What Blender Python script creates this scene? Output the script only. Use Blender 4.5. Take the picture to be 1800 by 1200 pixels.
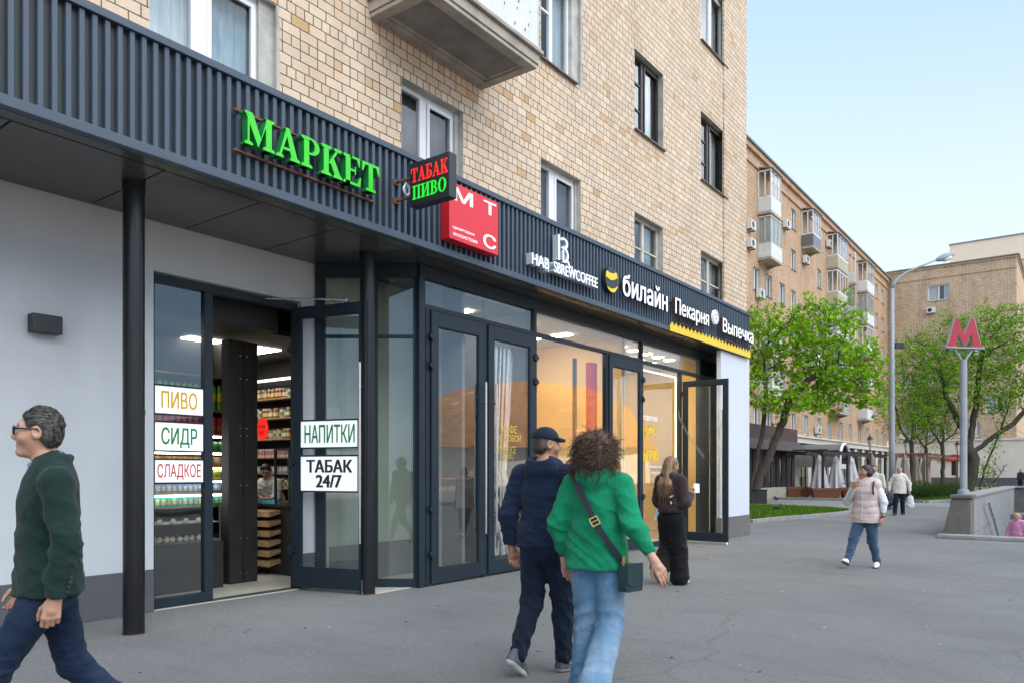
import bpy, math, random
import numpy as np
from mathutils import Vector, Matrix
R = math.radians
rnd = random.Random(7)
for _o in list(bpy.data.objects):
    bpy.data.objects.remove(_o)
sc = bpy.context.scene
COL = sc.collection

# ------------------------------------------------------------------ camera, world, sun, exposure
F, CX, CY, S_, C_, H, V_, L_ = 1340.0, 900.0, 828.0, 0.6, 0.8, 1.48, 1905.0, 1675.0
cam = bpy.data.cameras.new('camera')
cam.sensor_width = 36.0
cam.lens = 36.0 * F / 1800.0
cam.shift_y = (CY - 600.0) / 1800.0
cam.clip_start = 0.05
cam.clip_end = 3000
camo = bpy.data.objects.new('camera', cam)
camo.location = (0, 0, H)
camo.rotation_euler = (R(90), 0, math.atan2(S_, C_))
COL.objects.link(camo)
sc.camera = camo

VEIL, FILL_CLOUD = .78, 19.0
SUN_EL, SUN_AZ = R(40), R(177)          # azimuth measured from +X towards +Y: behind the shops, over their roofs
world = bpy.data.worlds.new('World')
sc.world = world
world.use_nodes = True
wn = world.node_tree
sky = wn.nodes.new('ShaderNodeTexSky')
sky.sky_type = 'NISHITA'
sky.sun_disc = False
sky.sun_elevation = SUN_EL
sky.sun_rotation = R(90) - SUN_AZ
sky.air_density = 0.8
sky.dust_density = 1.6
sky.ozone_density = 1.0
bg = wn.nodes['Background']
bg.inputs['Strength'].default_value = 0.125
# thin high veil over the clear sky, and a bright cloud bank added out of view (towards +X) to fill the shade
def _wn(t, **kw):
    n = wn.nodes.new(t)
    for k, v in kw.items(): setattr(n, k, v)
    return n
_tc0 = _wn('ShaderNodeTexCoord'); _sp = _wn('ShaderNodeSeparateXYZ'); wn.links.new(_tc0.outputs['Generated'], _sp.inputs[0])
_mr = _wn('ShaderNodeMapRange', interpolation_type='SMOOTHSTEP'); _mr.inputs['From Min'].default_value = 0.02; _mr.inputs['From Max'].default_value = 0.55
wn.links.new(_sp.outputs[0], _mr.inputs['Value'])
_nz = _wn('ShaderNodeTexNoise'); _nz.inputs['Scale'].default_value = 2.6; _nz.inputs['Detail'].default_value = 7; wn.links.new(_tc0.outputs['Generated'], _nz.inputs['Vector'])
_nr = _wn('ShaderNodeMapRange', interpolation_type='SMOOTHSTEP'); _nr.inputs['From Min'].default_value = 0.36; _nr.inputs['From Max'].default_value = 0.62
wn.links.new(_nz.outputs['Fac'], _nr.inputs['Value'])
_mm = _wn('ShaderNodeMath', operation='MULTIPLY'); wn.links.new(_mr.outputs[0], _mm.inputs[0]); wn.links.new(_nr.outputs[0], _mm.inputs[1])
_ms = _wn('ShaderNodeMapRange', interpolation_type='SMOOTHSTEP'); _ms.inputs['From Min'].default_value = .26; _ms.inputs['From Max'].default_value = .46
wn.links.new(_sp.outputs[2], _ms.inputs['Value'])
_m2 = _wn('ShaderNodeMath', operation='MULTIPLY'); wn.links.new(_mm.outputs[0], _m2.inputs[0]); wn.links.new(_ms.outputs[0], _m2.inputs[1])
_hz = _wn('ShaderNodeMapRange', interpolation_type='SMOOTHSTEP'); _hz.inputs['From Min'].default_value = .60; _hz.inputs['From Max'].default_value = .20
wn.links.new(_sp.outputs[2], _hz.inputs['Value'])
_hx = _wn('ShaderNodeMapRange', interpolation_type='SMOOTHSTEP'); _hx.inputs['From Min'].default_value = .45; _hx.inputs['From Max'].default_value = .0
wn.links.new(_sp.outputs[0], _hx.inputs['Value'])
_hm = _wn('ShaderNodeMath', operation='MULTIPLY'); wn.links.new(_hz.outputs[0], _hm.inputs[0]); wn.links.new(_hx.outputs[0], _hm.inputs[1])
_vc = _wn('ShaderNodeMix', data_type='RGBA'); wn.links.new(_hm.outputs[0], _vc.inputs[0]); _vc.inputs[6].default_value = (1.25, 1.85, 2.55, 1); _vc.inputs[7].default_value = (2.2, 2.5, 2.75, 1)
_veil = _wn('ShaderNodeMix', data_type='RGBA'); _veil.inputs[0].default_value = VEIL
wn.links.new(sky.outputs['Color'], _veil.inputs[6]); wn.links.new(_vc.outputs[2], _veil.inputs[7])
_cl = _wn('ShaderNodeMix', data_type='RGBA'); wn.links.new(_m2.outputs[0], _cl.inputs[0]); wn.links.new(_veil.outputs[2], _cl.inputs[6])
_cl.inputs[7].default_value = (FILL_CLOUD*.96, FILL_CLOUD*.985, FILL_CLOUD, 1)
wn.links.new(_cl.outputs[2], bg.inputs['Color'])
sun = bpy.data.lights.new('sun', 'SUN')
sun.energy = 5.0
sun.angle = R(0.53)
sun.color = (1.0, 0.90, 0.76)
suno = bpy.data.objects.new('sun', sun)
_d = Vector((math.cos(SUN_EL) * math.cos(SUN_AZ), math.cos(SUN_EL) * math.sin(SUN_AZ), math.sin(SUN_EL)))
suno.rotation_euler = _d.to_track_quat('Z', 'Y').to_euler()
suno.location = (0, 0, 40)
COL.objects.link(suno)
sc.view_settings.view_transform = 'Standard'
sc.view_settings.look = 'None'
sc.view_settings.exposure = 1.74
sc.view_settings.gamma = 1.0
sc.render.engine = 'CYCLES'
sc.cycles.use_denoising = True
try:
    sc.cycles.denoiser = 'OPENIMAGEDENOISE'
except Exception:
    pass
sc.cycles.max_bounces = 8
sc.cycles.transparent_max_bounces = 24
sc.cycles.glossy_bounces = 4
sc.cycles.caustics_reflective = False
sc.cycles.caustics_refractive = False
sc.cycles.sample_clamp_indirect = 6.0

# ------------------------------------------------------------------ measuring helpers (real planes, metres)
def onX(px, py, X):
    d = -X * L_ / (V_ - px)
    return C_ * d + S_ * (px - CX) / F * d, H + (CY - py) / F * d
def at(px, py, d):
    lat = (px - CX) / F * d
    return Vector((-S_ * d + C_ * lat, C_ * d + S_ * lat, H + (CY - py) / F * d))
def onG(px, py, z=0.0):
    d = (H - z) * F / (py - CY)
    return at(px, py, d)
def onY(px, py, Y):
    return at(px, py, Y / (C_ + S_ * (px - CX) / F))

# ------------------------------------------------------------------ mesh helpers
class MB:
    def __init__(s):
        s.v, s.f, s.m = [], [], []
    def add(s, vs, fs, m=0):
        o = len(s.v)
        s.v.extend([tuple(map(float, p)) for p in vs])
        s.f.extend([tuple(i + o for i in f) for f in fs])
        s.m.extend([m] * len(fs))
        return s
    def box(s, x0, x1, y0, y1, z0, z1, m=0):
        if x0 > x1: x0, x1 = x1, x0
        if y0 > y1: y0, y1 = y1, y0
        if z0 > z1: z0, z1 = z1, z0
        return s.add([(x0,y0,z0),(x1,y0,z0),(x1,y1,z0),(x0,y1,z0),(x0,y0,z1),(x1,y0,z1),(x1,y1,z1),(x0,y1,z1)],
              [(0,3,2,1),(4,5,6,7),(0,1,5,4),(1,2,6,5),(2,3,7,6),(3,0,4,7)], m)
    def obox(s, c, ax, ay, az, hx, hy, hz, m=0):
        c = Vector(c); ax = Vector(ax).normalized(); ay = Vector(ay).normalized(); az = Vector(az).normalized()
        vs = [c + ax * (hx * i) + ay * (hy * j) + az * (hz * k) for k in (-1, 1) for i, j in ((-1,-1),(1,-1),(1,1),(-1,1))]
        return s.add(vs, [(0,3,2,1),(4,5,6,7),(0,1,5,4),(1,2,6,5),(2,3,7,6),(3,0,4,7)], m)
    def quad(s, a, b, c, d, m=0):
        return s.add([a, b, c, d], [(0,1,2,3)], m)
    def prism(s, pts, org, u, v, n, depth, m=0, mside=None):
        """2D outline pts in (u,v), front face at org, extruded back along -n by depth"""
        org = Vector(org); u = Vector(u); v = Vector(v); n = Vector(n)
        k = len(pts)
        ar = sum(pts[i][0]*pts[(i+1)%k][1]-pts[(i+1)%k][0]*pts[i][1] for i in range(k))
        if ar * u.cross(v).dot(n) < 0: pts = pts[::-1]
        fr = [org + u * p[0] + v * p[1] for p in pts]
        bk = [p - n * depth for p in fr]
        s.add(fr, [tuple(range(k))], m)
        s.add(bk, [tuple(range(k - 1, -1, -1))], m if mside is None else mside)
        s.add(fr + bk, [(i, i + k, (i + 1) % k + k, (i + 1) % k) for i in range(k)], m if mside is None else mside)
        return s
    def tube(s, pts, rad, n=8, m=0, cap=True):
        pts = [Vector(p) for p in pts]
        if not hasattr(rad, '__len__'): rad = [rad] * len(pts)
        o = len(s.v); a = None
        for i, p in enumerate(pts):
            t = (pts[min(i + 1, len(pts) - 1)] - pts[max(i - 1, 0)])
            t = t.normalized() if t.length > 1e-9 else Vector((0, 0, 1))
            if a is None:
                a = t.cross(Vector((0, 0, 1)) if abs(t.z) < .9 else Vector((1, 0, 0))).normalized()
            else:
                a = (a - t * a.dot(t))
                a = a.normalized() if a.length > 1e-6 else t.orthogonal().normalized()
            b = t.cross(a)
            for k in range(n):
                w = 2 * math.pi * k / n
                q = p + (a * math.cos(w) + b * math.sin(w)) * rad[i]
                s.v.append((q.x, q.y, q.z))
        for i in range(len(pts) - 1):
            for k in range(n):
                s.f.append((o+i*n+k, o+i*n+(k+1)%n, o+(i+1)*n+(k+1)%n, o+(i+1)*n+k)); s.m.append(m)
        if cap:
            s.f.append(tuple(o + k for k in range(n - 1, -1, -1))); s.m.append(m)
            s.f.append(tuple(o + (len(pts)-1)*n + k for k in range(n))); s.m.append(m)
        return s
    def lathe(s, prof, c, n=20, m=0):
        """prof: list of (radius, z) about vertical axis through c"""
        o = len(s.v)
        for r, z in prof:
            for k in range(n):
                w = 2 * math.pi * k / n
                s.v.append((c[0] + r*math.cos(w), c[1] + r*math.sin(w), c[2] + z))
        for i in range(len(prof) - 1):
            for k in range(n):
                s.f.append((o+i*n+k, o+i*n+(k+1)%n, o+(i+1)*n+(k+1)%n, o+(i+1)*n+k)); s.m.append(m)
        s.f.append(tuple(o + k for k in range(n-1, -1, -1))); s.m.append(m)
        s.f.append(tuple(o + (len(prof)-1)*n + k for k in range(n))); s.m.append(m)
        return s
    def build(s, name, mats, parent=None, smooth=False, local=False, bevel=0.0, props=None, loc=None):
        if not isinstance(mats, (list, tuple)): mats = [mats]
        off = Vector((0, 0, 0))
        if loc is not None:
            off = Vector(loc)
        elif parent is not None and not local:
            p = parent
            while p is not None:
                off += p.location; p = p.parent
        me = bpy.data.meshes.new(name)
        vs = [(x - off.x, y - off.y, z - off.z) for x, y, z in s.v] if off.length > 0 else s.v
        me.from_pydata(vs, [], s.f)
        for mm in mats: me.materials.append(mm)
        if len(mats) > 1: me.polygons.foreach_set('material_index', s.m)
        if smooth:
            me.polygons.foreach_set('use_smooth', [True] * len(me.polygons))
            if smooth != 'all':
                try: me.set_sharp_from_angle(angle=R(smooth if smooth > 1 else 40))
                except Exception: pass
        me.update()
        o = bpy.data.objects.new(name, me)
        COL.objects.link(o)
        if parent is not None: o.parent = parent
        if loc is not None: o.location = loc
        if bevel:
            b = o.modifiers.new('bevel', 'BEVEL'); b.width = bevel; b.segments = 2; b.limit_method = 'ANGLE'; b.angle_limit = R(40)
        if props: tag(o, **props)
        return o

def tag(o, label=None, cat=None, group=None, kind=None):
    if label: o['label'] = label
    if cat: o['category'] = cat
    if group: o['group'] = group
    if kind: o['kind'] = kind
    return o
def thing(name, loc, label, cat, group=None, rz=0.0):
    o = bpy.data.objects.new(name, None)
    o.location = loc; o.rotation_euler = (0, 0, rz); o.empty_display_size = .2
    COL.objects.link(o)
    return tag(o, label, cat, group)
def copy_tree(o, parent=None, label=None, group=None):
    c = o.copy(); COL.objects.link(c)
    if parent is not None: c.parent = parent
    if label: c['label'] = label
    if group: c['group'] = group
    for ch in list(o.children): copy_tree(ch, c)
    return c
_tc = {}
def text_geo(s, bold=0.0, res=4):
    """letters as closed solids (front at z .5, back at -.5); overlapping strokes of a glyph become separate solids"""
    key = s
    if key in _tc: return _tc[key]
    from mathutils.geometry import delaunay_2d_cdt
    c = bpy.data.curves.new('lettering', 'FONT')
    c.body = s; c.resolution_u = res; c.fill_mode = 'NONE'
    o = bpy.data.objects.new('lettering', c); COL.objects.link(o)
    bpy.context.view_layer.update()
    me = bpy.data.meshes.new_from_object(o.evaluated_get(bpy.context.evaluated_depsgraph_get()))
    co = [(v.co.x, v.co.y) for v in me.vertices]; nb = {}
    for e in me.edges:
        p, q = e.vertices; nb.setdefault(p, []).append(q); nb.setdefault(q, []).append(p)
    seen, loops = set(), []
    for i in range(len(co)):
        if i in seen or i not in nb: continue
        lp = [i]; seen.add(i); k = i + 1 if (i + 1) in nb[i] else nb[i][0]
        while k not in seen:
            lp.append(k); seen.add(k); nx = [x for x in nb[k] if x not in seen]
            if not nx: break
            k = nx[0]
        L = [co[j] for j in lp]; L = [p for j, p in enumerate(L) if (p[0]-L[j-1][0])**2 + (p[1]-L[j-1][1])**2 > 1e-10]
        if len(L) > 2: loops.append(L)
    bpy.data.objects.remove(o); bpy.data.curves.remove(c); bpy.data.meshes.remove(me)
    vin, ein = [], []
    for L in loops:
        k = len(vin); vin += [Vector(p) for p in L]; ein += [(k + j, k + (j + 1) % len(L)) for j in range(len(L))]
    ov, oe, of = delaunay_2d_cdt(vin, ein, [], 0, 1e-6)[:3]
    P = np.array([tuple(p) for p in ov]); T = np.array([tuple(f) for f in of]); cen = P[T].mean(1)
    A = np.array([tuple(vin[e[0]]) for e in ein]); B = np.array([tuple(vin[e[1]]) for e in ein])
    cx, cy = cen[:, :1], cen[:, 1:]
    cr = (B[:, 0]-A[:, 0])*(cy - A[:, 1]) - (cx - A[:, 0])*(B[:, 1]-A[:, 1])
    wind = ((A[:, 1] <= cy) & (B[:, 1] > cy) & (cr > 0)).sum(1) - ((A[:, 1] > cy) & (B[:, 1] <= cy) & (cr < 0)).sum(1)
    keep = [tuple(int(i) for i in t) for t, w_ in zip(T, wind) if w_ != 0]
    n = len(P); vs = [(p[0], p[1], .5) for p in P] + [(p[0], p[1], -.5) for p in P]; fs, sd, cnt = [], [], {}
    for t in keep:
        (x1, y1), (x2, y2), (x3, y3) = P[t[0]], P[t[1]], P[t[2]]
        if (x2-x1)*(y3-y1) - (x3-x1)*(y2-y1) < 0: t = t[::-1]
        fs += [t, tuple(n + j for j in reversed(t))]; sd += [False, False]
        for j in range(3): cnt[(t[j], t[(j+1) % 3])] = 1
    for (p, q) in list(cnt):
        if (q, p) not in cnt: fs.append((p, n + p, n + q, q)); sd.append(True)
    _tc[key] = (vs, fs, sd)
    return vs, fs, sd
def add_text(mb, s, org, u, v, n, width, height, depth, m=0, bold=0.0, mside=None):
    """text fitted to width x height, lower left corner of its box at org, front at org, body back along -n"""
    vs, fs, sd = text_geo(s, bold)
    xs = [p[0] for p in vs]; ys = [p[1] for p in vs]
    x0, x1, y0, y1 = min(xs), max(xs), min(ys), max(ys)
    org, u, v, n = Vector(org), Vector(u), Vector(v), Vector(n)
    out = [org + u * ((p[0]-x0)/(x1-x0)*width) + v * ((p[1]-y0)/(y1-y0)*height) + n * ((p[2]-.5)*depth) for p in vs]
    if u.cross(v).dot(n) < 0: fs = [f[::-1] for f in fs]
    bx = bold * width / (x1 - x0) * 1.3; by = bold * height / (y1 - y0) * .5
    sh = [(0, 0)] if not bold else [(-bx, by*.91), (bx, by), (-bx*.94, -by), (bx*.95, -by*.93), (0, 0)]
    for j, (dx, dy) in enumerate(sh):      # a heavier weight: the same outline laid again a hair to each side
        k = len(mb.v); mb.v.extend([tuple(p + u*dx + v*dy + n*(.0004*j)) for p in out])
        for f, q in zip(fs, sd):
            mb.f.append(tuple(i + k for i in f)); mb.m.append(mside if (q and mside is not None) else m)
    return mb
# ------------------------------------------------------------------ materials
def _new(name):
    m = bpy.data.materials.new(name); m.use_nodes = True
    nt = m.node_tree
    return m, nt, nt.nodes['Principled BSDF'], nt.nodes['Material Output']
def N(nt, t, **kw):
    n = nt.nodes.new(t)
    for k, v in kw.items(): setattr(n, k, v)
    return n
def LK(nt, a, b): nt.links.new(a, b)
def setp(b, **kw):
    for k, v in kw.items():
        if k in b.inputs: b.inputs[k].default_value = v
def c4(c): return (c[0], c[1], c[2], 1.0)
def mul(c, k): return tuple(min(1, max(0, x * k)) for x in c[:3])
def posn(nt, scale=(1, 1, 1), world=False):
    if world:
        g = N(nt, 'ShaderNodeNewGeometry'); out = g.outputs['Position']
    else:
        g = N(nt, 'ShaderNodeTexCoord'); out = g.outputs['Object']
    mp = N(nt, 'ShaderNodeMapping'); mp.inputs['Scale'].default_value = scale
    LK(nt, out, mp.inputs['Vector'])
    return mp.outputs['Vector']
def noise(nt, vec, scale, detail=4, rough=.55):
    n = N(nt, 'ShaderNodeTexNoise'); n.inputs['Scale'].default_value = scale
    n.inputs['Detail'].default_value = detail; n.inputs['Roughness'].default_value = rough
    LK(nt, vec, n.inputs['Vector']); return n.outputs['Fac']
def ramp(nt, fac, stops):
    r = N(nt, 'ShaderNodeValToRGB'); e = r.color_ramp.elements
    e[0].position, e[0].color = stops[0][0], c4(stops[0][1]) if len(stops[0][1]) == 3 else stops[0][1]
    e[1].position, e[1].color = stops[-1][0], c4(stops[-1][1])
    for p, c in stops[1:-1]:
        x = e.new(p); x.color = c4(c)
    LK(nt, fac, r.inputs['Fac']); return r.outputs['Color']
def mixc(nt, fac, a, b, mode='MIX'):
    m = N(nt, 'ShaderNodeMix', data_type='RGBA', blend_type=mode)
    if isinstance(fac, (int, float)): m.inputs[0].default_value = fac
    else: LK(nt, fac, m.inputs[0])
    for i, x in ((6, a), (7, b)):
        if isinstance(x, tuple): m.inputs[i].default_value = c4(x)
        else: LK(nt, x, m.inputs[i])
    return m.outputs[2]
def math_(nt, op, a, b=None):
    m = N(nt, 'ShaderNodeMath', operation=op)
    for i, x in enumerate((a, b)):
        if x is None: continue
        if isinstance(x, (int, float)): m.inputs[i].default_value = x
        else: LK(nt, x, m.inputs[i])
    return m.outputs[0]
def bump(nt, b, h, strength=.3, dist=.01):
    n = N(nt, 'ShaderNodeBump'); n.inputs['Strength'].default_value = strength; n.inputs['Distance'].default_value = dist
    LK(nt, h, n.inputs['Height']); LK(nt, n.outputs['Normal'], b.inputs['Normal'])
def mat(name, col, rough=.6, metal=0.0, var=.12, vscale=3.0, bmp=0.0, bscale=60.0, bdist=.004, spec=.5, coat=0.0, world=False, stretch=(1,1,1), sheen=0.0, fine=0.0):
    m, nt, b, o = _new(name)
    setp(b, Roughness=rough, Metallic=metal)
    b.inputs['Specular IOR Level'].default_value = spec
    if coat: setp(b, **{'Coat Weight': coat, 'Coat Roughness': .08})
    if sheen: setp(b, **{'Sheen Weight': sheen, 'Sheen Roughness': .5})
    v = posn(nt, stretch, world)
    if var:
        f = noise(nt, v, vscale)
        c = ramp(nt, f, [(.3, mul(col, 1 - var)), (.7, mul(col, 1 + var))])
        if fine:
            f2 = noise(nt, v, vscale * 30, 2)
            c = mixc(nt, fine, c, ramp(nt, f2, [(.35, mul(col, .6)), (.65, mul(col, 1.35))]))
        LK(nt, c, b.inputs['Base Color'])
        rr = math_(nt, 'MULTIPLY_ADD', f, .25); rr.node.inputs[2].default_value = rough - .125
        LK(nt, rr, b.inputs['Roughness'])
    else:
        b.inputs['Base Color'].default_value = c4(col)
    if bmp: bump(nt, b, noise(nt, v, bscale, 3), bmp, bdist)
    return m
def emis(name, col, strength):
    m, nt, b, o = _new(name)
    setp(b, **{'Emission Color': c4(col), 'Emission Strength': strength}); b.inputs['Base Color'].default_value = c4(col)
    return m
def glass(name, tint=(.92, .95, .95), refl=1.5, wav=.02, base=.02, dirt=0.0):
    m, nt, b, o = _new(name); nt.nodes.remove(b)
    gg = N(nt, 'ShaderNodeNewGeometry'); dt = N(nt, 'ShaderNodeVectorMath', operation='DOT_PRODUCT')
    LK(nt, gg.outputs['Normal'], dt.inputs[0]); LK(nt, gg.outputs['Incoming'], dt.inputs[1])
    ca = math_(nt, 'SUBTRACT', 1.0, math_(nt, 'ABSOLUTE', dt.outputs['Value']))
    fr = math_(nt, 'MULTIPLY_ADD', math_(nt, 'POWER', ca, 5.0), .955); fr.node.inputs[2].default_value = .045
    tr = N(nt, 'ShaderNodeBsdfTransparent'); tr.inputs['Color'].default_value = c4(tint)
    gl = N(nt, 'ShaderNodeBsdfGlossy'); gl.inputs['Roughness'].default_value = 0.0
    v = posn(nt, (1, 1, 1), True)
    bp = N(nt, 'ShaderNodeBump'); bp.inputs['Strength'].default_value = wav; bp.inputs['Distance'].default_value = .05
    LK(nt, noise(nt, v, 1.3, 1), bp.inputs['Height']); LK(nt, bp.outputs['Normal'], gl.inputs['Normal'])
    f = math_(nt, 'MULTIPLY_ADD', fr, refl); f.node.inputs[2].default_value = base
    f.node.use_clamp = True
    mx = N(nt, 'ShaderNodeMixShader'); LK(nt, f, mx.inputs[0]); LK(nt, tr.outputs[0], mx.inputs[1]); LK(nt, gl.outputs[0], mx.inputs[2])
    out = mx.outputs[0]
    if dirt:
        df = N(nt, 'ShaderNodeBsdfDiffuse'); df.inputs['Color'].default_value = (.55, .55, .52, 1)
        m2 = N(nt, 'ShaderNodeMixShader')
        dd = ramp(nt, noise(nt, v, 2.5, 6, .7), [(.45, (0, 0, 0)), (.85, (dirt,) * 3)])
        LK(nt, dd, m2.inputs[0]); LK(nt, out, m2.inputs[1]); LK(nt, df.outputs[0], m2.inputs[2]); out = m2.outputs[0]
    LK(nt, out, o.inputs['Surface'])
    return m
def brick(name, c1, c2, cm, axis='y', w=.25, h=.125, mortar=.007, squash=.5, sqf=3, patch=.0, pc=(.5, .3, .15), stain=.25):
    m, nt, b, o = _new(name)
    g = N(nt, 'ShaderNodeNewGeometry'); sp = N(nt, 'ShaderNodeSeparateXYZ'); LK(nt, g.outputs['Position'], sp.inputs[0])
    cb = N(nt, 'ShaderNodeCombineXYZ'); LK(nt, sp.outputs[1 if axis == 'y' else 0], cb.inputs[0]); LK(nt, sp.outputs[2], cb.inputs[1])
    # slight waviness so that courses are not ruler-straight
    wv = noise(nt, g.outputs['Position'], 2.2, 3)
    w1 = math_(nt, 'MULTIPLY_ADD', wv, .02); w1.node.inputs[2].default_value = -.01
    c2v = N(nt, 'ShaderNodeCombineXYZ'); LK(nt, w1, c2v.inputs[0]); LK(nt, w1, c2v.inputs[1])
    va = N(nt, 'ShaderNodeVectorMath', operation='ADD'); LK(nt, cb.outputs[0], va.inputs[0]); LK(nt, c2v.outputs[0], va.inputs[1])
    br = N(nt, 'ShaderNodeTexBrick'); LK(nt, va.outputs[0], br.inputs['Vector'])
    br.offset = .5; br.offset_frequency = 2; br.squash = squash; br.squash_frequency = sqf
    br.inputs['Scale'].default_value = 1.0; br.inputs['Brick Width'].default_value = w; br.inputs['Row Height'].default_value = h
    br.inputs['Mortar Size'].default_value = mortar; br.inputs['Mortar Smooth'].default_value = .25; br.inputs['Bias'].default_value = 0
    br.inputs['Color1'].default_value = (0, 0, 0, 1); br.inputs['Color2'].default_value = (1, 1, 1, 1); br.inputs['Mortar'].default_value = (.5, .5, .5, 1)
    # the brick texture's random tone per brick drives a spread of fired-clay colours
    tone = N(nt, 'ShaderNodeSeparateColor'); LK(nt, br.outputs['Color'], tone.inputs[0])
    col = ramp(nt, tone.outputs[0], [(.0, mul(c2, 1.08)), (.2, mul(c1, .93)), (.5, c1), (.8, mul(c1, 1.07)), (.94, mul(c2, 1.12)), (1.0, mul(pc, 1.25))])
    if patch:
        pf = ramp(nt, noise(nt, g.outputs['Position'], .55, 2), [(.56, (0, 0, 0)), (.66, (patch,) * 3)])
        col = mixc(nt, pf, col, pc)
    st = ramp(nt, noise(nt, posn(nt, (1.2, 1.2, .28), True), 1.1, 6, .65), [(.35, (1 - stain,) * 3), (.6, (1, 1, 1))])
    col = mixc(nt, .8, col, st, 'MULTIPLY')
    gr = ramp(nt, noise(nt, g.outputs['Position'], 45, 4, .7), [(.3, (.82,) * 3), (.7, (1.0,) * 3)])
    col = mixc(nt, .8, col, gr, 'MULTIPLY')
    mvar = ramp(nt, noise(nt, g.outputs['Position'], 3.0, 4), [(.35, mul(cm, .55)), (.7, mul(cm, 1.25))])
    fin = mixc(nt, br.outputs['Fac'], col, mvar)
    LK(nt, fin, b.inputs['Base Color']); setp(b, Roughness=.78)
    b.inputs['Specular IOR Level'].default_value = .25
    hh = math_(nt, 'SUBTRACT', math_(nt, 'ADD', math_(nt, 'MULTIPLY', noise(nt, g.outputs['Position'], 30, 4), .25), math_(nt, 'MULTIPLY', tone.outputs[0], .25)), br.outputs['Fac'])
    bump(nt, b, hh, .8, .012)
    return m
def asphalt(name, base, speck=.25, crack=True):
    m, nt, b, o = _new(name)
    v = posn(nt, (1, 1, 1), True)
    big = ramp(nt, noise(nt, v, .35, 6, .6), [(.3, mul(base, .84)), (.5, base), (.72, mul(base, 1.14))])
    st = ramp(nt, noise(nt, posn(nt, (.8, 2.2, 1), True), 1.1, 7, .7), [(.32, (.80,) * 3), (.5, (1,) * 3)])
    c = mixc(nt, .65, big, st, 'MULTIPLY')
    sm = ramp(nt, noise(nt, v, 85, 4, .75), [(.34, (1 - speck*1.3,) * 3), (.5, (1,) * 3), (.66, (1 + speck*1.2,) * 3)])
    c = mixc(nt, 1.0, c, sm, 'MULTIPLY')
    md = ramp(nt, noise(nt, v, 24, 5, .75), [(.36, (.84,) * 3), (.5, (1,) * 3), (.64, (1.13,) * 3)])
    c = mixc(nt, 1.0, c, md, 'MULTIPLY')
    # spots of old gum and oil
    vo = N(nt, 'ShaderNodeTexVoronoi'); vo.inputs['Scale'].default_value = 1.7; LK(nt, v, vo.inputs['Vector'])
    sp = ramp(nt, vo.outputs['Distance'], [(.035, (.72,) * 3), (.05, (1,) * 3)])
    c = mixc(nt, .8, c, sp, 'MULTIPLY')
    h = noise(nt, v, 160, 3, .8)
    if crack:
        w = N(nt, 'ShaderNodeTexNoise'); w.inputs['Scale'].default_value = .9; w.inputs['Detail'].default_value = 6; LK(nt, v, w.inputs['Vector'])
        mx = N(nt, 'ShaderNodeMix', data_type='RGBA'); mx.inputs[0].default_value = .35; LK(nt, v, mx.inputs[6]); LK(nt, w.outputs['Color'], mx.inputs[7])
        vc = N(nt, 'ShaderNodeTexVoronoi', feature='DISTANCE_TO_EDGE'); vc.inputs['Scale'].default_value = .42; LK(nt, mx.outputs[2], vc.inputs['Vector'])
        msk = ramp(nt, noise(nt, v, .5, 3), [(.46, (0,) * 3), (.58, (1,) * 3)])
        ck = ramp(nt, vc.outputs['Distance'], [(.0015, (.5,) * 3), (.005, (1,) * 3)])
        c = mixc(nt, math_(nt, 'MULTIPLY', msk, .45), c, mixc(nt, 1.0, c, ck, 'MULTIPLY'))
    LK(nt, c, b.inputs['Base Color'])
    LK(nt, ramp(nt, noise(nt, v, .6, 5), [(.3, (.72,) * 3), (.7, (.92,) * 3)]), b.inputs['Roughness'])
    b.inputs['Specular IOR Level'].default_value = .35
    bump(nt, b, h, .45, .006)
    return m
def leafmat(name, a, bcol, trans=.45):
    m, nt, b, o = _new(name); nt.nodes.remove(b)
    g = N(nt, 'ShaderNodeNewGeometry')
    col = ramp(nt, g.outputs['Random Per Island'], [(.0, a), (.55, bcol), (1.0, mul(bcol, 1.35))])
    df = N(nt, 'ShaderNodeBsdfDiffuse'); LK(nt, col, df.inputs['Color'])
    tl = N(nt, 'ShaderNodeBsdfTranslucent'); LK(nt, mixc(nt, .5, col, mul(bcol, 1.2)), tl.inputs['Color'])
    mx = N(nt, 'ShaderNodeMixShader'); mx.inputs[0].default_value = trans
    LK(nt, df.outputs[0], mx.inputs[1]); LK(nt, tl.outputs[0], mx.inputs[2]); LK(nt, mx.outputs[0], o.inputs['Surface'])
    return m
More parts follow.
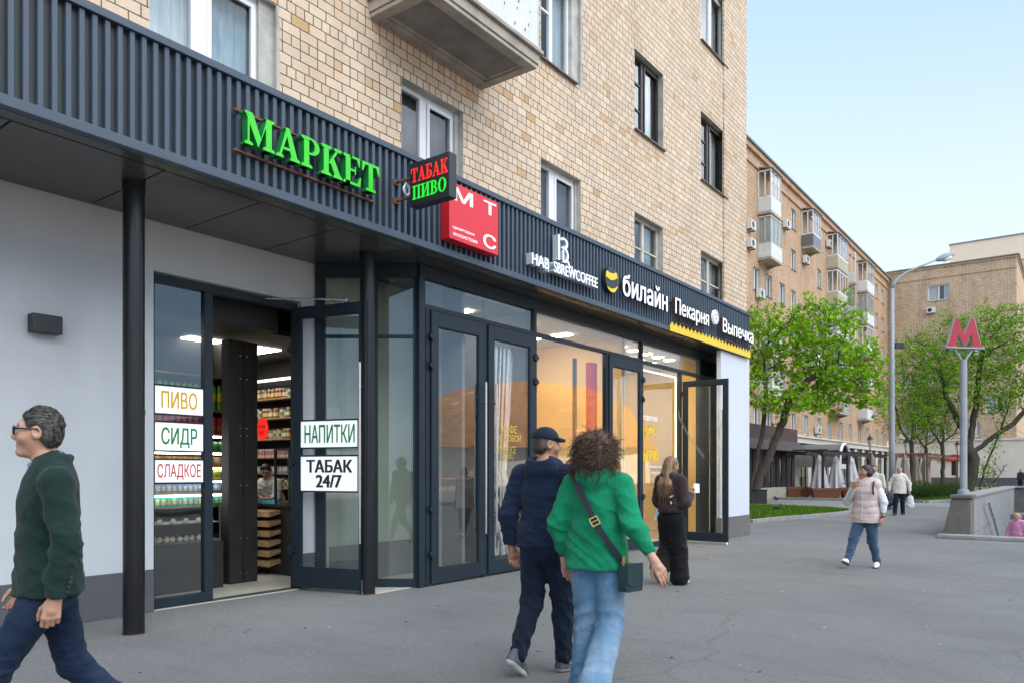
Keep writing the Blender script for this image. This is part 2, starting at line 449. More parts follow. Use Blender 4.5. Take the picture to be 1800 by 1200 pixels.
def cloth(name, col, var=.14, weave=420, bmp=.35, fold=.5, rough=.85, sheen=.25, vscale=5, fade=None):
    m, nt, b, o = _new(name)
    v = posn(nt)
    f = noise(nt, v, vscale, 5, .6)
    c = ramp(nt, f, [(.28, mul(col, 1 - var)), (.5, col), (.74, mul(col, 1 + var))])
    if fade: # worn, lighter denim
        ff = ramp(nt, noise(nt, posn(nt, (1, 1, .45)), 4.0, 4), [(.42, (0,) * 3), (.68, (.8,) * 3)])
        c = mixc(nt, ff, c, fade)
    fine = ramp(nt, noise(nt, v, weave, 2), [(.3, (.78,) * 3), (.7, (1.18,) * 3)])
    c = mixc(nt, .7, c, fine, 'MULTIPLY')
    LK(nt, c, b.inputs['Base Color']); setp(b, Roughness=rough, **{'Sheen Weight': sheen, 'Sheen Roughness': .6})
    b.inputs['Specular IOR Level'].default_value = .2
    wr = N(nt, 'ShaderNodeTexNoise'); wr.inputs['Scale'].default_value = 11; wr.inputs['Detail'].default_value = 4; wr.inputs['Distortion'].default_value = 1.2
    LK(nt, posn(nt, (1, 1, .7)), wr.inputs['Vector'])
    hh = math_(nt, 'ADD', math_(nt, 'MULTIPLY', wr.outputs['Fac'], fold), math_(nt, 'MULTIPLY', noise(nt, v, weave, 2), .06))
    bump(nt, b, hh, bmp, .03)
    return m

M = {}
M['brick'] = brick('peach ceramic brick', (.77, .605, .445), (.69, .51, .36), (.15, .11, .08), 'y', patch=.18, pc=(.50, .32, .16), stain=.16)
M['brick_far'] = brick('orange brick', (.69, .465, .30), (.59, .38, .235), (.19, .14, .10), 'y', w=.27, h=.14, mortar=.011, squash=.6, sqf=2, patch=.2, pc=(.47, .26, .13))
M['brick_farx'] = brick('tan brick', (.68, .515, .355), (.59, .425, .28), (.19, .14, .10), 'x', w=.27, h=.14, mortar=.011, squash=.6, sqf=2, patch=.15, pc=(.42, .25, .14))
M['stucco'] = mat('pale grey stucco', (.525, .55, .57), .9, var=.045, vscale=1.6, bmp=.35, bscale=220, bdist=.003, spec=.2, world=True)
M['plinth'] = mat('dark grey plinth render', (.085, .088, .098), .85, var=.1, vscale=2, bmp=.4, bscale=180, bdist=.004, world=True)
M['cladding'] = mat('pale blue grey cladding', (.62, .65, .70), .6, var=.03, vscale=.6, bmp=.1, bscale=200, world=True)
M['plaster'] = mat('grey plaster reveal', (.46, .44, .40), .95, var=.22, vscale=4, bmp=.7, bscale=35, bdist=.01, world=True)
M['concrete'] = mat('weathered concrete', (.40, .35, .29), .95, var=.28, vscale=3.5, bmp=.8, bscale=30, bdist=.01, world=True, fine=.2)
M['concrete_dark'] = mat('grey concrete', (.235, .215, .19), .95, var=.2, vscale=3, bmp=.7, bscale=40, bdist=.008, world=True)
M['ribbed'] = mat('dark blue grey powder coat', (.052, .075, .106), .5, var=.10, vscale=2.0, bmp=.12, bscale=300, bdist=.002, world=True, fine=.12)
M['ribbed_gap_shade'] = mat('dark blue grey sheet', (.022, .027, .036), .5, var=.10, vscale=2.0, world=True)  # rib metal darkened: shade in the gaps is put into the colour
M['soffit'] = mat('glossy charcoal panel', (.078, .072, .064), .22, var=.08, vscale=2.0, spec=.6, bmp=.05, bscale=400, bdist=.001, world=True)
M['black'] = mat('black', (.008, .008, .009), .6, var=0)
M['frame'] = mat('anthracite aluminium', (.013, .023, .033), .5, spec=.3, var=.08, vscale=3, bmp=.06, bscale=300, bdist=.002, world=True)
M['column'] = mat('black painted steel', (.006, .0065, .0075), .33, var=.25, vscale=6, spec=.4, bmp=.12, bscale=14, bdist=.006, world=True)
M['steel'] = mat('brushed stainless steel', (.62, .62, .61), .28, metal=1.0, var=.06, vscale=8, stretch=(1, 1, .1))
M['darksteel'] = mat('dark steel', (.10, .105, .11), .45, metal=.6, var=.1, vscale=5)
M['rust'] = mat('rusty steel', (.17, .075, .04), .9, var=.5, vscale=12, bmp=.5, bscale=60, world=True)
M['white_pvc'] = mat('white window frame', (.78, .79, .80), .4, var=.03, vscale=2, world=True)
M['cream_paint'] = mat('old cream paint', (.55, .51, .43), .7, var=.15, vscale=5, world=True)
M['brown_pvc'] = mat('dark brown window frame', (.035, .026, .024), .45, var=.1, vscale=3, world=True)
M['sill'] = mat('zinc sill', (.16, .13, .11), .5, metal=.3, var=.2, vscale=4, world=True)
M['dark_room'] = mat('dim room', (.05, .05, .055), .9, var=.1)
M['curtain'] = mat('net curtain', (.46, .49, .50), .9, var=.22, vscale=9, stretch=(1, 1, .12), world=True)
M['curtain_blue'] = mat('pale blue curtain', (.30, .40, .46), .9, var=.3, vscale=8, stretch=(1, 1, .2), world=True)
M['curtain_dark'] = mat('dark curtain', (.09, .08, .10), .9, var=.25, vscale=10, stretch=(1, 1, .12), world=True)
M['corr'] = mat('white corrugated sheet', (.66, .67, .66), .55, var=.08, vscale=3, bmp=.05, world=True)
M['asphalt'] = asphalt('grey asphalt', (.172, .172, .170))
M['road'] = asphalt('dark road asphalt', (.10, .10, .10), .3, False)
M['kerb'] = mat('grey kerb stone', (.27, .26, .25), .9, var=.2, vscale=3, bmp=.5, bscale=60, world=True)
M['paving'] = mat('grey paving slab', (.24, .235, .225), .9, var=.14, vscale=2.5, bmp=.4, bscale=50, world=True)
M['soil'] = mat('soil', (.07, .075, .03), .95, var=.3, vscale=4, bmp=.8, bscale=30, world=True)
M['granite'] = mat('polished grey granite', (.30, .30, .30), .45, var=.22, vscale=2.2, world=True, fine=.5, stretch=(1, 1, .4))
M['granite_rough'] = mat('rough dark granite', (.15, .14, .13), .9, var=.3, vscale=6, bmp=.9, bscale=45, bdist=.02, world=True, fine=.5)
M['glass'] = glass('window glass', (.90, .94, .95), 1.7, .03, .03)
M['glass_shop'] = glass('shop glass', (.90, .935, .93), 2.1, .05, .055, dirt=.025)
M['glass_door'] = glass('door glass', (.93, .95, .95), 1.2, .03, .01, dirt=.05)
M['glass_old'] = glass('old window glass', (.8, .85, .85), 2.0, .12, .05, dirt=.12)
M['green_let'] = mat('bright green letter face', (.045, .62, .02), .35, var=.04)
M['green_side'] = mat('green letter side', (.012, .25, .055), .4, var=.06)
M['red_let'] = emis('lit red letter', (.85, .02, .015), .28)
M['green_led'] = emis('lit green letter', (.02, .62, .03), .25)
M['sign_red'] = mat('red sign face', (.68, .018, .03), .38, var=.03)
M['white_let'] = mat('white acrylic', (.80, .81, .82), .4, var=.02)
M['white_lit'] = emis('lit white letter', (.85, .86, .88), .12)
M['grey_let'] = mat('silver grey letter', (.52, .57, .64), .45, var=.03)
M['yellow'] = mat('yellow acrylic', (.85, .58, .006), .4, var=.03)
M['charcoal'] = mat('charcoal acrylic', (.02, .022, .026), .4, var=.04)
M['brownlet'] = mat('brown letter side', (.06, .035, .03), .5, var=.1)
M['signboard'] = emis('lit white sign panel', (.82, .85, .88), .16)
M['ink_yellow'] = mat('yellow ink', (.80, .48, .0), .6, var=0)
M['ink_green'] = mat('green ink', (.01, .22, .06), .6, var=0)
M['ink_red'] = mat('red ink', (.55, .03, .02), .6, var=0)
M['ink_black'] = mat('black ink', (.012, .012, .014), .6, var=0)
M['tile'] = mat('cream floor tile', (.52, .50, .42), .35, var=.08, vscale=3, world=True)
M['cream_wall'] = mat('cream interior wall', (.72, .53, .27), .85, var=.05, vscale=1.5, world=True)
M['green_wall'] = mat('pale green interior wall', (.40, .44, .36), .85, var=.06, vscale=1.5, world=True)
M['grey_wall'] = mat('grey interior wall', (.20, .20, .20), .85, var=.08, vscale=1.5, world=True)
M['white_wall'] = mat('white interior wall', (.70, .68, .62), .85, var=.05, vscale=1.5, world=True)
M['black_wood'] = mat('black stained wood', (.018, .016, .015), .6, var=.5, vscale=6, stretch=(6, 6, .6), bmp=.4, bscale=30, world=True)
M['wood'] = mat('light wood', (.36, .23, .12), .6, var=.25, vscale=5, stretch=(1, 1, 6), world=True)
M['panel_light'] = emis('ceiling light panel', (1.0, .96, .88), 3.0)
M['warm_light'] = emis('warm ceiling light', (1.0, .84, .58), 18.0)
M['strip_light'] = emis('warm light strip', (1.0, .88, .66), 2.0)
M['foil'] = mat('silver foil curtain', (.75, .76, .76), .25, metal=.7, var=.2, vscale=20, stretch=(1, 1, .1))
M['bark'] = mat('brown grey bark', (.07, .052, .042), .95, var=.4, vscale=7, stretch=(1, 1, .3), bmp=1.0, bscale=24, bdist=.02)
M['bark_dark'] = mat('dark mossy bark', (.055, .047, .032), .95, var=.4, vscale=7, stretch=(1, 1, .3), bmp=1.0, bscale=24, bdist=.02)
M['leaf_a'] = leafmat('fresh maple leaf', (.15, .32, .016), (.28, .50, .028))
M['leaf_b'] = leafmat('young green leaf', (.11, .26, .016), (.20, .39, .024))
M['leaf_c'] = leafmat('small olive leaf', (.09, .14, .02), (.15, .21, .03))
M['grass'] = leafmat('grass blade', (.055, .12, .014), (.10, .20, .022), .3)
M['shrub'] = leafmat('dark shrub leaf', (.03, .07, .02), (.06, .11, .03), .3)
M['twig'] = mat('bare twig', (.055, .038, .028), .95, var=.3, vscale=9)
M['lamp_grey'] = mat('grey painted pole', (.30, .33, .36), .5, var=.1, vscale=3)
M['lamp_base'] = mat('dark grey cast base', (.12, .125, .13), .6, var=.15, vscale=4)
M['metro_red'] = mat('red sign letter', (.38, .022, .042), .4, var=.05)
M['umbrella'] = mat('pale lilac canvas', (.58, .54, .56), .9, var=.1, vscale=4, bmp=.3, bscale=20)
M['umbrella_tan'] = mat('taupe canvas', (.25, .21, .165), .9, var=.15, vscale=4, bmp=.3, bscale=20)
M['terracotta'] = mat('red brown planter', (.19, .058, .026), .65, var=.2, vscale=3, stretch=(1, 1, 4))
M['awning_dark'] = mat('dark brown shingle', (.055, .04, .042), .8, var=.25, vscale=8, bmp=.5, bscale=30)
M['awning_grey'] = mat('grey awning canvas', (.14, .14, .14), .8, var=.15, vscale=2, stretch=(1, 6, 1))
M['dark_wood'] = mat('dark cafe cladding', (.022, .018, .016), .7, var=.5, vscale=2.5, stretch=(1, 5, .5))
M['pergola'] = mat('brown pergola timber', (.16, .085, .05), .8, var=.25, vscale=5)
M['pergola_dark'] = mat('dark pergola timber', (.035, .025, .022), .8, var=.25, vscale=5)
M['cream_stone'] = mat('cream stone facing', (.62, .575, .50), .85, var=.07, vscale=1.2, bmp=.2, bscale=40, world=True)
M['cream_tower'] = mat('cream rendered tower wall', (.66, .56, .44), .9, var=.05, vscale=.15, world=True)
M['roofmetal'] = mat('grey roof metal', (.20, .21, .22), .5, metal=.4, var=.15, vscale=.5, world=True)
M['ac'] = mat('white air conditioner case', (.66, .65, .62), .5, var=.06)
M['skin'] = mat('skin', (.50, .27, .185), .5, var=.10, vscale=14, bmp=.15, bscale=160, bdist=.002)
M['skin_tan'] = mat('tan skin', (.40, .20, .125), .5, var=.10, vscale=14, bmp=.15, bscale=160, bdist=.002)
M['lip'] = mat('lips', (.36, .12, .10), .45, var=.05)
M['eye'] = mat('dark eye', (.02, .015, .012), .2, var=0)
M['eyewhite'] = mat('eye white', (.65, .62, .60), .3, var=0)
# ------------------------------------------------------------------ ground, road, lawns
def sheet(name, pts, z, m, kind='structure', label=None, cat=None):
    mb = MB(); mb.add([(x, y, z) for x, y in pts], [tuple(range(len(pts)))])
    o = mb.build(name, m); return tag(o, label, cat, None, kind)
# the stairwell of the underpass is cut out of the paving: X from -2.35 to 2.6, Y from 20.2 to 29.5
SX0, SX1, SY0, SY1 = -2.35, 2.6, 20.25, 31.5
mb = MB()
big = 500
for x0, x1, y0, y1 in ((-big, SX0, -big, big), (SX1, big, -big, big), (SX0, SX1, -big, SY0), (SX0, SX1, SY1, big)):
    mb.box(x0, x1, y0, y1, -.5, 0)
tag(mb.build('ground', M['asphalt']), kind='structure')
mb = MB(); mb.box(9.0, 24.0, -300, 300, -.05, .004)
tag(mb.build('road', M['road']), kind='structure')
mb = MB(); mb.box(8.78, 9.0, -300, 300, -.05, .14)
tag(mb.build('kerb', M['kerb']), kind='structure')
# pavement of slabs in front of the cafe
mb = MB()
for i in range(16):
    for j in range(9):
        x = -16.2 + i * .8; y = 33.2 + j * .8 + (.3 if i % 2 else 0)
        if x > -6.9 and y < 36: continue
        mb.box(x, x + .788, y, y + .788, -.05, .008 + rnd.random() * .003)
tag(mb.build('cafe_pavement', M['paving']), kind='structure')

def lawn(name, poly, z=.07):
    mb = MB(); mb.add([(x, y, z) for x, y in poly], [tuple(range(len(poly)))])
    tag(mb.build(name, M['soil']), kind='structure')
    k = MB(); n = len(poly)
    for i in range(n):
        a = Vector((*poly[i], 0)); b = Vector((*poly[(i + 1) % n], 0)); t = (b - a).normalized(); q = Vector((t.y, -t.x, 0))
        ln = (b - a).length; m_ = max(1, round(ln / 1.0))
        for j in range(m_):
            p = a + t * (ln * (j + .5) / m_)
            k.obox((p.x + q.x*.07, p.y + q.y*.07, .045), t, q, (0, 0, 1), ln / m_ / 2 - .006, .075, .065 + rnd.uniform(-.006, .006))
    tag(k.build(name + '_kerb', M['kerb'], bevel=.012), kind='structure')
def inpoly(x, y, poly):
    c = False; n = len(poly)
    for i in range(n):
        (x1, y1), (x2, y2) = poly[i], poly[(i + 1) % n]
        if (y1 > y) != (y2 > y) and x < (x2 - x1) * (y - y1) / (y2 - y1) + x1: c = not c
    return c
def grass(name, poly, n, hmin, hmax, label):
    xs = [p[0] for p in poly]; ys = [p[1] for p in poly]; g = MB(); k = 0
    while k < n:
        x = rnd.uniform(min(xs), max(xs)); y = rnd.uniform(min(ys), max(ys))
        if not inpoly(x, y, poly): continue
        k += 1
        for _ in range(3):
            a = rnd.uniform(0, 6.28); h = rnd.uniform(hmin, hmax); l = rnd.uniform(.0, .07); w = rnd.uniform(.012, .022)
            dx, dy = math.cos(a), math.sin(a); ox, oy = rnd.uniform(-.05, .05), rnd.uniform(-.05, .05)
            g.add([(x+ox - dy*w, y+oy + dx*w, .065), (x+ox + dy*w, y+oy - dx*w, .065), (x+ox + dx*l, y+oy + dy*l, .07 + h)], [(0, 1, 2)])
    tag(g.build(name, M['grass']), label, 'grass', None, 'stuff')
LAWN1 = [(-13.5, 21.4), (-7.75, 21.7), (-6.75, 27.6), (-6.7, 28.9), (-7.0, 30.2), (-7.7, 31.2), (-9.2, 31.9), (-13.5, 32.6)]
LAWN2 = [(-7.6, 42.0), (-6.9, 41.0), (-6.0, 40.7), (-5.4, 44.0), (-3.4, 46.0), (3.5, 46.5), (3.5, 64), (-8.5, 64)]
lawn('lawn', LAWN1); lawn('far_lawn', LAWN2)
grass('lawn_grass', LAWN1, 7000, .03, .10, 'short bright green grass on the kerbed lawn by the grey pier')
grass('far_lawn_grass', LAWN2, 9000, .03, .12, 'rough grass on the lawn under the right hand tree')

# grit, bits of paper and dry leaves on the paving
lt = MB(); r_l = random.Random(77)
for k in range(420):
    x = -7.3 + 8.5*r_l.random()**1.4; y = r_l.uniform(2.2, 30)
    if SX0 - .5 < x and y > 18.5: continue
    if x < -6.3 and y < 18: x = r_l.uniform(-6.6, -5.5)
    a = r_l.uniform(0, 6.28); L = r_l.uniform(.006, .022); W = L*r_l.uniform(.3, .8); c_, s_ = math.cos(a), math.sin(a)
    lt.add([(x - c_*L + s_*W*.2, y - s_*L, .003), (x + s_*W, y - c_*W, .005 + .3*W), (x + c_*L, y + s_*L, .004), (x - s_*W, y + c_*W, .004 + .3*L)], [(0, 1, 2, 3)], k % 3)
tag(lt.build('pavement_litter', [mat('dry leaf', (.22, .15, .08), .9), mat('paper scrap', (.55, .54, .5), .9), mat('dark grit', (.06, .06, .06), .9)]), 'scattered grit, paper scraps and dry leaf bits on the asphalt', 'litter', None, 'stuff')
# ------------------------------------------------------------------ the brick apartment building over the shops
def PX(X):
    return lambda a, z, d: (X - d, a, z)          # wall facing +X
def PY(Y):
    return lambda a, z, d: (a, Y + d, z)          # wall facing -Y
def pbox(mb, P, a0, a1, z0, z1, d0, d1, m=0):
    vs = [P(a, z, d) for d in (d1, d0) for a, z in ((a0, z0), (a1, z0), (a1, z1), (a0, z1))]
    mb.add(vs, [(0,3,2,1),(4,5,6,7),(0,1,5,4),(1,2,6,5),(2,3,7,6),(3,0,4,7)], m)
def holed(mb, P, a0, a1, z0, z1, holes, depth, m=0, mr=1):
    A = sorted({a0, a1} | {h[0] for h in holes} | {h[1] for h in holes})
    Z = sorted({z0, z1} | {h[2] for h in holes} | {h[3] for h in holes})
    A = [a for a in A if a0 <= a <= a1]; Z = [z for z in Z if z0 <= z <= z1]
    for i in range(len(A) - 1):
        for j in range(len(Z) - 1):
            ca, cz = (A[i] + A[i+1]) / 2, (Z[j] + Z[j+1]) / 2
            if any(h[0] < ca < h[1] and h[2] < cz < h[3] for h in holes): continue
            mb.quad(P(A[i], Z[j], 0), P(A[i+1], Z[j], 0), P(A[i+1], Z[j+1], 0), P(A[i], Z[j+1], 0), m)
    for a, b, c, d in holes:
        mb.quad(P(a, c, 0), P(a, d, 0), P(a, d, depth), P(a, c, depth), mr)
        mb.quad(P(b, c, 0), P(b, c, depth), P(b, d, depth), P(b, d, 0), mr)
        mb.quad(P(a, d, 0), P(b, d, 0), P(b, d, depth), P(a, d, depth), mr)
        mb.quad(P(a, c, 0), P(a, c, depth), P(b, c, depth), P(b, c, 0), mr)
def window(parent, P, a0, a1, z0, z1, rec, fm, gm, cm, split=(.5,), bar=None, fw=.06, mw=.09, sill=True, vent=None, room=.5):
    """frame mesh; pane, curtain and sill are its sub-parts"""
    f = MB(); d0, d1 = rec, rec + .06
    pbox(f, P, a0, a1, z0, z0 + fw, d0, d1); pbox(f, P, a0, a1, z1 - fw, z1, d0, d1)
    pbox(f, P, a0, a0 + fw, z0 + fw, z1 - fw, d0, d1); pbox(f, P, a1 - fw, a1, z0 + fw, z1 - fw, d0, d1)
    w = a1 - a0
    for s in split: pbox(f, P, a0 + w*s - mw/2, a0 + w*s + mw/2, z0 + fw, z1 - fw, d0 - .004, d1 - .004)
    for (s0, s1, t) in (bar or []): pbox(f, P, a0 + w*s0 + .01, a0 + w*s1 - .01, z0 + (z1-z0)*t - .018, z0 + (z1-z0)*t + .018, d0 + .008, d1 - .008)
    for (s0, s1) in (vent or []):   # casement frame standing proud of the fixed frame
        A, B = a0 + w*s0 + .03, a0 + w*s1 - .03
        for q in ((A, B, z0+.07, z0+.12), (A, B, z1-.12, z1-.07), (A, A+.05, z0+.12, z1-.12), (B-.05, B, z0+.12, z1-.12)): pbox(f, P, *q, d0 - .018, d0 + .01)
    o = f.build('window', M[fm], parent)
    g = MB(); g.quad(P(a0+.02, z0+.02, d0+.03), P(a1-.02, z0+.02, d0+.03), P(a1-.02, z1-.02, d0+.03), P(a0+.02, z1-.02, d0+.03))
    g.build('pane', M[gm], o)
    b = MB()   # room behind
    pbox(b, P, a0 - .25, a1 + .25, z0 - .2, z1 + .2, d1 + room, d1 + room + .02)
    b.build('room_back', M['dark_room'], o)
    if cm:
        c = MB(); n = 26; A = a0 + .02; pts = []
        rr = random.Random(int(a0 * 100 + z0 * 10))
        gap = rr.choice([None, (.38, .56), (.45, .7)]) if cm != 'curtain_blue' else None
        for i in range(n):
            t0, t1 = i / n, (i + 1) / n
            if gap and gap[0] < t0 < gap[1]: continue
            q0, q1 = d1 + .10 + .02 * math.sin(i * 1.7), d1 + .10 + .02 * math.sin((i + 1) * 1.7)
            c.quad(P(a0 + w*t0, z0, q0), P(a0 + w*t1, z0, q1), P(a0 + w*t1, z1, q1), P(a0 + w*t0, z1, q0))
        c.build('curtain', M[cm], o, smooth='all')
    if sill:
        s = MB(); pbox(s, P, a0 - .03, a1 + .05, z0 - .035, z0 - .012, -.06, rec); s.build('sill', M[sill if isinstance(sill, str) else 'sill'], o)
    return o
BX = -7.30
bld = thing('apartment_building', (BX, 8, 0), 'peach brick apartment building above the row of shops under the dark ribbed canopy', 'building')
yb = lambda px: onX(px, 0, BX)[0]
BY1 = yb(1310)
ROW = [(5.11, 6.74), (8.44, 10.07), (11.77, 13.40), (15.05, 16.5)]
colsA = [(yb(262), yb(487)), (yb(705.5), yb(814)), (yb(950.5), yb(1021)), (yb(1115.5), yb(1165.5)), (yb(1232), yb(1276))]
holes = []
for i, (a, b) in enumerate(colsA):
    for j, (c, d) in enumerate(ROW):
        if j == 0 or i >= 2: holes.append((a, b, c, d))
holes.append((yb(740), yb(820), 7.62, 9.95))         # balcony door
w = MB()
holed(w, PX(BX), -22, BY1, 4.30, 17.2, holes, .17)
w.quad((BX, BY1, 4.3), (-20, BY1, 4.3), (-20, BY1, 17.2), (BX, BY1, 17.2), 0)
w.quad((BX, -22, 4.3), (-20, -22, 4.3), (-20, -22, 17.2), (BX, -22, 17.2), 0)
w.quad((-20, -22, 0), (-20, BY1, 0), (-20, BY1, 17.2), (-20, -22, 17.2), 0)
w.box(-20.4, BX + .35, -22.2, BY1 + .25, 17.2, 17.55, 1)
w.quad((BX - .7, -22, 4.3), (BX - .7, BY1, 4.3), (-20, BY1, 4.3), (-20, -22, 4.3), 1)
w.build('brick_wall', [M['brick'], M['plaster']], bld)
q = MB(); q.box(BX - .02, BX + .035, yb(1271), BY1 + .004, 4.3, 17.2)     # corner pilaster
q.build('corner_pilaster', M['brick'], bld)
for i, (a, b) in enumerate(colsA):
    for j, (c, d) in enumerate(ROW):
        if not (j == 0 or i >= 2): continue
        P = PX(BX)
        if i == 0: window(bld, P, a, b - .20, c, d + .0, .10, 'white_pvc', 'glass', 'curtain_blue', split=(.46,), mw=.19, fw=.055, vent=[(.5, 1)])
        elif i == 1: window(bld, P, a, b - .08, c, d, .13, 'white_pvc', 'glass', 'curtain_dark', split=(.46,), mw=.13, vent=[(.5, 1)])
        elif i == 2 and j == 0: window(bld, P, a, b - .05, c, d, .13, 'white_pvc', 'glass', 'curtain_dark', split=(.42,), mw=.16, vent=[(.46, 1)])
        elif i == 2: window(bld, P, a, b - .22, c, d, .13, 'white_pvc', 'glass', 'curtain', split=(.46,), bar=[(0, .46, .60)])
        elif i == 3 and j == 1: window(bld, P, a, b, c, d, .12, 'brown_pvc', 'glass', 'curtain', split=(.42,), mw=.10, vent=[(.45, 1)], bar=[(0, .42, .66), (0, .42, .33)])
        elif i == 4 and j == 1: window(bld, P, a, b, c, d, .12, 'brown_pvc', 'glass', 'curtain', split=(.42,), mw=.10, vent=[(.45, 1)], bar=[(0, .42, .66), (0, .42, .33)])
        elif j == 0: window(bld, P, a, b, c, d, .13, 'cream_paint', 'glass_old', 'curtain', split=(.46,), bar=[(0, 1, .62)], mw=.10)
        else: window(bld, P, a, b, c, d, .12, 'white_pvc', 'glass', 'curtain', split=(.5,), vent=[(.5, 1)])
for i, j, dx in ((0, 0, .20), (1, 0, .08), (2, 0, .05), (2, 1, .22)):
    pj = MB(); a, b = colsA[i]; c, d = ROW[j]; pbox(pj, PX(BX), b - dx + .002, b - .001, c + .001, d - .001, .06 if dx > .1 else .09, .30); pj.build('plastered_jamb', M['plaster'], bld)
# plaster patches round the repaired reveals
pr = random.Random(3)
for (i, j, side) in ((0, 0, .0), (2, 1, .0), (3, 1, .0), (4, 1, 0)):
    pm = MB(); a, b = colsA[i]; c, d = ROW[j]; n = 26; pts = []
    for k in range(n + 1): pts.append((b + .012 + (.05 if i == 2 else .03) * pr.random(), c + (d - c) * k / n))
    pts += [(b - .01, d), (b - .01, c)]
    pm.prism(pts, (BX + .006, 0, 0), (0, 1, 0), (0, 0, 1), (1, 0, 0), .02); pm.build('plaster_patch', M['plaster'], bld)
# the balcony
Y0, Y1 = yb(648), yb(851)
bx1 = BX + 1.02
b = MB()
b.box(BX - .05, bx1, Y0, Y1, 7.33, 7.47, 0)
b.box(BX - .05, bx1 + .05, Y0 - .05, Y1 + .05, 7.474, 7.53, 0)
b.box(BX, bx1 - .02, Y0 + .02, Y0 + .16, 7.27, 7.327, 0); b.box(BX, bx1 - .02, Y1 - .16, Y1 - .02, 7.27, 7.327, 0)
b.box(bx1 - .17, bx1 - .02, Y0 + .163, Y1 - .163, 7.27, 7.327, 0); b.box(BX + .003, BX + .14, Y0 + .163, Y1 - .163, 7.27, 7.327, 0)
for k in range(2):
    o_ = .165 + .07 * k; t_ = 7.295 + .016 * k
    b.box(BX + o_ - .02, BX + o_ + .045, Y0 + o_, Y1 - o_, t_, 7.329, 0); b.box(bx1 - o_ - .05, bx1 - o_, Y0 + o_, Y1 - o_, t_, 7.329, 0)
    b.box(BX + o_ + .047, bx1 - o_ - .052, Y1 - o_ - .05, Y1 - o_, t_, 7.329, 0); b.box(BX + o_ + .047, bx1 - o_ - .052, Y0 + o_, Y0 + o_ + .05, t_, 7.329, 0)
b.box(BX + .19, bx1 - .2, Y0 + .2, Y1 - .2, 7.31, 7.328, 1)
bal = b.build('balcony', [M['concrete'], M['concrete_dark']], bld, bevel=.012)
cs = MB(); n = int((Y1 - Y0) / .036); yy = [Y0 + (Y1 - Y0) * i / n for i in range(n + 1)]
xs_ = [bx1 - .02 + .009 * math.cos(i * math.pi) for i in range(n + 1)]
for i in range(n): cs.quad((xs_[i], yy[i], 7.55), (xs_[i+1], yy[i+1], 7.55), (xs_[i+1], yy[i+1], 8.55), (xs_[i], yy[i], 8.55))
for Yq in (Y0 + .01, Y1 - .01):
    nn = 26
    for i in range(nn):
        xa, xb = BX + (bx1 - BX) * i / nn, BX + (bx1 - BX) * (i + 1) / nn
        cs.quad((xa, Yq + .006*(-1)**i, 7.55), (xb, Yq + .006*(-1)**(i+1), 7.55), (xb, Yq + .006*(-1)**(i+1), 8.55), (xa, Yq + .006*(-1)**i, 8.55))
cs.build('balcony_screen', M['corr'], bal)
rl = MB(); rl.box(bx1 - .05, bx1 + .01, Y0, Y1, 8.55, 8.6)
for k in range(14):
    yk = pr.uniform(Y0 + 1.2, Y1 - .1); zk = pr.uniform(7.65, 8.4)
    rl.box(bx1 - .012, bx1 - .006, yk, yk + pr.uniform(.008, .02), zk, zk + pr.uniform(.015, .05))
rl.build('balcony_rail', M['rust'], bal)
window(bld, PX(BX), yb(740), yb(820), 7.62, 9.95, .12, 'white_pvc', 'glass', 'curtain', sill=False)

# ground storey of the building: back and side walls of the shops, slab over them
GX = -7.86
g = MB()
g.box(-20, BX - .05, -22, 17.6, 4.135, 4.295, 0)
g.box(-14.2, -14.0, -22, 17.6, 0, 4.13, 0)
# the grey wall with its doorway cut out
DY0, DY1, DZ = 4.17, 6.07, 3.60
g2 = MB()
holed(g2, PX(GX), -22, 6.36, 0, 4.125, [(DY0, DY1, 0, DZ)], .2, 0, 0)
g2.build('stucco_wall', M['stucco'], bld)
pl = MB(); pl.box(GX - .2, GX + .015, -22, DY0, 0, .45); pl.box(GX - .2, GX + .015, DY1, 6.36, 0, .45)
pl.build('wall_plinth', M['plinth'], bld, bevel=.006)
g.build('shop_shell', M['grey_wall'], bld)
# pale clad screen wall at the far end
e = MB(); e.box(-6.40, -6.30, 15.96, 17.72, .47, 4.115)
e.build('end_pier', M['cladding'], bld, bevel=.006)
e = MB(); e.box(-6.42, -6.285, 15.95, 17.73, 0, .467); e.build('end_pier_plinth', M['granite_rough'], bld, bevel=.006)

# ------------------------------------------------------------------ canopy
FX, SZ, FZ = -6.25, 4.12, 5.16
FY0, FY1 = -9.0, 17.55
can = thing('shop_canopy', (FX, 5, SZ), 'long dark blue grey canopy with vertical metal ribs running above the shopfronts', 'canopy')
f = MB()
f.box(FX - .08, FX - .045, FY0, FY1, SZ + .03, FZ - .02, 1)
y = FY0
while y < FY1 - .05:
    # trapezoid rib with softened shoulders
    f.prism([(0, 0), (.004, .041), (.008, .045), (.042, .045), (.046, .041), (.050, 0)], (FX - .045, y, SZ + .085), (0, 1, 0), (1, 0, 0), (0, 0, -1), FZ - SZ - .16)
    y += .0985
f.build('ribbed_fascia', [M['ribbed'], M['ribbed_gap_shade']], can)
t = MB()
t.box(FX - .5, FX + .022, FY0, FY1 + .02, FZ - .07, FZ)
t.box(FX - .06, FX + .016, FY0, FY1 + .02, SZ, SZ + .085)
t.box(FX - .5, FX + .012, FY1 + .001, FY1 + .018, SZ + .086, FZ - .071)
yy = FY0 + 1.1
t.build('edge_trim', M['ribbed'], can, bevel=.006)
jt = MB(); yy = 2.33
tops = MB(); tops.box(-7.29, FX - .51, FY0, FY1, FZ - .05, FZ - .02); tops.build('canopy_roof', M['roofmetal'], can)
bk = MB(); bk.box(-8.2, FX - .07, FY0, FY1, SZ + .014, SZ + .03); bk.build('soffit_backing', M['black'], can)
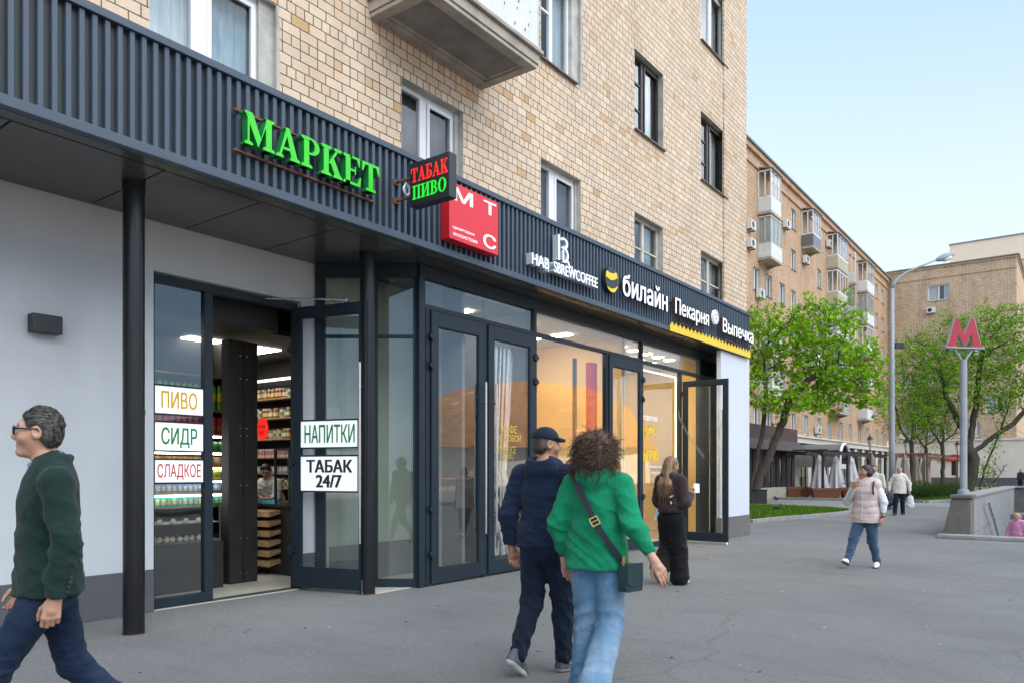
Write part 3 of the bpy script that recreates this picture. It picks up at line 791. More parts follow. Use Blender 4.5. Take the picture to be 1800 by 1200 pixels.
so = MB(); ys_ = [FY0, -7.4, -6.2, -5.0, -3.8, -2.6, -1.4, -.1, 1.12, 2.33, 3.53, 4.51, 5.50, 6.48, 7.5, 8.6, 9.8, 11.0, 12.2, 13.4, 14.6, 15.8, FY1]
for i in range(len(ys_) - 1):
    so.box(-7.855, -6.475, ys_[i] + .009, ys_[i+1] - .009, SZ - .002, SZ + .013)
for a_, b_ in zip(range(-9, 17, 3), range(-6, 18, 3)):
    so.box(-6.455, FX - .062, a_ + .002, min(b_, FY1) - .002, SZ - .001, SZ + .013)
so.build('soffit', M['soffit'], can)

# columns carrying the canopy
def column(px, py, label):
    p = onG(px, py); p.x = -6.93
    o = thing('canopy_column', (p.x, p.y, 0), label, 'column', 'black steel columns under the canopy')
    m = MB(); m.lathe([(.094, 0), (.092, .05), (.092, SZ - .10)], (p.x, p.y, 0), 28); m.build('shaft', M['column'], o, smooth=50)
    m = MB(); m.lathe([(.098, SZ - .10), (.098, SZ - .001)], (p.x, p.y, 0), 28); m.build('top_collar', M['column'], o, smooth=50)
    m = MB(); m.lathe([(.098, 0), (.097, .006), (.093, .009)], (p.x, p.y, 0), 24); m.build('foot_weld', M['rust'], o, smooth=50)
    return o, p
c1, c1p = column(236, 1113.5, 'round black steel column left of the shop window with the white word panels')
c2, c2p = column(656, 1044.5, 'round black steel column beside the open door leaf with the white boards')
st = MB()
for k in range(6):
    a = k * math.pi / 3 + .3
    st.prism([(-.006, -.03), (.006, -.03), (.009, 0), (.006, .03), (-.006, .03), (-.009, 0)], (c1p.x + .0725, c1p.y + .0625, 2.02), (math.cos(a)*-.66, math.cos(a)*.75, math.sin(a)), (math.sin(a)*.66, -math.sin(a)*.75, math.cos(a)), (.75, .66, 0), .004)
st.build('star_sticker', M['ink_green'], c1)
# wall lamp on the grey wall
ya, za = onX(48, 584, GX); yb_, zb = onX(101, 563, GX)
l = MB(); l.box(GX, GX + .12, ya, yb_, za, za + .17)
o = l.build('wall_lamp', M['charcoal'], bevel=.008, loc=(GX, ya, za)); tag(o, 'small dark box lamp fixed on the grey wall at the left', 'wall lamp')
# ------------------------------------------------------------------ signs on the canopy
def rect(x0, y0, x1, y1): return [(x0, y0), (x1, y0), (x1, y1), (x0, y1)]
def ring(cx, cy, rx, ry, tx, ty, a0=0, a1=360, n=28):
    """band between an outer ellipse and an inner ellipse (rx-tx, ry-ty), as a list of quads"""
    out = []
    for i in range(n):
        p, q = R(a0 + (a1-a0)*i/n), R(a0 + (a1-a0)*(i+1)/n)
        out.append([(cx+rx*math.cos(p), cy+ry*math.sin(p)), (cx+rx*math.cos(q), cy+ry*math.sin(q)),
                    (cx+(rx-tx)*math.cos(q), cy+(ry-ty)*math.sin(q)), (cx+(rx-tx)*math.cos(p), cy+(ry-ty)*math.sin(p))])
    return out
def arcband(cx, cy, rx, ry, tx, ty, a0, a1, n=16):
    o_ = [(cx+rx*math.cos(R(a0+(a1-a0)*i/n)), cy+ry*math.sin(R(a0+(a1-a0)*i/n))) for i in range(n+1)]
    i_ = [(cx+(rx-tx)*math.cos(R(a0+(a1-a0)*i/n)), cy+(ry-ty)*math.sin(R(a0+(a1-a0)*i/n))) for i in range(n+1)]
    return o_ + i_[::-1]
def serif(x0, x1, y, up=1, t=.055):
    return [(x0, y), (x1, y), (x1, y + up*t), (x1 - .06, y + up*(t+.05)), (x0 + .06, y + up*(t+.05)), (x0, y + up*t)]
def SL(ch):
    """slab-serif capital: (width, polygons) with cap height 1"""
    T = .25
    if ch == 'М': return 1.22, [rect(.12,0,.20,1), rect(.86,0,1.10,1), [(.02,1),(.32,1),(.66,.30),(.55,0)], [(.55,0),(.66,.30),(.90,1),(.86,.72)], serif(0,.33,0), serif(.74,1.22,0), serif(.0,.26,1,-1,.04), serif(.86,1.22,1,-1,.05)]
    if ch == 'А': return 1.04, [[(.10,0),(.19,0),(.53,.86),(.46,1)], [(.40,1),(.58,1),(.97,0),(.69,0)], rect(.26,.28,.74,.36), serif(0,.32,0), serif(.60,1.04,0)]
    if ch == 'Р': return .86, [rect(.12,0,.36,1), arcband(.42,.72,.42,.28,.22,.07,-90,90), rect(.3,.93,.44,1), rect(.3,.44,.44,.51), serif(0,.50,0), serif(0,.4,1,-1)]
    if ch == 'К': return 1.02, [rect(.12,0,.36,1), [(.34,.42),(.44,.42),(.86,.96),(.74,.96)], [(.40,.54),(.58,.68),(1.0,0),(.70,0)], serif(0,.48,0), serif(0,.48,1,-1), serif(.58,1.02,0), serif(.62,.98,1,-1)]
    if ch == 'Е': return .90, [rect(.12,0,.36,1), rect(.34,.92,.84,1), rect(.34,0,.86,.09), rect(.34,.47,.62,.55), [(.84,1),(.84,.70),(.79,.70),(.68,.94)], [(.86,0),(.90,.34),(.84,.34),(.70,.07)], rect(.58,.38,.63,.65), serif(0,.44,0), serif(0,.44,1,-1)]
    if ch == 'Т': return .94, [rect(.35,0,.59,1), rect(.02,.91,.92,1), [(.02,1),(.0,.66),(.06,.66),(.18,.92)], [(.92,1),(.94,.66),(.88,.66),(.76,.92)], serif(.2,.74,0)]
    if ch == 'Б': return .88, [rect(.12,0,.36,1), rect(.34,.92,.80,1), [(.80,1),(.82,.70),(.76,.70),(.66,.94)], arcband(.42,.29,.44,.29,.23,.07,-90,90), rect(.3,0,.44,.07), rect(.3,.51,.44,.58), serif(0,.44,1,-1), serif(0,.44,0)]
    if ch == 'П': return 1.06, [rect(.12,0,.36,1), rect(.70,0,.94,1), rect(.3,.91,.76,1), serif(0,.48,0), serif(.58,1.06,0), serif(0,.4,1,-1), serif(.66,1.06,1,-1)]
    if ch == 'И': return 1.10, [rect(.12,0,.36,1), rect(.74,0,.98,1), [(.34,.06),(.34,.26),(.76,.94),(.76,.74)], serif(0,.48,0), serif(.62,1.10,0), serif(0,.48,1,-1), serif(.62,1.10,1,-1)]
    if ch == 'В': return .92, [rect(.12,0,.36,1), arcband(.42,.745,.38,.255,.22,.06,-90,90), arcband(.42,.27,.46,.27,.24,.07,-90,90), rect(.3,.94,.44,1), rect(.3,.47,.44,.55), rect(.3,0,.44,.07), serif(0,.44,0), serif(0,.44,1,-1)]
    if ch == 'О': return 1.0, ring(.5,.5,.5,.52,.25,.07)
def slab_word(parent, word, org, u, v, n, width, height, depth, mats):
    org, u, v, n = Vector(org), Vector(u), Vector(v), Vector(n)
    tot = sum(SL(c)[0] for c in word) + .06 * (len(word) - 1); k = width / tot; x = 0
    for c in word:
        w_, polys = SL(c); mb = MB()
        for i, p in enumerate(polys):
            mb.prism([(a * k, b * height) for a, b in p], org + u * x * 1.0 + n * (.0005 * (i % 7)), u, v, n, depth, 0, 1)
        mb.build('letter', mats, parent)
        x += (w_ + .06) * k
UY, UZ, NX = (0, 1, 0), (0, 0, 1), (1, 0, 0)
# the green word
y0, z0 = onX(430, 251, FX + .13); y1, _ = onX(667, 300, FX + .13)
s = thing('market_sign', (FX, y0, z0), 'row of bright green three dimensional letters on rusty rails on the canopy', 'sign')
slab_word(s, 'МАРКЕТ', (FX + .13, y0, z0), UY, UZ, NX, y1 - y0, .30, .085, [M['green_let'], M['green_side']])
for dz in (-.055, .315):
    m = MB(); m.box(FX + .003, FX + .03, y0 - .04, y1 + .03, z0 + dz, z0 + dz + .022); m.build('mounting_rail', M['rust'], s, bevel=.003)
# the blade sign
bs = thing('tobacco_sign', (-5.7, 6.15, 4.4), 'black box sign on brackets with red and green lit words ТАБАК ПИВО', 'sign')
m = MB(); m.box(-5.985, -5.40, 6.09, 6.21, 4.405, 4.885); m.build('case', M['charcoal'], bs, bevel=.006)
slab_word(bs, 'ТАБАК', (-5.965, 6.0885, 4.665), (1, 0, 0), UZ, (0, -1, 0), .545, .155, .004, [M['red_let'], M['red_let']])
slab_word(bs, 'ПИВО', (-5.945, 6.0885, 4.475), (1, 0, 0), UZ, (0, -1, 0), .50, .15, .004, [M['green_led'], M['green_led']])
for z in (4.53, 4.74):
    m = MB(); m.box(FX + .0, -5.986, 6.12, 6.15, z, z + .022); m.box(FX + .0, FX + .012, 6.09, 6.18, z - .02, z + .045); m.build('bracket', M['rust'], bs)
m = MB()
for k in range(3): m.tube([(-6.09 + .01*k, 6.135 + .045*math.cos(a*math.pi/9)*(1), 4.635 + (.05+.008*k)*math.sin(a*math.pi/9)) for a in range(19)], .006, 5)
m.build('cable_coil', M['white_pvc'], bs)
# red square
y0, zt = onX(790, 317, FX + .15); y1, zr = onX(876, 357, FX + .15); zb = onX(876, 450, FX + .15)[1]
ms = thing('telecom_sign', (FX, y0, zb), 'red square box sign with three white letters in its corners', 'sign')
m = MB(); m.box(FX + .006, FX + .15, y0, y1, zb, zr); m.build('case', M['sign_red'], ms, bevel=.006)
wq, hq = y1 - y0, zr - zb; m = MB(); fx = FX + .153
add_text(m, 'М', (fx, y0 + wq*.09, zr - hq*.30), UY, UZ, NX, wq*.36, hq*.235, .004, 0, .01); m.build('letter', M['white_lit'], ms); m = MB()
add_text(m, 'Т', (fx, y0 + wq*.69, zr - hq*.30), UY, UZ, NX, wq*.25, hq*.235, .004, 0, .01); m.build('letter', M['white_lit'], ms); m = MB()
add_text(m, 'С', (fx, y0 + wq*.68, zb + hq*.075), UY, UZ, NX, wq*.26, hq*.25, .004, 0, .01)
m.build('letter', M['white_lit'], ms)
m = MB(); add_text(m, 'ЦИФРОВАЯ', (fx, y0 + wq*.065, zb + hq*.185), UY, UZ, NX, wq*.42, hq*.052, .003, 0); m.build('small_lettering', M['white_lit'], ms); m = MB()
add_text(m, 'ЭКОСИСТЕМА', (fx, y0 + wq*.065, zb + hq*.075), UY, UZ, NX, wq*.49, hq*.052, .003, 0)
m.build('small_lettering', M['white_lit'], ms)
# coffee shop letters
lx = FX + .13
y0, zb0 = onX(935.5, 464.5, lx); y1, zb1 = onX(1050.5, 506, lx)
cs = thing('coffee_sign', (FX, y0, zb0), 'small white and silver letters under a tall monogram on the canopy', 'sign')
wq = y1 - y0; m = MB(); zb0 = (zb0 + zb1) / 2
add_text(m, 'HAB', (lx, y0, zb0), UY, UZ, NX, wq*.235, .155, .10, 0, .014, 1); m.build('lettering', [M['white_lit'], M['grey_let']], cs); m = MB()
add_text(m, 'SBREWCOFFEE', (lx, y0 + wq*.305, zb0), UY, UZ, NX, wq*.695, .155, .10, 0, .014, 1)
m.build('lettering', [M['white_lit'], M['grey_let']], cs)
m = MB(); m.box(lx - .14, lx, y0 + wq*.222, y0 + wq*.234, zb0 - .035, zb0 + .02); m.box(lx-.14, lx, y0 + wq*.185, y0 + wq*.195, zb0 - .03, zb0 - .012); m.build('comma_mark', M['grey_let'], cs)
ym, zm = onX(981.5, 456.5, lx); yr, _ = onX(1002, 450, lx); k = (yr - ym) / .84; hh = .37
m = MB()
for i, p in enumerate([rect(0, 0, .12, 1), arcband(.40, .735, .30, .22, .12, .085, -90, 150), rect(.24, .50, .42, .575), arcband(.44, .27, .30, .30, .12, .085, -90, 92), rect(.30, 0, .41, .46), rect(.30, -.03, .46, .055), [(.62, .06), (.74, .10), (.82, -.06), (.93, -.09), (1.02, -.05), (1.0, -.15), (.88, -.16), (.74, -.10)]]):
    m.prism([(a * k, b * hh) for a, b in p], (lx + .0005*i, ym, zm), UY, UZ, NX, .10, 0, 1)
m.build('monogram', [M['white_lit'], M['grey_let']], cs)
# striped ball and name
lx = FX + .09
yc, zc = onX(1075.5, 492, lx)
bsn = thing('striped_ball_sign', (FX, yc, zc), 'round black and yellow striped ball with large white letters beside it', 'sign')
rb = .205
m = MB(); m.prism([(rb*math.cos(i*math.pi/20), rb*math.sin(i*math.pi/20)) for i in range(40)], (lx, yc, zc), UY, UZ, NX, .075); m.build('ball', M['charcoal'], bsn)
def bandpoly(lo, hi, n=22):
    """part of the disc between two sagging curves"""
    def curve(c, amp): return [(rb*(-1 + 2*i/n), c + amp*(1 - (1 - 2*i/n)**2)*-1 + .25*rb*(2*i/n - 1)*-.0 + .12*rb*(2*i/n-1)) for i in range(n+1)]
    a, b_ = curve(lo, .10*rb/.2*.6), curve(hi, .10*rb/.2*.6)
    cl = lambda p: (p[0], max(-math.sqrt(max(0, rb*rb - p[0]**2)), min(math.sqrt(max(0, rb*rb - p[0]**2)), p[1])))
    return [(cl(p), cl(q)) for p, q in zip(a, b_)]
m = MB()
for lo, hi in ((-.215, -.085), (.055, .165)):
    st_ = bandpoly(lo, hi)
    for (p0, q0), (p1, q1) in zip(st_[:-1], st_[1:]):
        if (q0[1]-p0[1]) + (q1[1]-p1[1]) < .004: continue
        m.prism([p0, p1, q1, q0], (lx + .004, yc, zc), UY, UZ, NX, .003)
m.build('yellow_stripe', M['yellow'], bsn)
y0, za = onX(1093.5, 521, lx); y1, zb_ = onX(1171.5, 547, lx); m = MB()
za = (za + zb_) / 2
add_text(m, 'билайн', (lx + .02, y0, za), UY, UZ, NX, y1 - y0, .385, .04, 0, .016, 1); m.build('lettering', [M['white_lit'], M['charcoal']], bsn)
# bakery
lx = FX + .14
y0, za = onX(1187.5, 551, lx); y1, _ = onX(1246, 580, lx); y2, zc_ = onX(1271, 592, lx); y3, _ = onX(1324, 600, lx)
ps = thing('bakery_sign', (FX, y0, za), 'two words in white letters with a round badge between them above the yellow zigzag', 'sign')
m = MB(); zt = za - .055
def add_word(m, txt, ya, yb_, z, h, bold):
    vs, fs, _sd = text_geo(txt, bold); ys = [p[1] for p in vs]; asc = max(ys); desc = min(ys)
    add_text(m, txt, (lx, ya, z + h*desc/asc), UY, UZ, NX, yb_ - ya, h*(asc-desc)/asc, .07, 0, bold, 1)
add_word(m, 'Пекарня', y0, y1, zt + .06, .29, .018); m.build('lettering', [M['white_lit'], M['brownlet']], ps); m = MB(); add_word(m, 'Выпечка', y2, y3, zt + .06, .29, .018)
m.build('lettering', [M['white_lit'], M['brownlet']], ps)
m = MB()
for a, b_ in ((y0, y1), (y2, y3 - .5)): m.box(FX + .004, lx - .102, a + .3, b_ - .02, zt - .06, zt - .04); m.box(FX+.004, lx - .102, a + .02, b_ - .02, zt + .28, zt + .295)
m.build('mounting_rail', M['brownlet'], ps)
yc, zc = onX(1259, 557.5, lx); m = MB()
m.prism([(.145*math.cos(i*math.pi/16), .145*math.sin(i*math.pi/16)) for i in range(32)], (lx, yc, zc), UY, UZ, NX, .05); m.build('badge', M['white_lit'], ps)
m = MB()
for i, p in enumerate(ring(0, 0, .128, .128, .012, .012, 0, 360, 32) + ring(0, .0, .07, .055, .02, .02, 200, 340, 10) + [rect(-.06, .005, -.03, .025), rect(.03, .005, .06, .025), rect(-.075, .04, .075, .055)]): m.prism(p, (lx + .004, yc, zc), UY, UZ, NX, .003)
m.build('badge_drawing', M['brownlet'], ps)
# yellow zigzag trim under the bakery sign
ya = onX(1178, 590, FX + .03)[0]; n = 24; pts = [(ya, SZ + .002)]; pts.append((FY1 + .02, SZ + .002))
for i in range(n + 1):
    yk = FY1 + .02 - (FY1 + .02 - ya) * i / n
    pts.append((yk, SZ + .17)); 
    if i < n: pts.append((yk - (FY1 + .02 - ya) / n / 2, SZ + .105))
z_ = MB()
base = [(ya, SZ + .002), (FY1 + .02, SZ + .002), (FY1 + .02, SZ + .105), (ya, SZ + .105)]
z_.prism(base, (FX + .032, 0, 0), UY, UZ, NX, .012)
for i in range(n):
    a = ya + (FY1 + .02 - ya) * i / n; b_ = ya + (FY1 + .02 - ya) * (i + 1) / n
    z_.prism([(a, SZ + .105), (b_, SZ + .105), ((a + b_) / 2, SZ + .185)], (FX + .032, 0, 0), UY, UZ, NX, .012)
o = z_.build('zigzag_trim', M['yellow'], None, loc=(FX, ya, SZ)); tag(o, 'yellow zigzag edged trim strip at the far end of the canopy', 'trim')
# security camera under the soffit
p = onX(1290, 637, -6.45); sc_ = thing('security_camera', (-6.45, p[0], SZ), 'small dark security camera hanging under the far end of the canopy', 'camera')
m = MB(); m.tube([(-6.45, p[0], SZ - .005), (-6.45, p[0], SZ - .12)], .018, 8); m.build('bracket', M['darksteel'], sc_)
m = MB(); m.tube([(-6.52, p[0] + .02, SZ - .15), (-6.40, p[0] - .02, SZ - .13), (-6.33, p[0] - .04, SZ - .15)], [.045, .05, .046], 12); m.build('housing', M['charcoal'], sc_, smooth=40)
m = MB(); m.tube([(-6.45, p[0], SZ - .02), (-6.47, p[0] - .12, SZ - .09), (-6.46, p[0] - .22, SZ - .04), (-6.46, p[0] - .3, SZ - .005)], .005, 5); m.build('cable', M['charcoal'], sc_)
# ------------------------------------------------------------------ shop entrances and glazing
def hinge(mb, p, ax, az=(0, 0, 1)):
    ax = Vector(ax); c = Vector(p)
    n = Vector((ax.y, -ax.x, 0))
    mb.obox(c, ax, n, az, .022, .02, .055); mb.obox(c + ax*.03 + n*.004, ax, n, az, .028, .014, .022); mb.obox(c - ax*.03 + n*.004, ax, n, az, .02, .014, .03)
def leaf(parent, A, B, z0, z1, gm, stile=.105, top=.12, bottom=.20, handle=None, hinges=None, name='door', th=.055):
    """door leaf between plan points A (hinge) and B; sub-parts: pane, handle, hinges"""
    A = Vector((*A, 0)); B = Vector((*B, 0)); t = (B - A).normalized(); n = Vector((t.y, -t.x, 0)); w = (B - A).length
    P = lambda a, z, d: tuple(A + t*a + n*(-d) + Vector((0, 0, z)))
    f = MB()
    pbox(f, P, 0, stile, z0, z1, -th/2, th/2); pbox(f, P, w - stile, w, z0, z1, -th/2, th/2)
    pbox(f, P, stile, w - stile, z0, z0 + bottom, -th/2, th/2); pbox(f, P, stile, w - stile, z1 - top, z1, -th/2, th/2)
    for a, b, c, d in ((stile, stile + .014, z0 + bottom, z1 - top), (w - stile - .014, w - stile, z0 + bottom, z1 - top), (stile + .014, w - stile - .014, z0 + bottom, z0 + bottom + .014), (stile + .014, w - stile - .014, z1 - top - .014, z1 - top)):
        pbox(f, P, a, b, c, d, -th/2 + .012, th/2 - .012)
    o = f.build(name, M['frame'], parent, bevel=.004)
    g = MB(); g.quad(P(stile, z0 + bottom, 0), P(w - stile, z0 + bottom, 0), P(w - stile, z1 - top, 0), P(stile, z1 - top, 0)); g.build('pane', M[gm], o)
    if handle:
        for side in handle['sides']:
            h = MB(); a = handle['a'] if handle['a'] > 0 else w + handle['a']; d = -side * (th/2 + .07)
            h.tube([P(a, handle['z0'], d), P(a, handle['z1'], d)], .016, 10)
            for zz in (handle['z0'] + .28, handle['z1'] - .28): h.tube([P(a, zz, d), P(a, zz, -side*th/2)], .009, 8)
            h.build('handle', M['steel'], o, smooth=50)
    if hinges:
        for zz in hinges[1]:
            h = MB(); q = A + t*(0.0 if hinges[0] > 0 else w) + n*(th/2 + .012); hinge(h, (q.x, q.y, zz), t); h.build('hinge', M['frame'], o, bevel=.003)
    return o, P
# ---- market entrance in the grey wall
GXr = GX - .10
me = thing('market_entrance', (GXr, 5.1, 0), 'dark framed market entrance with a fixed glass panel and an open glass door leaf', 'shop entrance')
P = PX(GXr); f = MB()
YM0, YM1 = onX(357, 0, GXr)[0], onX(372, 0, GXr)[0]
pbox(f, P, DY0, DY0 + .05, 0, DZ - .02, -.03, .05); pbox(f, P, YM0, YM1, .12, DZ - .10, -.03, .05); pbox(f, P, DY1 - .05, DY1 - .002, 0, DZ - .02, -.03, .05)
pbox(f, P, DY0 + .051, DY1 - .051, DZ - .10, DZ - .02, -.03, .05); pbox(f, P, DY0 + .051, YM1, .015, .119, -.03, .05)
f.build('frame', M['frame'], me, bevel=.004)
g = MB(); g.quad(P(DY0 + .04, .1, .01), P(YM0 + .01, .1, .01), P(YM0 + .01, DZ - .09, .01), P(DY0 + .04, DZ - .09, .01)); g.build('pane', M['glass_shop'], me)
f = MB(); pbox(f, P, DY0 + .02, YM1 - .01, 0.002, .014, -.05, .3); pbox(f, P, YM1, DY1 - .05, .002, .02, -.06, .06); f.build('threshold', M['darksteel'], me)
dl, DP = leaf(me, (-7.93, 6.0), (-6.86, 6.29), .045, 3.52, 'glass_door', stile=.125, top=.13, bottom=.24, handle=dict(a=-.07, z0=.62, z1=2.78, sides=(1,)), hinges=(1, (.5, 1.6, 3.0)))
m = MB(); m.tube([(-7.86, 5.55, 3.55), (-7.35, 6.02, 3.56), (-7.1, 6.14, 3.54)], .012, 6); m.obox((-7.25, 6.13, 3.53), (.965, .26, 0), (-.26, .965, 0), (0, 0, 1), .16, .02, .022); m.build('door_closer', M['steel'], me)
m = MB(); q = Vector(DP(1.04, .05, -.05)); m.tube([q + Vector((0,0,.13)), q, q + Vector((.0, 0, -.04))], [.011, .010, .018], 8); m.build('floor_stop', M['darksteel'], dl)
# market header box and pillar seen in the doorway
# boards on the glass
def board(name, P, a0, a1, z0, z1, txt, ink, label, lines=None, d=-.014, group=None):
    c = P((a0 + a1)/2, z0, d); o = thing(name, c, label, 'sign', group)
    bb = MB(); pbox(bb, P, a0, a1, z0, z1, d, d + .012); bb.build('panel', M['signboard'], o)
    fb = MB(); t = .012
    for q in ((a0 - t, a1 + t, z1, z1 + t*1.6), (a0 - t, a1 + t, z0 - t*1.6, z0), (a0 - t, a0, z0, z1), (a1, a1 + t, z0, z1)): pbox(fb, P, *q, d - .004, d + .012)
    fb.build('board_frame', M['frame'], o)
    o0 = Vector(P(0, 0, d - .0025)); u = (Vector(P(1, 0, 0)) - Vector(P(0, 0, 0))); n = (Vector(P(0, 0, 0)) - Vector(P(0, 0, 1)))
    k = MB(); w, h = a1 - a0, z1 - z0
    for (s, x0, x1, y0, y1, b) in lines: add_text(k, s, o0 + u*(a0 + w*x0) + Vector((0, 0, z0 + h*y0)), u, (0, 0, 1), n, w*(x1 - x0), h*(y1 - y0), .002, 0, b)
    k.build('lettering', M[ink], o); return o
pw0, pw1 = DY0 + .06, YM0 - .01
zz = lambda py, px: onX(px, py, GXr)[1]
def zrow(t, b): return zz(b, 310), zz(t, 310)
for nm, t, b, txt, ink, lab, l0, bo in (('beer_board', 680, 727, 'ПИВО', 'ink_yellow', 'white panel on the shop glass with yellow word ПИВО, top of the three', .13, .012), ('cider_board', 743, 791, 'СИДР', 'ink_green', 'white panel on the shop glass with green word СИДР, middle of the three', .13, .012), ('sweets_board', 808, 846.5, 'СЛАДКОЕ', 'ink_red', 'white panel on the shop glass with red word СЛАДКОЕ, lowest of the three', .05, .008)):
    z0, z1 = zrow(t, b); lo = .20 if txt not in ('СИДР', 'СЛАДКОЕ') else .10
    board(nm, P, pw0, pw1, z0, z1, txt, ink, lab, [(txt, l0, 1 - l0, lo, .83, bo)])
DPm = lambda a, z, d: DP(a, z, d)
z0, z1 = 1.78, 2.11
board('drinks_board', DPm, .14, .965, 1.78, 2.10, '', 'ink_green', 'white panel on the open door leaf with green word НАПИТКИ', [('НАПИТКИ', .07, .95, .17, .85, .012)], d=-.03)
board('tobacco_board', DPm, .14, .965, 1.245, 1.665, '', 'ink_black', 'white panel on the open door leaf with black words ТАБАК 24/7', [('ТАБАК', .11, .90, .54, .90, .03), ('24/7', .28, .72, .10, .46, .03)], d=-.03)

# ---- the long glazed shopfront
GL = -6.75
yg = lambda px: onX(px, 0, GL)[0]
sf = thing('glazed_shopfront', (GL, 11, 0), 'long dark framed glass shopfront with four tall doors under the canopy', 'shopfront')
P = PX(GL)
cy0 = yg(741); T0, T1, DT = 3.95, 4.11, 3.56
f = MB()
GEND = 17.5
pbox(f, P, cy0 - .03, GEND, T0, SZ - .004, -.01, .09)                                # header
pbox(f, P, cy0 - .05, cy0 + .06, 0, T0, -.012, .10)                                  # corner post
posts = [yg(752), yg(853), yg(941), yg(1067), yg(1129), yg(1197), yg(1230)]
for i, yk in enumerate(posts):
    z1 = T0 if i in (2, 4, 6) else DT
    pbox(f, P, yk - .035, yk + .035, .0, z1, -.006, .08)
pbox(f, P, cy0 + .06, posts[0] - .036, 0, .1, 0, .07)
pbox(f, P, cy0 + .062, posts[2] - .036, DT, DT + .06, -.004, .075); pbox(f, P, posts[2] + .036, posts[4] - .036, DT, DT + .06, -.004, .075); pbox(f, P, posts[4] + .036, GEND, DT - .02, DT + .05, -.004, .075)
pbox(f, P, posts[2] + .036, posts[3] - .036, .0, .10, 0, .07); pbox(f, P, posts[4] + .036, posts[5] - .036, .0, .10, 0, .07)
f.build('frame', M['frame'], sf, bevel=.004)
def pane(a0, a1, z0, z1, d=.03): 
    g = MB(); g.quad(P(a0, z0, d), P(a1, z0, d), P(a1, z1, d), P(a0, z1, d)); g.build('pane', M['glass_shop'], sf)
ym = yg(852)
pane(cy0 + .05, ym, DT + .05, T0 + .01); pane(ym + .012, posts[2], DT + .05, T0 + .01); pane(posts[2], yg(1012), DT + .05, T0 + .01); pane(yg(1012) + .012, posts[4], DT + .05, T0 + .01); pane(posts[4], posts[6], DT + .04, T0 + .01)
pane(cy0 + .05, posts[0], .09, DT + .01); pane(posts[2], posts[3], .09, DT + .01); pane(posts[4], posts[5], .09, DT + .01)
for i0, i1, hl, hs in ((0, 1, 1, -1), (1, 2, -1, 1), (3, 4, -1, 1)):
    a0, a1 = posts[i0] + .04, posts[i1] - .04
    leaf(sf, (GL + .005, a0), (GL + .005, a1), .03, DT - .01, 'glass_shop', stile=.135 if i0 < 3 else .12, top=.19, bottom=.19, handle=dict(a=(a1 - a0) - .07 if hs < 0 else .09, z0=.62, z1=2.72, sides=(1, -1) if i0 < 3 else (-1,)), hinges=(hl, (.42, 1.0, 2.85, 3.22)))
leaf(sf, (GL + .03, 14.93), (-5.74, 14.93), .05, 3.36, 'glass_door', stile=.10, top=.11, bottom=.17, handle=dict(a=-.16, z0=.55, z1=2.75, sides=(1, -1)), hinges=(1, (.4, 2.5, 3.1)))
m = MB(); m.tube([(-5.76, 14.90, .05), (-5.73, 14.86, .0)], .012, 6); m.build('floor_stop', M['steel'], sf)
# louvre over the last opening
m = MB(); y0, y1 = posts[6] + .04, GEND - .02
pbox(m, P, y0, y1, DT + .06, T0, .05, .06, 1)
for k in range(7): 
    z = DT + .08 + k*.053
    m.add([P(y0, z, -.0), P(y1, z, -.0), P(y1, z + .04, .045), P(y0, z + .04, .045)], [(0, 1, 2, 3)], 0)
m.build('louvre', [M['frame'], M['black']], sf)
m = MB(); pbox(m, P, posts[6] + .036, GEND, 0.02, DT - .03, .02, .05); m.build('blank_panel', M['frame'], sf)
# chamfered glass corner: from the corner post back to the grey wall, parallel to neither street line
Aq = Vector((GL - .05, cy0 - .04, 0)); t = Vector((-.8, -.6, 0)); wq = (GX + .03 - Aq.x) / t.x
nq = Vector((.6, -.8, 0))
CP = lambda a, z, d: tuple(Aq + t*a - nq*d + Vector((0, 0, z)))
f = MB()
pbox(f, CP, 0, .045, 0, T0, -.0, .07); pbox(f, CP, .50, .57, .0, T0, 0, .07); pbox(f, CP, wq - .12, wq, 0, T0, 0, .07)
pbox(f, CP, .0, wq, T0 + .001, SZ - .004, -.01, .08)
for a0, a1 in ((.046, .499), (.571, wq - .121)):
    pbox(f, CP, a0, a1, 0, .11, 0, .07); pbox(f, CP, a0, a1, 3.18, 3.22, 0, .07)
f.build('corner_frame', M['frame'], sf, bevel=.004)
for a0, a1 in ((.04, .51), (.56, wq - .11)):
    for z0, z1 in ((.1, 3.19), (3.21, T0 + .01)):
        g = MB(); g.quad(CP(a0, z0, .03), CP(a1, z0, .03), CP(a1, z1, .03), CP(a0, z1, .03)); g.build('pane', M['glass_shop'], sf)
# lettering stuck on the glass
def decal(name, txts, ink, label, d=.022):
    o = None; k = MB(); a00 = None
    for (s, a0, a1, z0, z1, b) in txts:
        if a00 is None: a00 = (a0, z0)
        if isinstance(s, str): add_text(k, s, P(a0, z0, d), UY, UZ, NX, a1 - a0, z1 - z0, .001, 0, b)
        else:
            for poly in s: k.prism([(p[0]*(a1-a0), p[1]*(z1-z0)) for p in poly], P(a0, z0, d), UY, UZ, NX, .001)
    o = k.build(name, M[ink], None, loc=P(*a00, d)); return tag(o, label, 'window lettering')
gx = lambda px, py: onX(px, py, GL)
def T_(s, pxa, pxb, pyt, pyb, b=0.0):
    a0, z0 = gx(pxa, pyb); a1, z1 = gx(pxb, pyt); zt = gx(pxa, pyt)[1]
    return (s, a0, a1, z0, zt, b)
decal('coffee_lettering', [T_('КОФЕ', 884, 911, 745, 760), T_('С СОБОЙ', 880, 918, 759, 774), T_('ЛУЧШЕНСЕ', 872, 909, 782, 795), T_('ТОЛЬКО', 880, 905, 793, 806)], 'yellow', 'thin yellow lettering about coffee on the right hand cafe door')
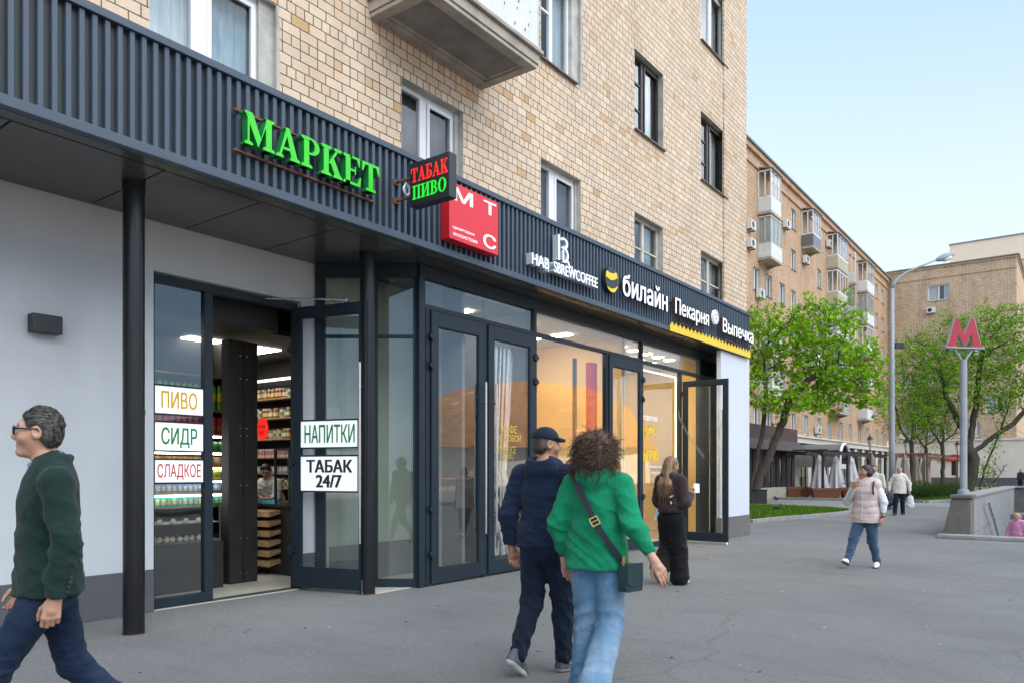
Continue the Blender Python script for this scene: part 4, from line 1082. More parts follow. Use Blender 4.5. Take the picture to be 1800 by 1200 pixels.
cro = ring(.5, .45, .5, .55, .10, .10, 20, 200, 16) + [rect(.30, .72, .36, 1.0), rect(.52, .70, .58, 1.0), [(.05,.45),(.0,.75),(.06,.75),(.12,.48)], [(.78,.62),(.88,.84),(.92,.80),(.84,.58)]] + ring(.5, .45, .28, .30, .06, .06, 20, 200, 12)
decal('bakery_lettering', [T_('ВЫПЕЧКА', 1130, 1160, 790, 809, .03)], 'yellow', 'yellow word on the bakery window just under the croissant drawing')
decal('croissant_drawing', [T_(cro, 1134, 1158, 745, 785)], 'yellow', 'yellow line drawing of a croissant on the bakery window')
for q_, lab_ in ((T_('горячая', 1133, 1157, 729, 740, .02), 'small white word above the yellow croissant drawing'), (T_('Только натур', 1138, 1176, 816, 823, .01), 'small white line of lettering just below the yellow bakery word'), (T_('вкусно', 1147, 1165, 828, 834, .01), 'lowest small white word on the bakery window')):
    decal('small_lettering', [q_], 'white_let', lab_)
# ------------------------------------------------------------------ inside the market
mk = thing('market_interior', (-10, 5, 0), 'dark market room with a pale tiled floor and black ceiling seen through the open entrance', 'room')
m = MB(); m.box(-14, -7.88, 1.5, 7.9, -.02, .012); m.build('tile_floor', M['tile'], mk)
m = MB(); m.box(-14, -8.62, 1.5, 7.9, 3.30, 3.36); m.box(-8.62, -8.06, 1.5, 7.9, 3.62, 3.68); m.build('ceiling', M['black'], mk)
m = MB(); m.box(-14, -8.07, 1.4, 1.5, .013, 3.449); m.build('side_wall', M['black_wood'], mk); m = MB(); m.box(-14, -7.87, 7.9, 8.0, .0, 4.13); m.build('side_wall', M['black_wood'], mk)
for x, y in ((-9.9, 6.75), (-9.9, 5.9), (-10.9, 6.75), (-11.9, 6.6), (-10.9, 5.4), (-9.35, 4.35), (-11.5, 3.2)):
    m = MB(); m.box(x - .3, x + .3, y - .3, y + .3, 3.28, 3.299)
    o = m.build('ceiling_light', M['panel_light'], None, loc=(x, y, 3.28)); tag(o, 'square white light panel in the black market ceiling', 'ceiling light', 'light panels in the market ceiling')
# black header and plank pillar
m = MB(); m.box(-9.06, -8.9, 5.72, 6.15, .012, 3.2)
m.box(-8.897, -8.885, 5.725, 5.93, .02, 3.195); m.box(-8.897, -8.885, 5.94, 6.145, .02, 3.195)
o = thing('plank_pillar', (-9, 5.94, 0), 'black stained plank pillar standing inside the market doorway', 'pillar')
m.build('planks', M['black_wood'], o)
b = MB()
for z in (.15, .6, 1.3, 1.95, 2.05, 2.7, 3.0):
    for y in (5.88, 5.98): b.lathe([(.008, -.004), (.008, .004)], (-8.88, y, z), 8)
b.build('bolt_head', M['steel'], o)
m = MB(); m.box(-8.5, -8.3, 5.0, 6.05, 3.27, 3.6)
o = m.build('shutter_box', M['black_wood'], None, loc=(-8.4, 5.5, 3.27)); tag(o, 'black boarded shutter box across the top of the market doorway', 'shutter box')
# left shelving behind the glass panel and the doorway
def shelving(name, X0, X1, Y0, Y1, levels, label, back='black_wood', edge='wood', ends=True):
    o = thing(name, ((X0+X1)/2, (Y0+Y1)/2, 0), label, 'shelf unit')
    m = MB(); X0_, X1_ = min(X0, X1), max(X0, X1)
    for z in levels: m.box(X0_, X1_, Y0, Y1, z - .025, z)
    m.build('shelf', M[edge], o)
    return o
LV = [1.02, 1.20, 1.38, 1.56, 1.76, 1.99, 2.32, 2.78]
s1 = shelving('product_shelving', -9.85, -9.5, 4.3, 6.1, LV, 'tall shelving with bright packaged goods behind the shop glass and pillar')
m = MB(); m.box(-9.93, -9.853, 4.25, 6.15, .012, 3.3); m.box(-9.85, -9.5, 4.25, 4.297, .0, 3.3); m.box(-9.85, -9.5, 6.103, 6.15, .012, 3.3); m.box(-9.849, -9.48, 4.3, 6.1, .02, .62); m.build('cabinet', M['black_wood'], s1)
m = MB()
for z in LV[1:6]: m.box(-9.52, -9.495, 4.3, 6.1, z - .05, z - .026)
m.build('shelf_light', emis('shelf light', (.95, 1.0, .95), 3.0), s1)
def pk(name, col, prof=None, size=None, cap=None, rough=.35, label2=None):
    """one package mesh: lathe profile or box; returns mesh object to be copied"""
    mats = [mat(name.replace('_', ' ') + ' ' + str(len(bpy.data.materials)), col, rough, var=.05, vscale=20)]
    m = MB()
    if prof:
        m.lathe(prof, (0, 0, 0), 10)
        if label2:
            z0, z1, r = label2[0], label2[1], label2[2]; m.lathe([(r, z0), (r, z1)], (0, 0, 0), 10, 1); mats.append(mat('label ' + str(len(bpy.data.materials)), label2[3], .5, var=0))
        if cap: m.lathe([(cap[0], cap[1]), (cap[0], cap[2])], (0, 0, 0), 10, 2 if label2 else 1); mats.append(mat('cap ' + str(len(bpy.data.materials)), cap[3], .5, var=0))
    else:
        m.box(-size[0]/2, size[0]/2, -size[1]/2, size[1]/2, 0, size[2])
        if label2: m.box(size[0]/2, size[0]/2 + .001, -size[1]*.38, size[1]*.38, size[2]*.25, size[2]*.8, 1); m.box(-size[0]*.38, size[0]*.38, -size[1]/2 - .001, -size[1]/2, size[2]*.25, size[2]*.8, 1); mats.append(mat('label ' + str(len(bpy.data.materials)), label2[3], .5, var=0))
    return m, mats
def stock(name, spec, cat, label, group, places):
    m, mats = spec; first = None
    for (x, y, z) in places:
        if first is None:
            first = m.build(name, mats, None, smooth=40, local=True); o = first
            tag(o, label, cat, group)
        else: o = first.copy(); COL.objects.link(o)
        o.location = (x, y, z); o.rotation_euler = (0, 0, 0)
def rowy(x, y0, y1, z, st): 
    n = int((y1 - y0) / st); return [(x + rnd.uniform(-.012, .012), y0 + st*(i + .5), z) for i in range(n)]
can_ = [(.030, 0), (.033, .006), (.033, .15), (.026, .165)]
bot = [(.034, 0), (.036, .01), (.036, .16), (.014, .22), (.013, .27)]
stock('drink_can', pk('yellow green can', (.10, .40, .02), [(.033, 0), (.036, .01), (.036, .30), (.028, .33)], label2=(.12, .24, .0368, (.75, .65, .02)), cap=(.026, .33, .35, (.1, .1, .1))), 'can', 'tall yellow and green can on the top shelf behind the pillar', 'yellow green cans', rowy(-9.56, 5.02, 6.08, 2.32, .085))
stock('red_canister', pk('red canister', (.60, .02, .02), [(.036, 0), (.036, .22), (.03, .235)], label2=(.05, .12, .0367, (.55, .10, .02))), 'canister', 'red canister on the second shelf behind the pillar', 'red canisters', rowy(-9.56, 5.02, 6.08, 1.99, .085))
stock('green_jar', pk('green jar', (.03, .36, .06), [(.03, 0), (.034, .01), (.034, .09), (.03, .10)], cap=(.031, .10, .13, (.7, .7, .7))), 'jar', 'small green jar with pale cap on the shop shelf', 'green jars', rowy(-9.56, 4.62, 6.08, 1.76, .08))
for i, (cl, lb, nm, z, hh) in enumerate((((.55, .25, .05), (.8, .7, .5), 'orange', 1.56, .12), ((.7, .6, .08), (.15, .3, .1), 'yellow', 1.38, .12), ((.12, .25, .5), (.8, .75, .7), 'blue', 1.20, .11), ((.02, .42, .40), (.8, .8, .3), 'turquoise', 1.02, .12))):
    stock(nm + '_packet', pk(nm + ' packet', cl, size=(.05, .062, hh), label2=(0, 0, 0, lb)), 'packet', nm + ' packet standing in a row on the shop shelf', nm + ' packets', rowy(-9.545, 4.62, 6.08, z, .075))
stock('glass_bottle', pk('clear bottle', (.55, .60, .60), bot, cap=(.015, .27, .29, (.6, .1, .06))), 'bottle', 'pale bottle with red cap on the highest shelf behind the shop glass', 'pale bottles', rowy(-9.56, 4.34, 5.0, 2.32, .085))
# far shelf wall facing the entrance side
s2 = shelving('bottle_shelving', -12.2, -9.0, 7.62, 7.88, [1.0, 1.22, 1.46, 1.72, 2.02, 2.36, 2.68], 'wall of dark shelves filled with small jars and packets behind the counter')
m = MB(); m.box(-12.2, -9.0, 7.885, 7.898, .013, 3.2); m.build('back_panel', M['black_wood'], s2)
m = MB(); m.box(-12.2, -9.0, 7.63, 7.66, 2.96, 3.0); m.build('shelf_light', emis('shelf lamp', (1, .95, .85), .6), s2)
def rowx(y, x0, x1, z, st): n = int((x1 - x0) / st); return [(x0 + st*(i + .5), y + rnd.uniform(-.02, .02), z) for i in range(n)]
jar = [(.032, 0), (.036, .01), (.036, .11), (.03, .13)]
XA, XB = -11.55, -10.15
kinds = [('brown_jar', (.25, .13, .04), (.75, .68, .45), (.6, .5, .2), 'brown jar with cream label'), ('pale_jar', (.60, .58, .5), (.15, .25, .12), (.1, .1, .1), 'pale jar with dark label'), ('dark_jar', (.05, .04, .04), (.6, .35, .08), (.5, .05, .04), 'dark jar with orange label and red cap'), ('amber_jar', (.42, .22, .05), (.65, .64, .6), (.08, .08, .08), 'amber jar with white label'), ('red_jar', (.40, .05, .03), (.7, .6, .2), (.65, .6, .5), 'red jar with yellow label')]
r_j = random.Random(9); pl_ = {k[0]: [] for k in kinds}
for z in (2.68, 2.36, 2.02, 1.22):
    for p in rowx(7.68, XA, XB, z, .074): pl_[r_j.choice(kinds)[0]].append(p)
for nm, c_, l_, cp_, lb in kinds:
    stock(nm, pk(nm.replace('_', ' '), c_, [(.028, 0), (.032, .01), (.032, .11), (.027, .13)], label2=(.03, .09, .0327, l_), cap=(.029, .13, .16, cp_)), 'jar', lb + ' on the shelf wall behind the counter', nm.replace('_', ' ') + 's', pl_[nm])
stock('white_packet', pk('white packet', (.62, .60, .55), size=(.07, .05, .13), label2=(0, 0, 0, (.45, .12, .1))), 'packet', 'white packet on the middle shelf behind the counter', 'white packets', rowx(7.68, XA, XB, 1.72, .095))
stock('grey_packet', pk('grey packet', (.30, .32, .34), size=(.06, .05, .11), label2=(0, 0, 0, (.7, .7, .65))), 'packet', 'grey packet with pale front on the shelf just above the assistant', 'grey packets', rowx(7.68, XA, XB, 1.46, .08))
# counter with slanted drawers
ct = thing('shop_counter', (-10.3, 6.9, 0), 'dark counter with six pale wooden drawers below the shop assistant', 'counter')
m = MB(); m.box(-11.0, -8.85, 6.70, 7.1, .013, .98); m.box(-11.02, -8.83, 6.62, 7.12, .985, 1.02); m.build('cabinet', M['black_wood'], ct)
for k in range(6):
    z = .14 + .14*k
    m = MB(); m.add([(-9.85, 6.50, z), (-9.13, 6.50, z), (-9.13, 6.695, z + .045), (-9.85, 6.695, z + .045), (-9.85, 6.50, z + .075), (-9.13, 6.50, z + .075), (-9.13, 6.695, z + .10), (-9.85, 6.695, z + .10)], [(0,3,2,1),(4,5,6,7),(0,1,5,4),(1,2,6,5),(2,3,7,6),(3,0,4,7)])
    d_ = m.build('drawer', M['wood'], ct)
m = MB()
for k in range(9): m.box(-9.85 + .075*k, -9.79 + .075*k, 6.63, 6.70, 1.021, 1.07)
o = m.build('sweet_box', pk('x', (.1, .35, .5), size=(.1, .1, .1))[1][0], ct)
dc = thing('display_case', (-9.05, 6.75, 1.02), 'dark framed glass display case standing on the right end of the counter', 'display case')
m = MB()
for x in (-9.20, -8.88):
    for y in (6.66, 7.06): m.box(x - .015, x + .015, y - .015, y + .015, 1.021, 1.78)
m.box(-9.22, -8.86, 6.64, 7.08, 1.781, 1.81); m.box(-9.18, -8.90, 6.68, 7.04, 1.38, 1.39); m.build('case_frame', M['charcoal'], dc)
m = MB(); m.quad((-9.20, 6.655, 1.03), (-8.88, 6.655, 1.03), (-8.88, 6.655, 1.78), (-9.20, 6.655, 1.78)); m.build('pane', M['glass_door'], dc)
m = MB(); m.lathe([(.001, 0), (.09, .001), (.09, .004)], (0, 0, 0), 24)
rs = MB(); rs.prism([(.13*math.cos(i*math.pi/12), .16*math.sin(i*math.pi/12)) for i in range(24)], (-9.40, 6.58, 2.09), (1, 0, 0), UZ, (0, -1, 0), .01)
o = thing('red_disc_sign', (-9.40, 6.58, 2.09), 'round red sign hanging above the counter with small black lettering', 'sign')
rs.build('disc', M['red_let'], o)
m = MB(); add_text(m, 'ТАБАК', (-9.49, 6.567, 2.10), (1, 0, 0), UZ, (0, -1, 0), .18, .05, .002); add_text(m, '24/7', (-9.47, 6.567, 2.01), (1, 0, 0), UZ, (0, -1, 0), .14, .055, .002); m.build('lettering', M['ink_black'], o)
m = MB(); m.tube([(-9.40, 6.585, 2.25), (-9.40, 6.6, 3.29)], .003, 5); m.build('cord', M['black'], o)
# cold counter behind the lower glass panel
fr = thing('cold_counter', (-9.0, 4.7, 0), 'low dark glazed counter with trays of sweets behind the fixed shop glass', 'counter')
m = MB(); m.box(-9.3, -8.75, 3.2, 5.55, .013, .60); m.build('base', M['black_wood'], fr)
m = MB(); m.box(-9.28, -8.77, 3.22, 5.53, .601, .63); m.box(-9.28, -8.77, 3.22, 5.53, .84, .85)
for yk in (3.23, 4.38, 5.52): m.box(-8.79, -8.77, yk - .01, yk + .01, .631, 1.05)
m.build('tray', M['darksteel'], fr)
m = MB()
for i in range(26):
    for j in range(3):
        y = 3.3 + i*.085; x = -8.83 - j*.14
        m.lathe([(.03, 0), (.035, .02), (.02, .045)], (x, y + rnd.uniform(-.01, .01), .631), 7, 0); 
        if (i + j) % 2: m.lathe([(.03, 0), (.033, .02), (.015, .04)], (x, y, .851), 7, 0)
o = m.build('pastry', mat('pale sweets', (.5, .42, .3), .6, var=.4, vscale=14), fr); o['kind'] = 'stuff'

# ------------------------------------------------------------------ rooms behind the long shopfront
def room(name, y0, y1, x1, label, wall, floor='tile', ceil='white_wall', zc=3.93, lights=(), back=-10.5):
    o = thing(name, ((x1 + back)/2, (y0 + y1)/2, 0), label, 'room')
    m = MB(); m.box(back, x1, y0, y1, -.02, .012); m.build('floor', M[floor], o)
    m = MB(); m.box(back, x1, y0, y1, zc, zc + .05); m.build('ceiling', M[ceil], o)
    m = MB(); m.box(back - .1, back, y0, y1, .013, zc); m.box(back, x1, y0 - .06, y0, 0, 4.11); m.box(back, x1, y1, y1 + .06, 0, 4.11); m.build('wall', M[wall], o)
    return o
r1 = room('coffee_room', 8.07, posts[2] - .1, GL - .12, 'dim grey coffee room behind the two tall closed doors', 'grey_wall')
r2 = room('phone_shop_room', posts[2] + .05, posts[3] + .75, GL - .12, 'warm cream coloured room behind the wide shop window', 'cream_wall', back=-9.0)
r3 = room('bakery_room', posts[3] + .9, 17.2, GL - .12, 'bright bakery room with warm ceiling lights', 'cream_wall', back=-9.6)
# pale green walls of the small lobby in the glass corner
m = MB(); m.box(GX - .1, GX + .02, 6.40, 8.0, .01, 4.11); m.box(GX + .02, GL - .5, 8.0, 8.06, .01, 4.11); m.build('lobby_wall', M['green_wall'], r1)
m = MB(); m.box(GX + .021, GX + .04, 6.5, 7.98, .011, .5); m.build('lobby_dado', M['grey_wall'], r1)
m = MB(); m.box(GX + .02, GL - .1, 6.4, 8.0, -.02, .008); m.build('lobby_floor', M['tile'], r1)
def lights(pts, z, sz, label, group, mt='warm_light'):
    for x, y in pts:
        m = MB(); m.box(x - sz, x + sz, y - sz*.6, y + sz*.6, z - .02, z - .002)
        o = m.build('ceiling_light', M[mt], None, loc=(x, y, z - .02)); tag(o, label, 'ceiling light', group)
lights([(-7.6, 8.9), (-9.0, 8.9)], 3.93, .12, 'small lamp in the coffee room ceiling', 'coffee room ceiling lamps')
lights([(-7.5, 10.3), (-8.2, 10.3), (-7.5, 11.5), (-8.2, 11.5)], 3.93, .16, 'warm square lamp in the ceiling behind the wide window', 'phone shop ceiling lamps')
lights([(-7.3 - .55*i, 13.3 + .55*j + .2*(i % 2)) for i in range(4) for j in range(5)], 3.93, .10, 'warm rectangular lamp in the bakery ceiling', 'bakery ceiling lamps')
# coffee bar behind the first door
m = MB(); m.box(-8.6, -7.7, 7.35 + .85, 8.75, .013, 1.12); bar = thing('coffee_bar', (-8.1, 8.5, 0), 'grey bar counter with a pale top behind the first tall door', 'counter')
m.build('base', M['grey_wall'], bar); m = MB(); m.box(-8.65, -7.62, 8.16, 8.8, 1.121, 1.17); m.build('counter_top', M['white_wall'], bar)
m = MB()
for k in range(3): m.tube([(-7.69, 8.35 + .09*k, .35), (-7.69, 8.35 + .09*k, .62)], .006, 6)
m.build('bar_pull', M['yellow'], bar)
# foil strips behind the second door
fo = MB(); r_ = random.Random(5)
a0, a1 = posts[1] + .14, posts[2] - .14
for k in range(46):
    a = a0 + (a1 - a0) * r_.random() * .8; top = 3.34; mid = a0 + (a - a0)*.75; w = r_.uniform(.008, .018); x = GL - .12 - r_.random()*.12
    fo.add([(x, a - w, top), (x, a + w, top), (x + .01, mid + w, 1.55), (x + .01, mid - w, 1.55)], [(0, 1, 2, 3)])
    lo = a0 + (a1 - a0) * r_.random()
    fo.add([(x + .01, mid - w, 1.55), (x + .01, mid + w, 1.55), (x + .015, lo + w*1.6, .25), (x + .015, lo - w*1.6, .25)], [(0, 1, 2, 3)])
o = fo.build('foil_curtain', M['foil'], None, loc=(GL - .15, a0, 3.3)); tag(o, 'shiny silver foil strip curtain hanging behind the right cafe door', 'curtain')
# red post, screen and yellow leaf decorations in the wide window
ya, yb2 = yg(1049), yg(1060); m = MB(); m.box(GL - .22, GL - .12, ya, yb2, .10, 3.38); o = m.build('red_post', mat('dark red laminate', (.55, .012, .03), .3, var=.05), None, loc=(GL - .2, ya, .1)); tag(o, 'glossy dark red post inside the wide shop window', 'post')
m = MB(); m.box(-8.25, -8.2, 10.75, 11.55, 2.05, 2.95); o = m.build('hanging_panel', mat('grey green panel', (.16, .20, .19), .6, var=.04), None, loc=(-8.2, 11.1, 2.05)); tag(o, 'grey green panel hanging inside the wide shop window', 'panel')
m = MB(); m.tube([(-8.2, 10.85, 2.95), (-8.2, 10.85, 3.9)], .004, 4); m.tube([(-8.2, 11.45, 2.95), (-8.2, 11.45, 3.9)], .004, 4); m.build('cord', M['black'], o)
m = MB(); m.box(-8.85, -8.8, posts[2] + .2, posts[3] + .6, .95, 1.05); m.box(-8.8, -8.3, posts[2] + .3, posts[3] + .5, .013, .9); o = m.build('sales_desk', M['wood'], None, loc=(-8.5, 11, 0)); tag(o, 'pale wooden sales desk inside the wide shop window', 'desk')
m = MB(); m.box(GL - .20, GL - .16, yg(1024), yg(1028), .1, 3.4); o = m.build('dark_post', M['charcoal'], None, loc=(GL-.18, yg(1024), .1)); tag(o, 'thin dark post behind the wide shop window glass', 'post')
# bakery: counter, light strips, back shelf
bk_ = thing('bakery_counter', (-8.2, 14, 0), 'bakery counter with warm lit glass and trays of bread', 'counter')
m = MB(); m.box(-8.7, -8.1, 12.9, 15.4, .013, .95); m.build('base', M['wood'], bk_)
m = MB(); m.box(-8.7, -8.08, 12.85, 15.45, .951, 1.0); m.box(-8.7, -8.08, 12.85, 15.45, 1.36, 1.39); m.build('counter_top', M['cream_stone'], bk_)
m = MB()
for i in range(22):
    for j in range(3): m.lathe([(.02, 0), (.055, .02), (.05, .05), (.01, .07)], (-8.2 - .16*j, 12.95 + .11*i, 1.001), 8)
o = m.build('bread_roll', mat('baked crust', (.38, .18, .05), .6, var=.3, vscale=10), bk_); o['kind'] = 'stuff'
m = MB(); m.box(-9.58, -9.5, 13.2, 15.4, 2.35, 2.62); o = m.build('menu_board', M['charcoal'], None, loc=(-9.5, 14, 2.35)); tag(o, 'dark menu board high on the bakery back wall', 'board')
for a in (posts[5] - .06, posts[4] + .06):
    m = MB(); m.box(GL - .10, GL - .085, a - .012, a + .012, .12, 3.45)
    if a > posts[4] + 1: m.box(GL - .10, GL - .085, posts[4] + .08, posts[5] - .08, 3.44, 3.46)
    o = m.build('light_strip', M['strip_light'], None, loc=(GL - .09, a, .12)); tag(o, ('warm white light strip up the right edge and along the top of the bakery window' if a > posts[4] + 1 else 'warm white light strip up the left edge of the bakery window'), 'light strip')
pt = thing('potted_plant', (-7.3, 15.6, 0), 'leafy dark green potted plant inside the bakery doorway', 'plant')
m = MB(); m.lathe([(.13, .013), (.17, .3), (.16, .3)], (-7.3, 15.6, 0), 14); m.build('pot', M['white_wall'], pt)
m = MB()
for k in range(90):
    a = rnd.uniform(0, 6.28); h = rnd.uniform(.35, 1.25); r0 = rnd.uniform(.02, .3); c = Vector((-7.3 + r0*math.cos(a), 15.6 + r0*math.sin(a), h)); d = Vector((math.cos(a), math.sin(a), rnd.uniform(-.3, .6))).normalized(); s_ = d.cross(Vector((0, 0, 1))).normalized()*.035
    m.add([c, c + d*.08 + s_, c + d*.2, c + d*.08 - s_], [(0, 1, 2, 3)])
m.build('leaves', M['leaf_b'], pt)
# ------------------------------------------------------------------ the long brick block beyond
X2 = -16.5
y2 = lambda px: onX(px, 0, X2)[0]
b2 = thing('brick_apartment_block', (X2, 60, 0), 'long orange brick apartment block with balconies standing behind the near trees', 'building')
Y2a, Y2b, RZ = 20.6, y2(1559.5), 21.75  # hidden near end added to keep sun out of the gap between buildings
SILL = [4.2 + 2.884 * k for k in range(6)]
P2 = PX(X2)
wins, holes2 = [], []
for px in (1300, 1312.5, 1395, 1440, 1541, 1551.5):
    yc = y2(px)
    for k in range(6): wins.append((yc - .55, yc + .55, SILL[k], SILL[k] + 1.45))
for px in (1417, 1435, 1458, 1478.5, 1495, 1511, 1524.5):
    yc = y2(px); wins.append((yc - .55, yc + .55, SILL[0], SILL[0] + 1.45))
for px in (1330, 1352, 1375):
    yc = y2(px)
    for k in range(0, 4): wins.append((yc - .6, yc + .6, SILL[k], SILL[k] + 1.45))
for px in (1461, 1484, 1522, 1417):
    yc = y2(px)
    for k in (1, 2, 3, 4): 
        if px != 1417 or k in (1, 2): wins.append((yc - .6, yc + .6, SILL[k], SILL[k] + 1.45))
clean = []
for w_ in wins:
    if all(w_[1] < c[0] - .15 or w_[0] > c[1] + .15 or abs(w_[2] - c[2]) > .5 for c in clean): clean.append(w_)
w = MB()
holed(w, P2, Y2a, Y2b, 4.1, RZ - .45, clean, .22, 0, 1)
w.quad((X2, Y2b, 4.1), (X2 - 11, Y2b, 4.1), (X2 - 11, Y2b, RZ - .45), (X2, Y2b, RZ - .45), 0)
w.quad((X2, Y2a, 0), (X2 - 11, Y2a, 0), (X2 - 11, Y2a, RZ - .45), (X2, Y2a, RZ - .45), 0)
w.quad((X2 - 11, Y2a, 0), (X2 - 11, Y2b, 0), (X2 - 11, Y2b, RZ), (X2 - 11, Y2a, RZ), 0)
w.build('brick_wall', [M['brick_far'], M['plaster']], b2)
r = MB(); r.box(X2 - 11.2, X2 + .30, Y2a, Y2b + .2, RZ - .12, RZ); r.box(X2 - 10.9, X2 + .18, Y2a, Y2b + .1, RZ - .45, RZ - .125, 1); r.box(X2 - .1, X2 + .10, Y2a, Y2b + .05, RZ - 1.25, RZ - 1.12, 1)
r.build('eaves', [M['roofmetal'], M['brick_far']], b2)
first = None
for (a, b, c, d) in clean:
    if first is None or rnd.random() < .06:
        first = window(b2, P2, a, b, c, d, .14, rnd.choice(['white_pvc', 'white_pvc', 'cream_paint']), 'glass', 'curtain' if rnd.random() < .8 else None, split=(.5,), fw=.07, mw=.09, sill='roofmetal', room=.6)
        fa, fc, fw_ = a, c, b - a
    else:
        if abs((b - a) - fw_) > .02:
            first = window(b2, P2, a, b, c, d, .14, 'white_pvc', 'glass', 'curtain', split=(.5,), fw=.07, mw=.09, sill='roofmetal', room=.6); fa, fc, fw_ = a, c, b - a
        else:
            o = copy_tree(first, b2); o.location = Vector(first.location) + Vector((0, a - fa, c - fc))
# ground storey
g = MB(); g.box(X2 - .3, X2 + .22, Y2a, Y2b + .25, 3.55, 4.095); g.box(X2 - .3, X2 + .34, Y2a, Y2b + .3, 3.95, 4.05)
for k in range(15):
    yk = 47 + k * 2.9
    if yk < Y2b: g.box(X2 - .4, X2 + .1, yk, yk + .75, 0, 3.548)
g.box(X2 - .41, X2 + .08, Y2a, 36, 0, 3.54)
g.build('stone_ground_storey', M['cream_stone'], b2)
g = MB(); g.box(X2 - 1.0, X2 - .6, 30, Y2b, .0, 3.5); g.build('shop_back', M['cream_wall'], b2)
for k in range(14):
    yk = 47.75 + k * 2.9
    if yk + 2.15 > Y2b: break
    f = MB(); pbox(f, P2, yk, yk + .08, .35, 3.5, .05, .12); pbox(f, P2, yk + 2.07, yk + 2.15, .35, 3.5, .05, .12); pbox(f, P2, yk + .081, yk + 2.069, 2.5, 2.6, .05, .12); pbox(f, P2, yk + .081, yk + 2.069, 3.42, 3.5, .05, .12); pbox(f, P2, yk + 1.04, yk + 1.10, .35, 2.49, .05, .12); pbox(f, P2, yk, yk + 2.15, 0, .349, .04, .2)
    o = f.build('shop_window', M['frame'], b2)
    q = MB(); q.quad(P2(yk, .35, .08), P2(yk + 2.15, .35, .08), P2(yk + 2.15, 3.5, .08), P2(yk, 3.5, .08)); q.build('pane', M['glass'], o)
# balconies: slab, parapet panel and glazing
def balcony(pxl, pxr, k, style, depth=.85):
    Ya = y2(pxl); Yb = onX(pxr, 0, X2 + depth)[0]; z = SILL[k] - .95; xo = X2 + depth
    s = MB(); s.box(X2, xo, Ya, Yb, z, z + .16); s.prism([(0, 0), (depth - .1, 0), (0, -.22)], (X2, Ya + .2, z - .001), (1, 0, 0), (0, 0, 1), (0, -1, 0), .2); s.prism([(0, 0), (depth - .1, 0), (0, -.22)], (X2, Yb - .4, z - .001), (1, 0, 0), (0, 0, 1), (0, -1, 0), .2)
    o = s.build('balcony', M['concrete'], b2)
    p = MB(); h = 1.0
    if style['low'] == 'rail':
        for i in range(12):
            yk = Ya + (Yb - Ya)*i/11; p.box(xo - .03, xo - .01, yk - .012, yk + .012, z + .16, z + h)
        for i in range(6):
            xk = X2 + depth*i/6; p.box(xk, xk + .02, Ya, Ya + .02, z + .16, z + h)
        p.box(X2, xo, Ya, Ya + .04, z + h, z + h + .05); p.box(xo - .04, xo, Ya + .041, Yb, z + h, z + h + .05)
        p.box(xo - .06, xo - .045, (Ya + Yb)/2, Yb - .05, z + .2, z + h - .04, 1)
        p.build('balcony_railing', [M['darksteel'], M['corr']], o)
    else:
        p.box(xo - .04, xo, Ya + .0405, Yb - .0405, z + .161, z + h); p.box(X2 + .002, xo, Ya, Ya + .04, z + .161, z + h); p.box(X2 + .002, xo, Yb - .04, Yb, z + .161, z + h)
        n = 9
        for i in range(n):
            if style.get('horiz'): p.box(X2 + .05, xo + .012, Ya - .012, Ya - .001, z + .2 + .085*i, z + .26 + .085*i); p.box(xo + .001, xo + .012, Ya, Yb, z + .2 + .085*i, z + .26 + .085*i)
            else: p.box(X2 + .06 + (depth - .1)*i/n, X2 + .09 + (depth - .1)*i/n, Ya - .012, Ya - .001, z + .2, z + h - .03)
        p.build('balcony_panel', M[style['low']], o)
    if style.get('glaz'):
        f = MB(); z0, z1 = z + h + .001, z + 2.75
        n = max(2, round((Yb - Ya) / .75))
        for i in range(n + 1):
            yk = Ya + (Yb - Ya)*i/n; f.box(xo - .06, xo - .001, min(yk, Yb - .06), min(yk, Yb - .06) + .06, z0, z1)
        f.box(X2 + .01, X2 + .07, Ya, Ya + .05, z0, z1); f.box(X2 + depth*.5, X2 + depth*.5 + .06, Ya, Ya + .05, z0, z1)
        for zz in (z0, z1 - .08): f.box(X2 + .08, xo - .07, Ya, Ya + .05, zz, zz + .08); f.box(xo - .055, xo - .005, Ya + .07, Yb - .07, zz, zz + .08)
        go = f.build('balcony_glazing', M[style['frame']], o)
        q = MB(); q.quad((xo - .03, Ya, z0), (xo - .03, Yb, z0), (xo - .03, Yb, z1), (xo - .03, Ya, z1)); q.quad((X2, Ya + .025, z0), (xo - .03, Ya + .025, z0), (xo - .03, Ya + .025, z1), (X2, Ya + .025, z1)); q.build('pane', M['glass'], go)
        if style.get('blind'):
            q = MB(); q.box(xo - .12, xo - .1, Ya + .1, Yb - .1, z0, z1 - .1); q.box(X2 + .05, xo - .121, Ya + .1, Ya + .12, z0, z1 - .1); q.build('blind', M['curtain'], go)
    if style.get('roof'):
        q = MB(); q.add([(X2, Ya - .08, z + 3.0), (xo + .12, Ya - .08, z + 2.78), (xo + .12, Yb + .08, z + 2.78), (X2, Yb + .08, z + 3.0), (X2, Ya - .08, z + 2.95), (xo + .12, Ya - .08, z + 2.74), (xo + .12, Yb + .08, z + 2.74), (X2, Yb + .08, z + 2.95)], [(0,1,2,3),(7,6,5,4),(0,4,5,1),(1,5,6,2),(2,6,7,3)]); q.build('balcony_roof', M['roofmetal'], o)
GLZ = dict(low='corr', glaz=True, frame='white_pvc', blind=False); GLB = dict(low='corr', glaz=True, frame='cream_paint', blind=True)
M['cream_siding'] = mat('cream siding', (.52, .48, .36), .7, var=.05)
CRS = dict(low='cream_siding', glaz=True, frame='white_pvc', horiz=True)
balcony(1332, 1373, 5, dict(GLZ, roof=True)); balcony(1332, 1375, 4, GLB)
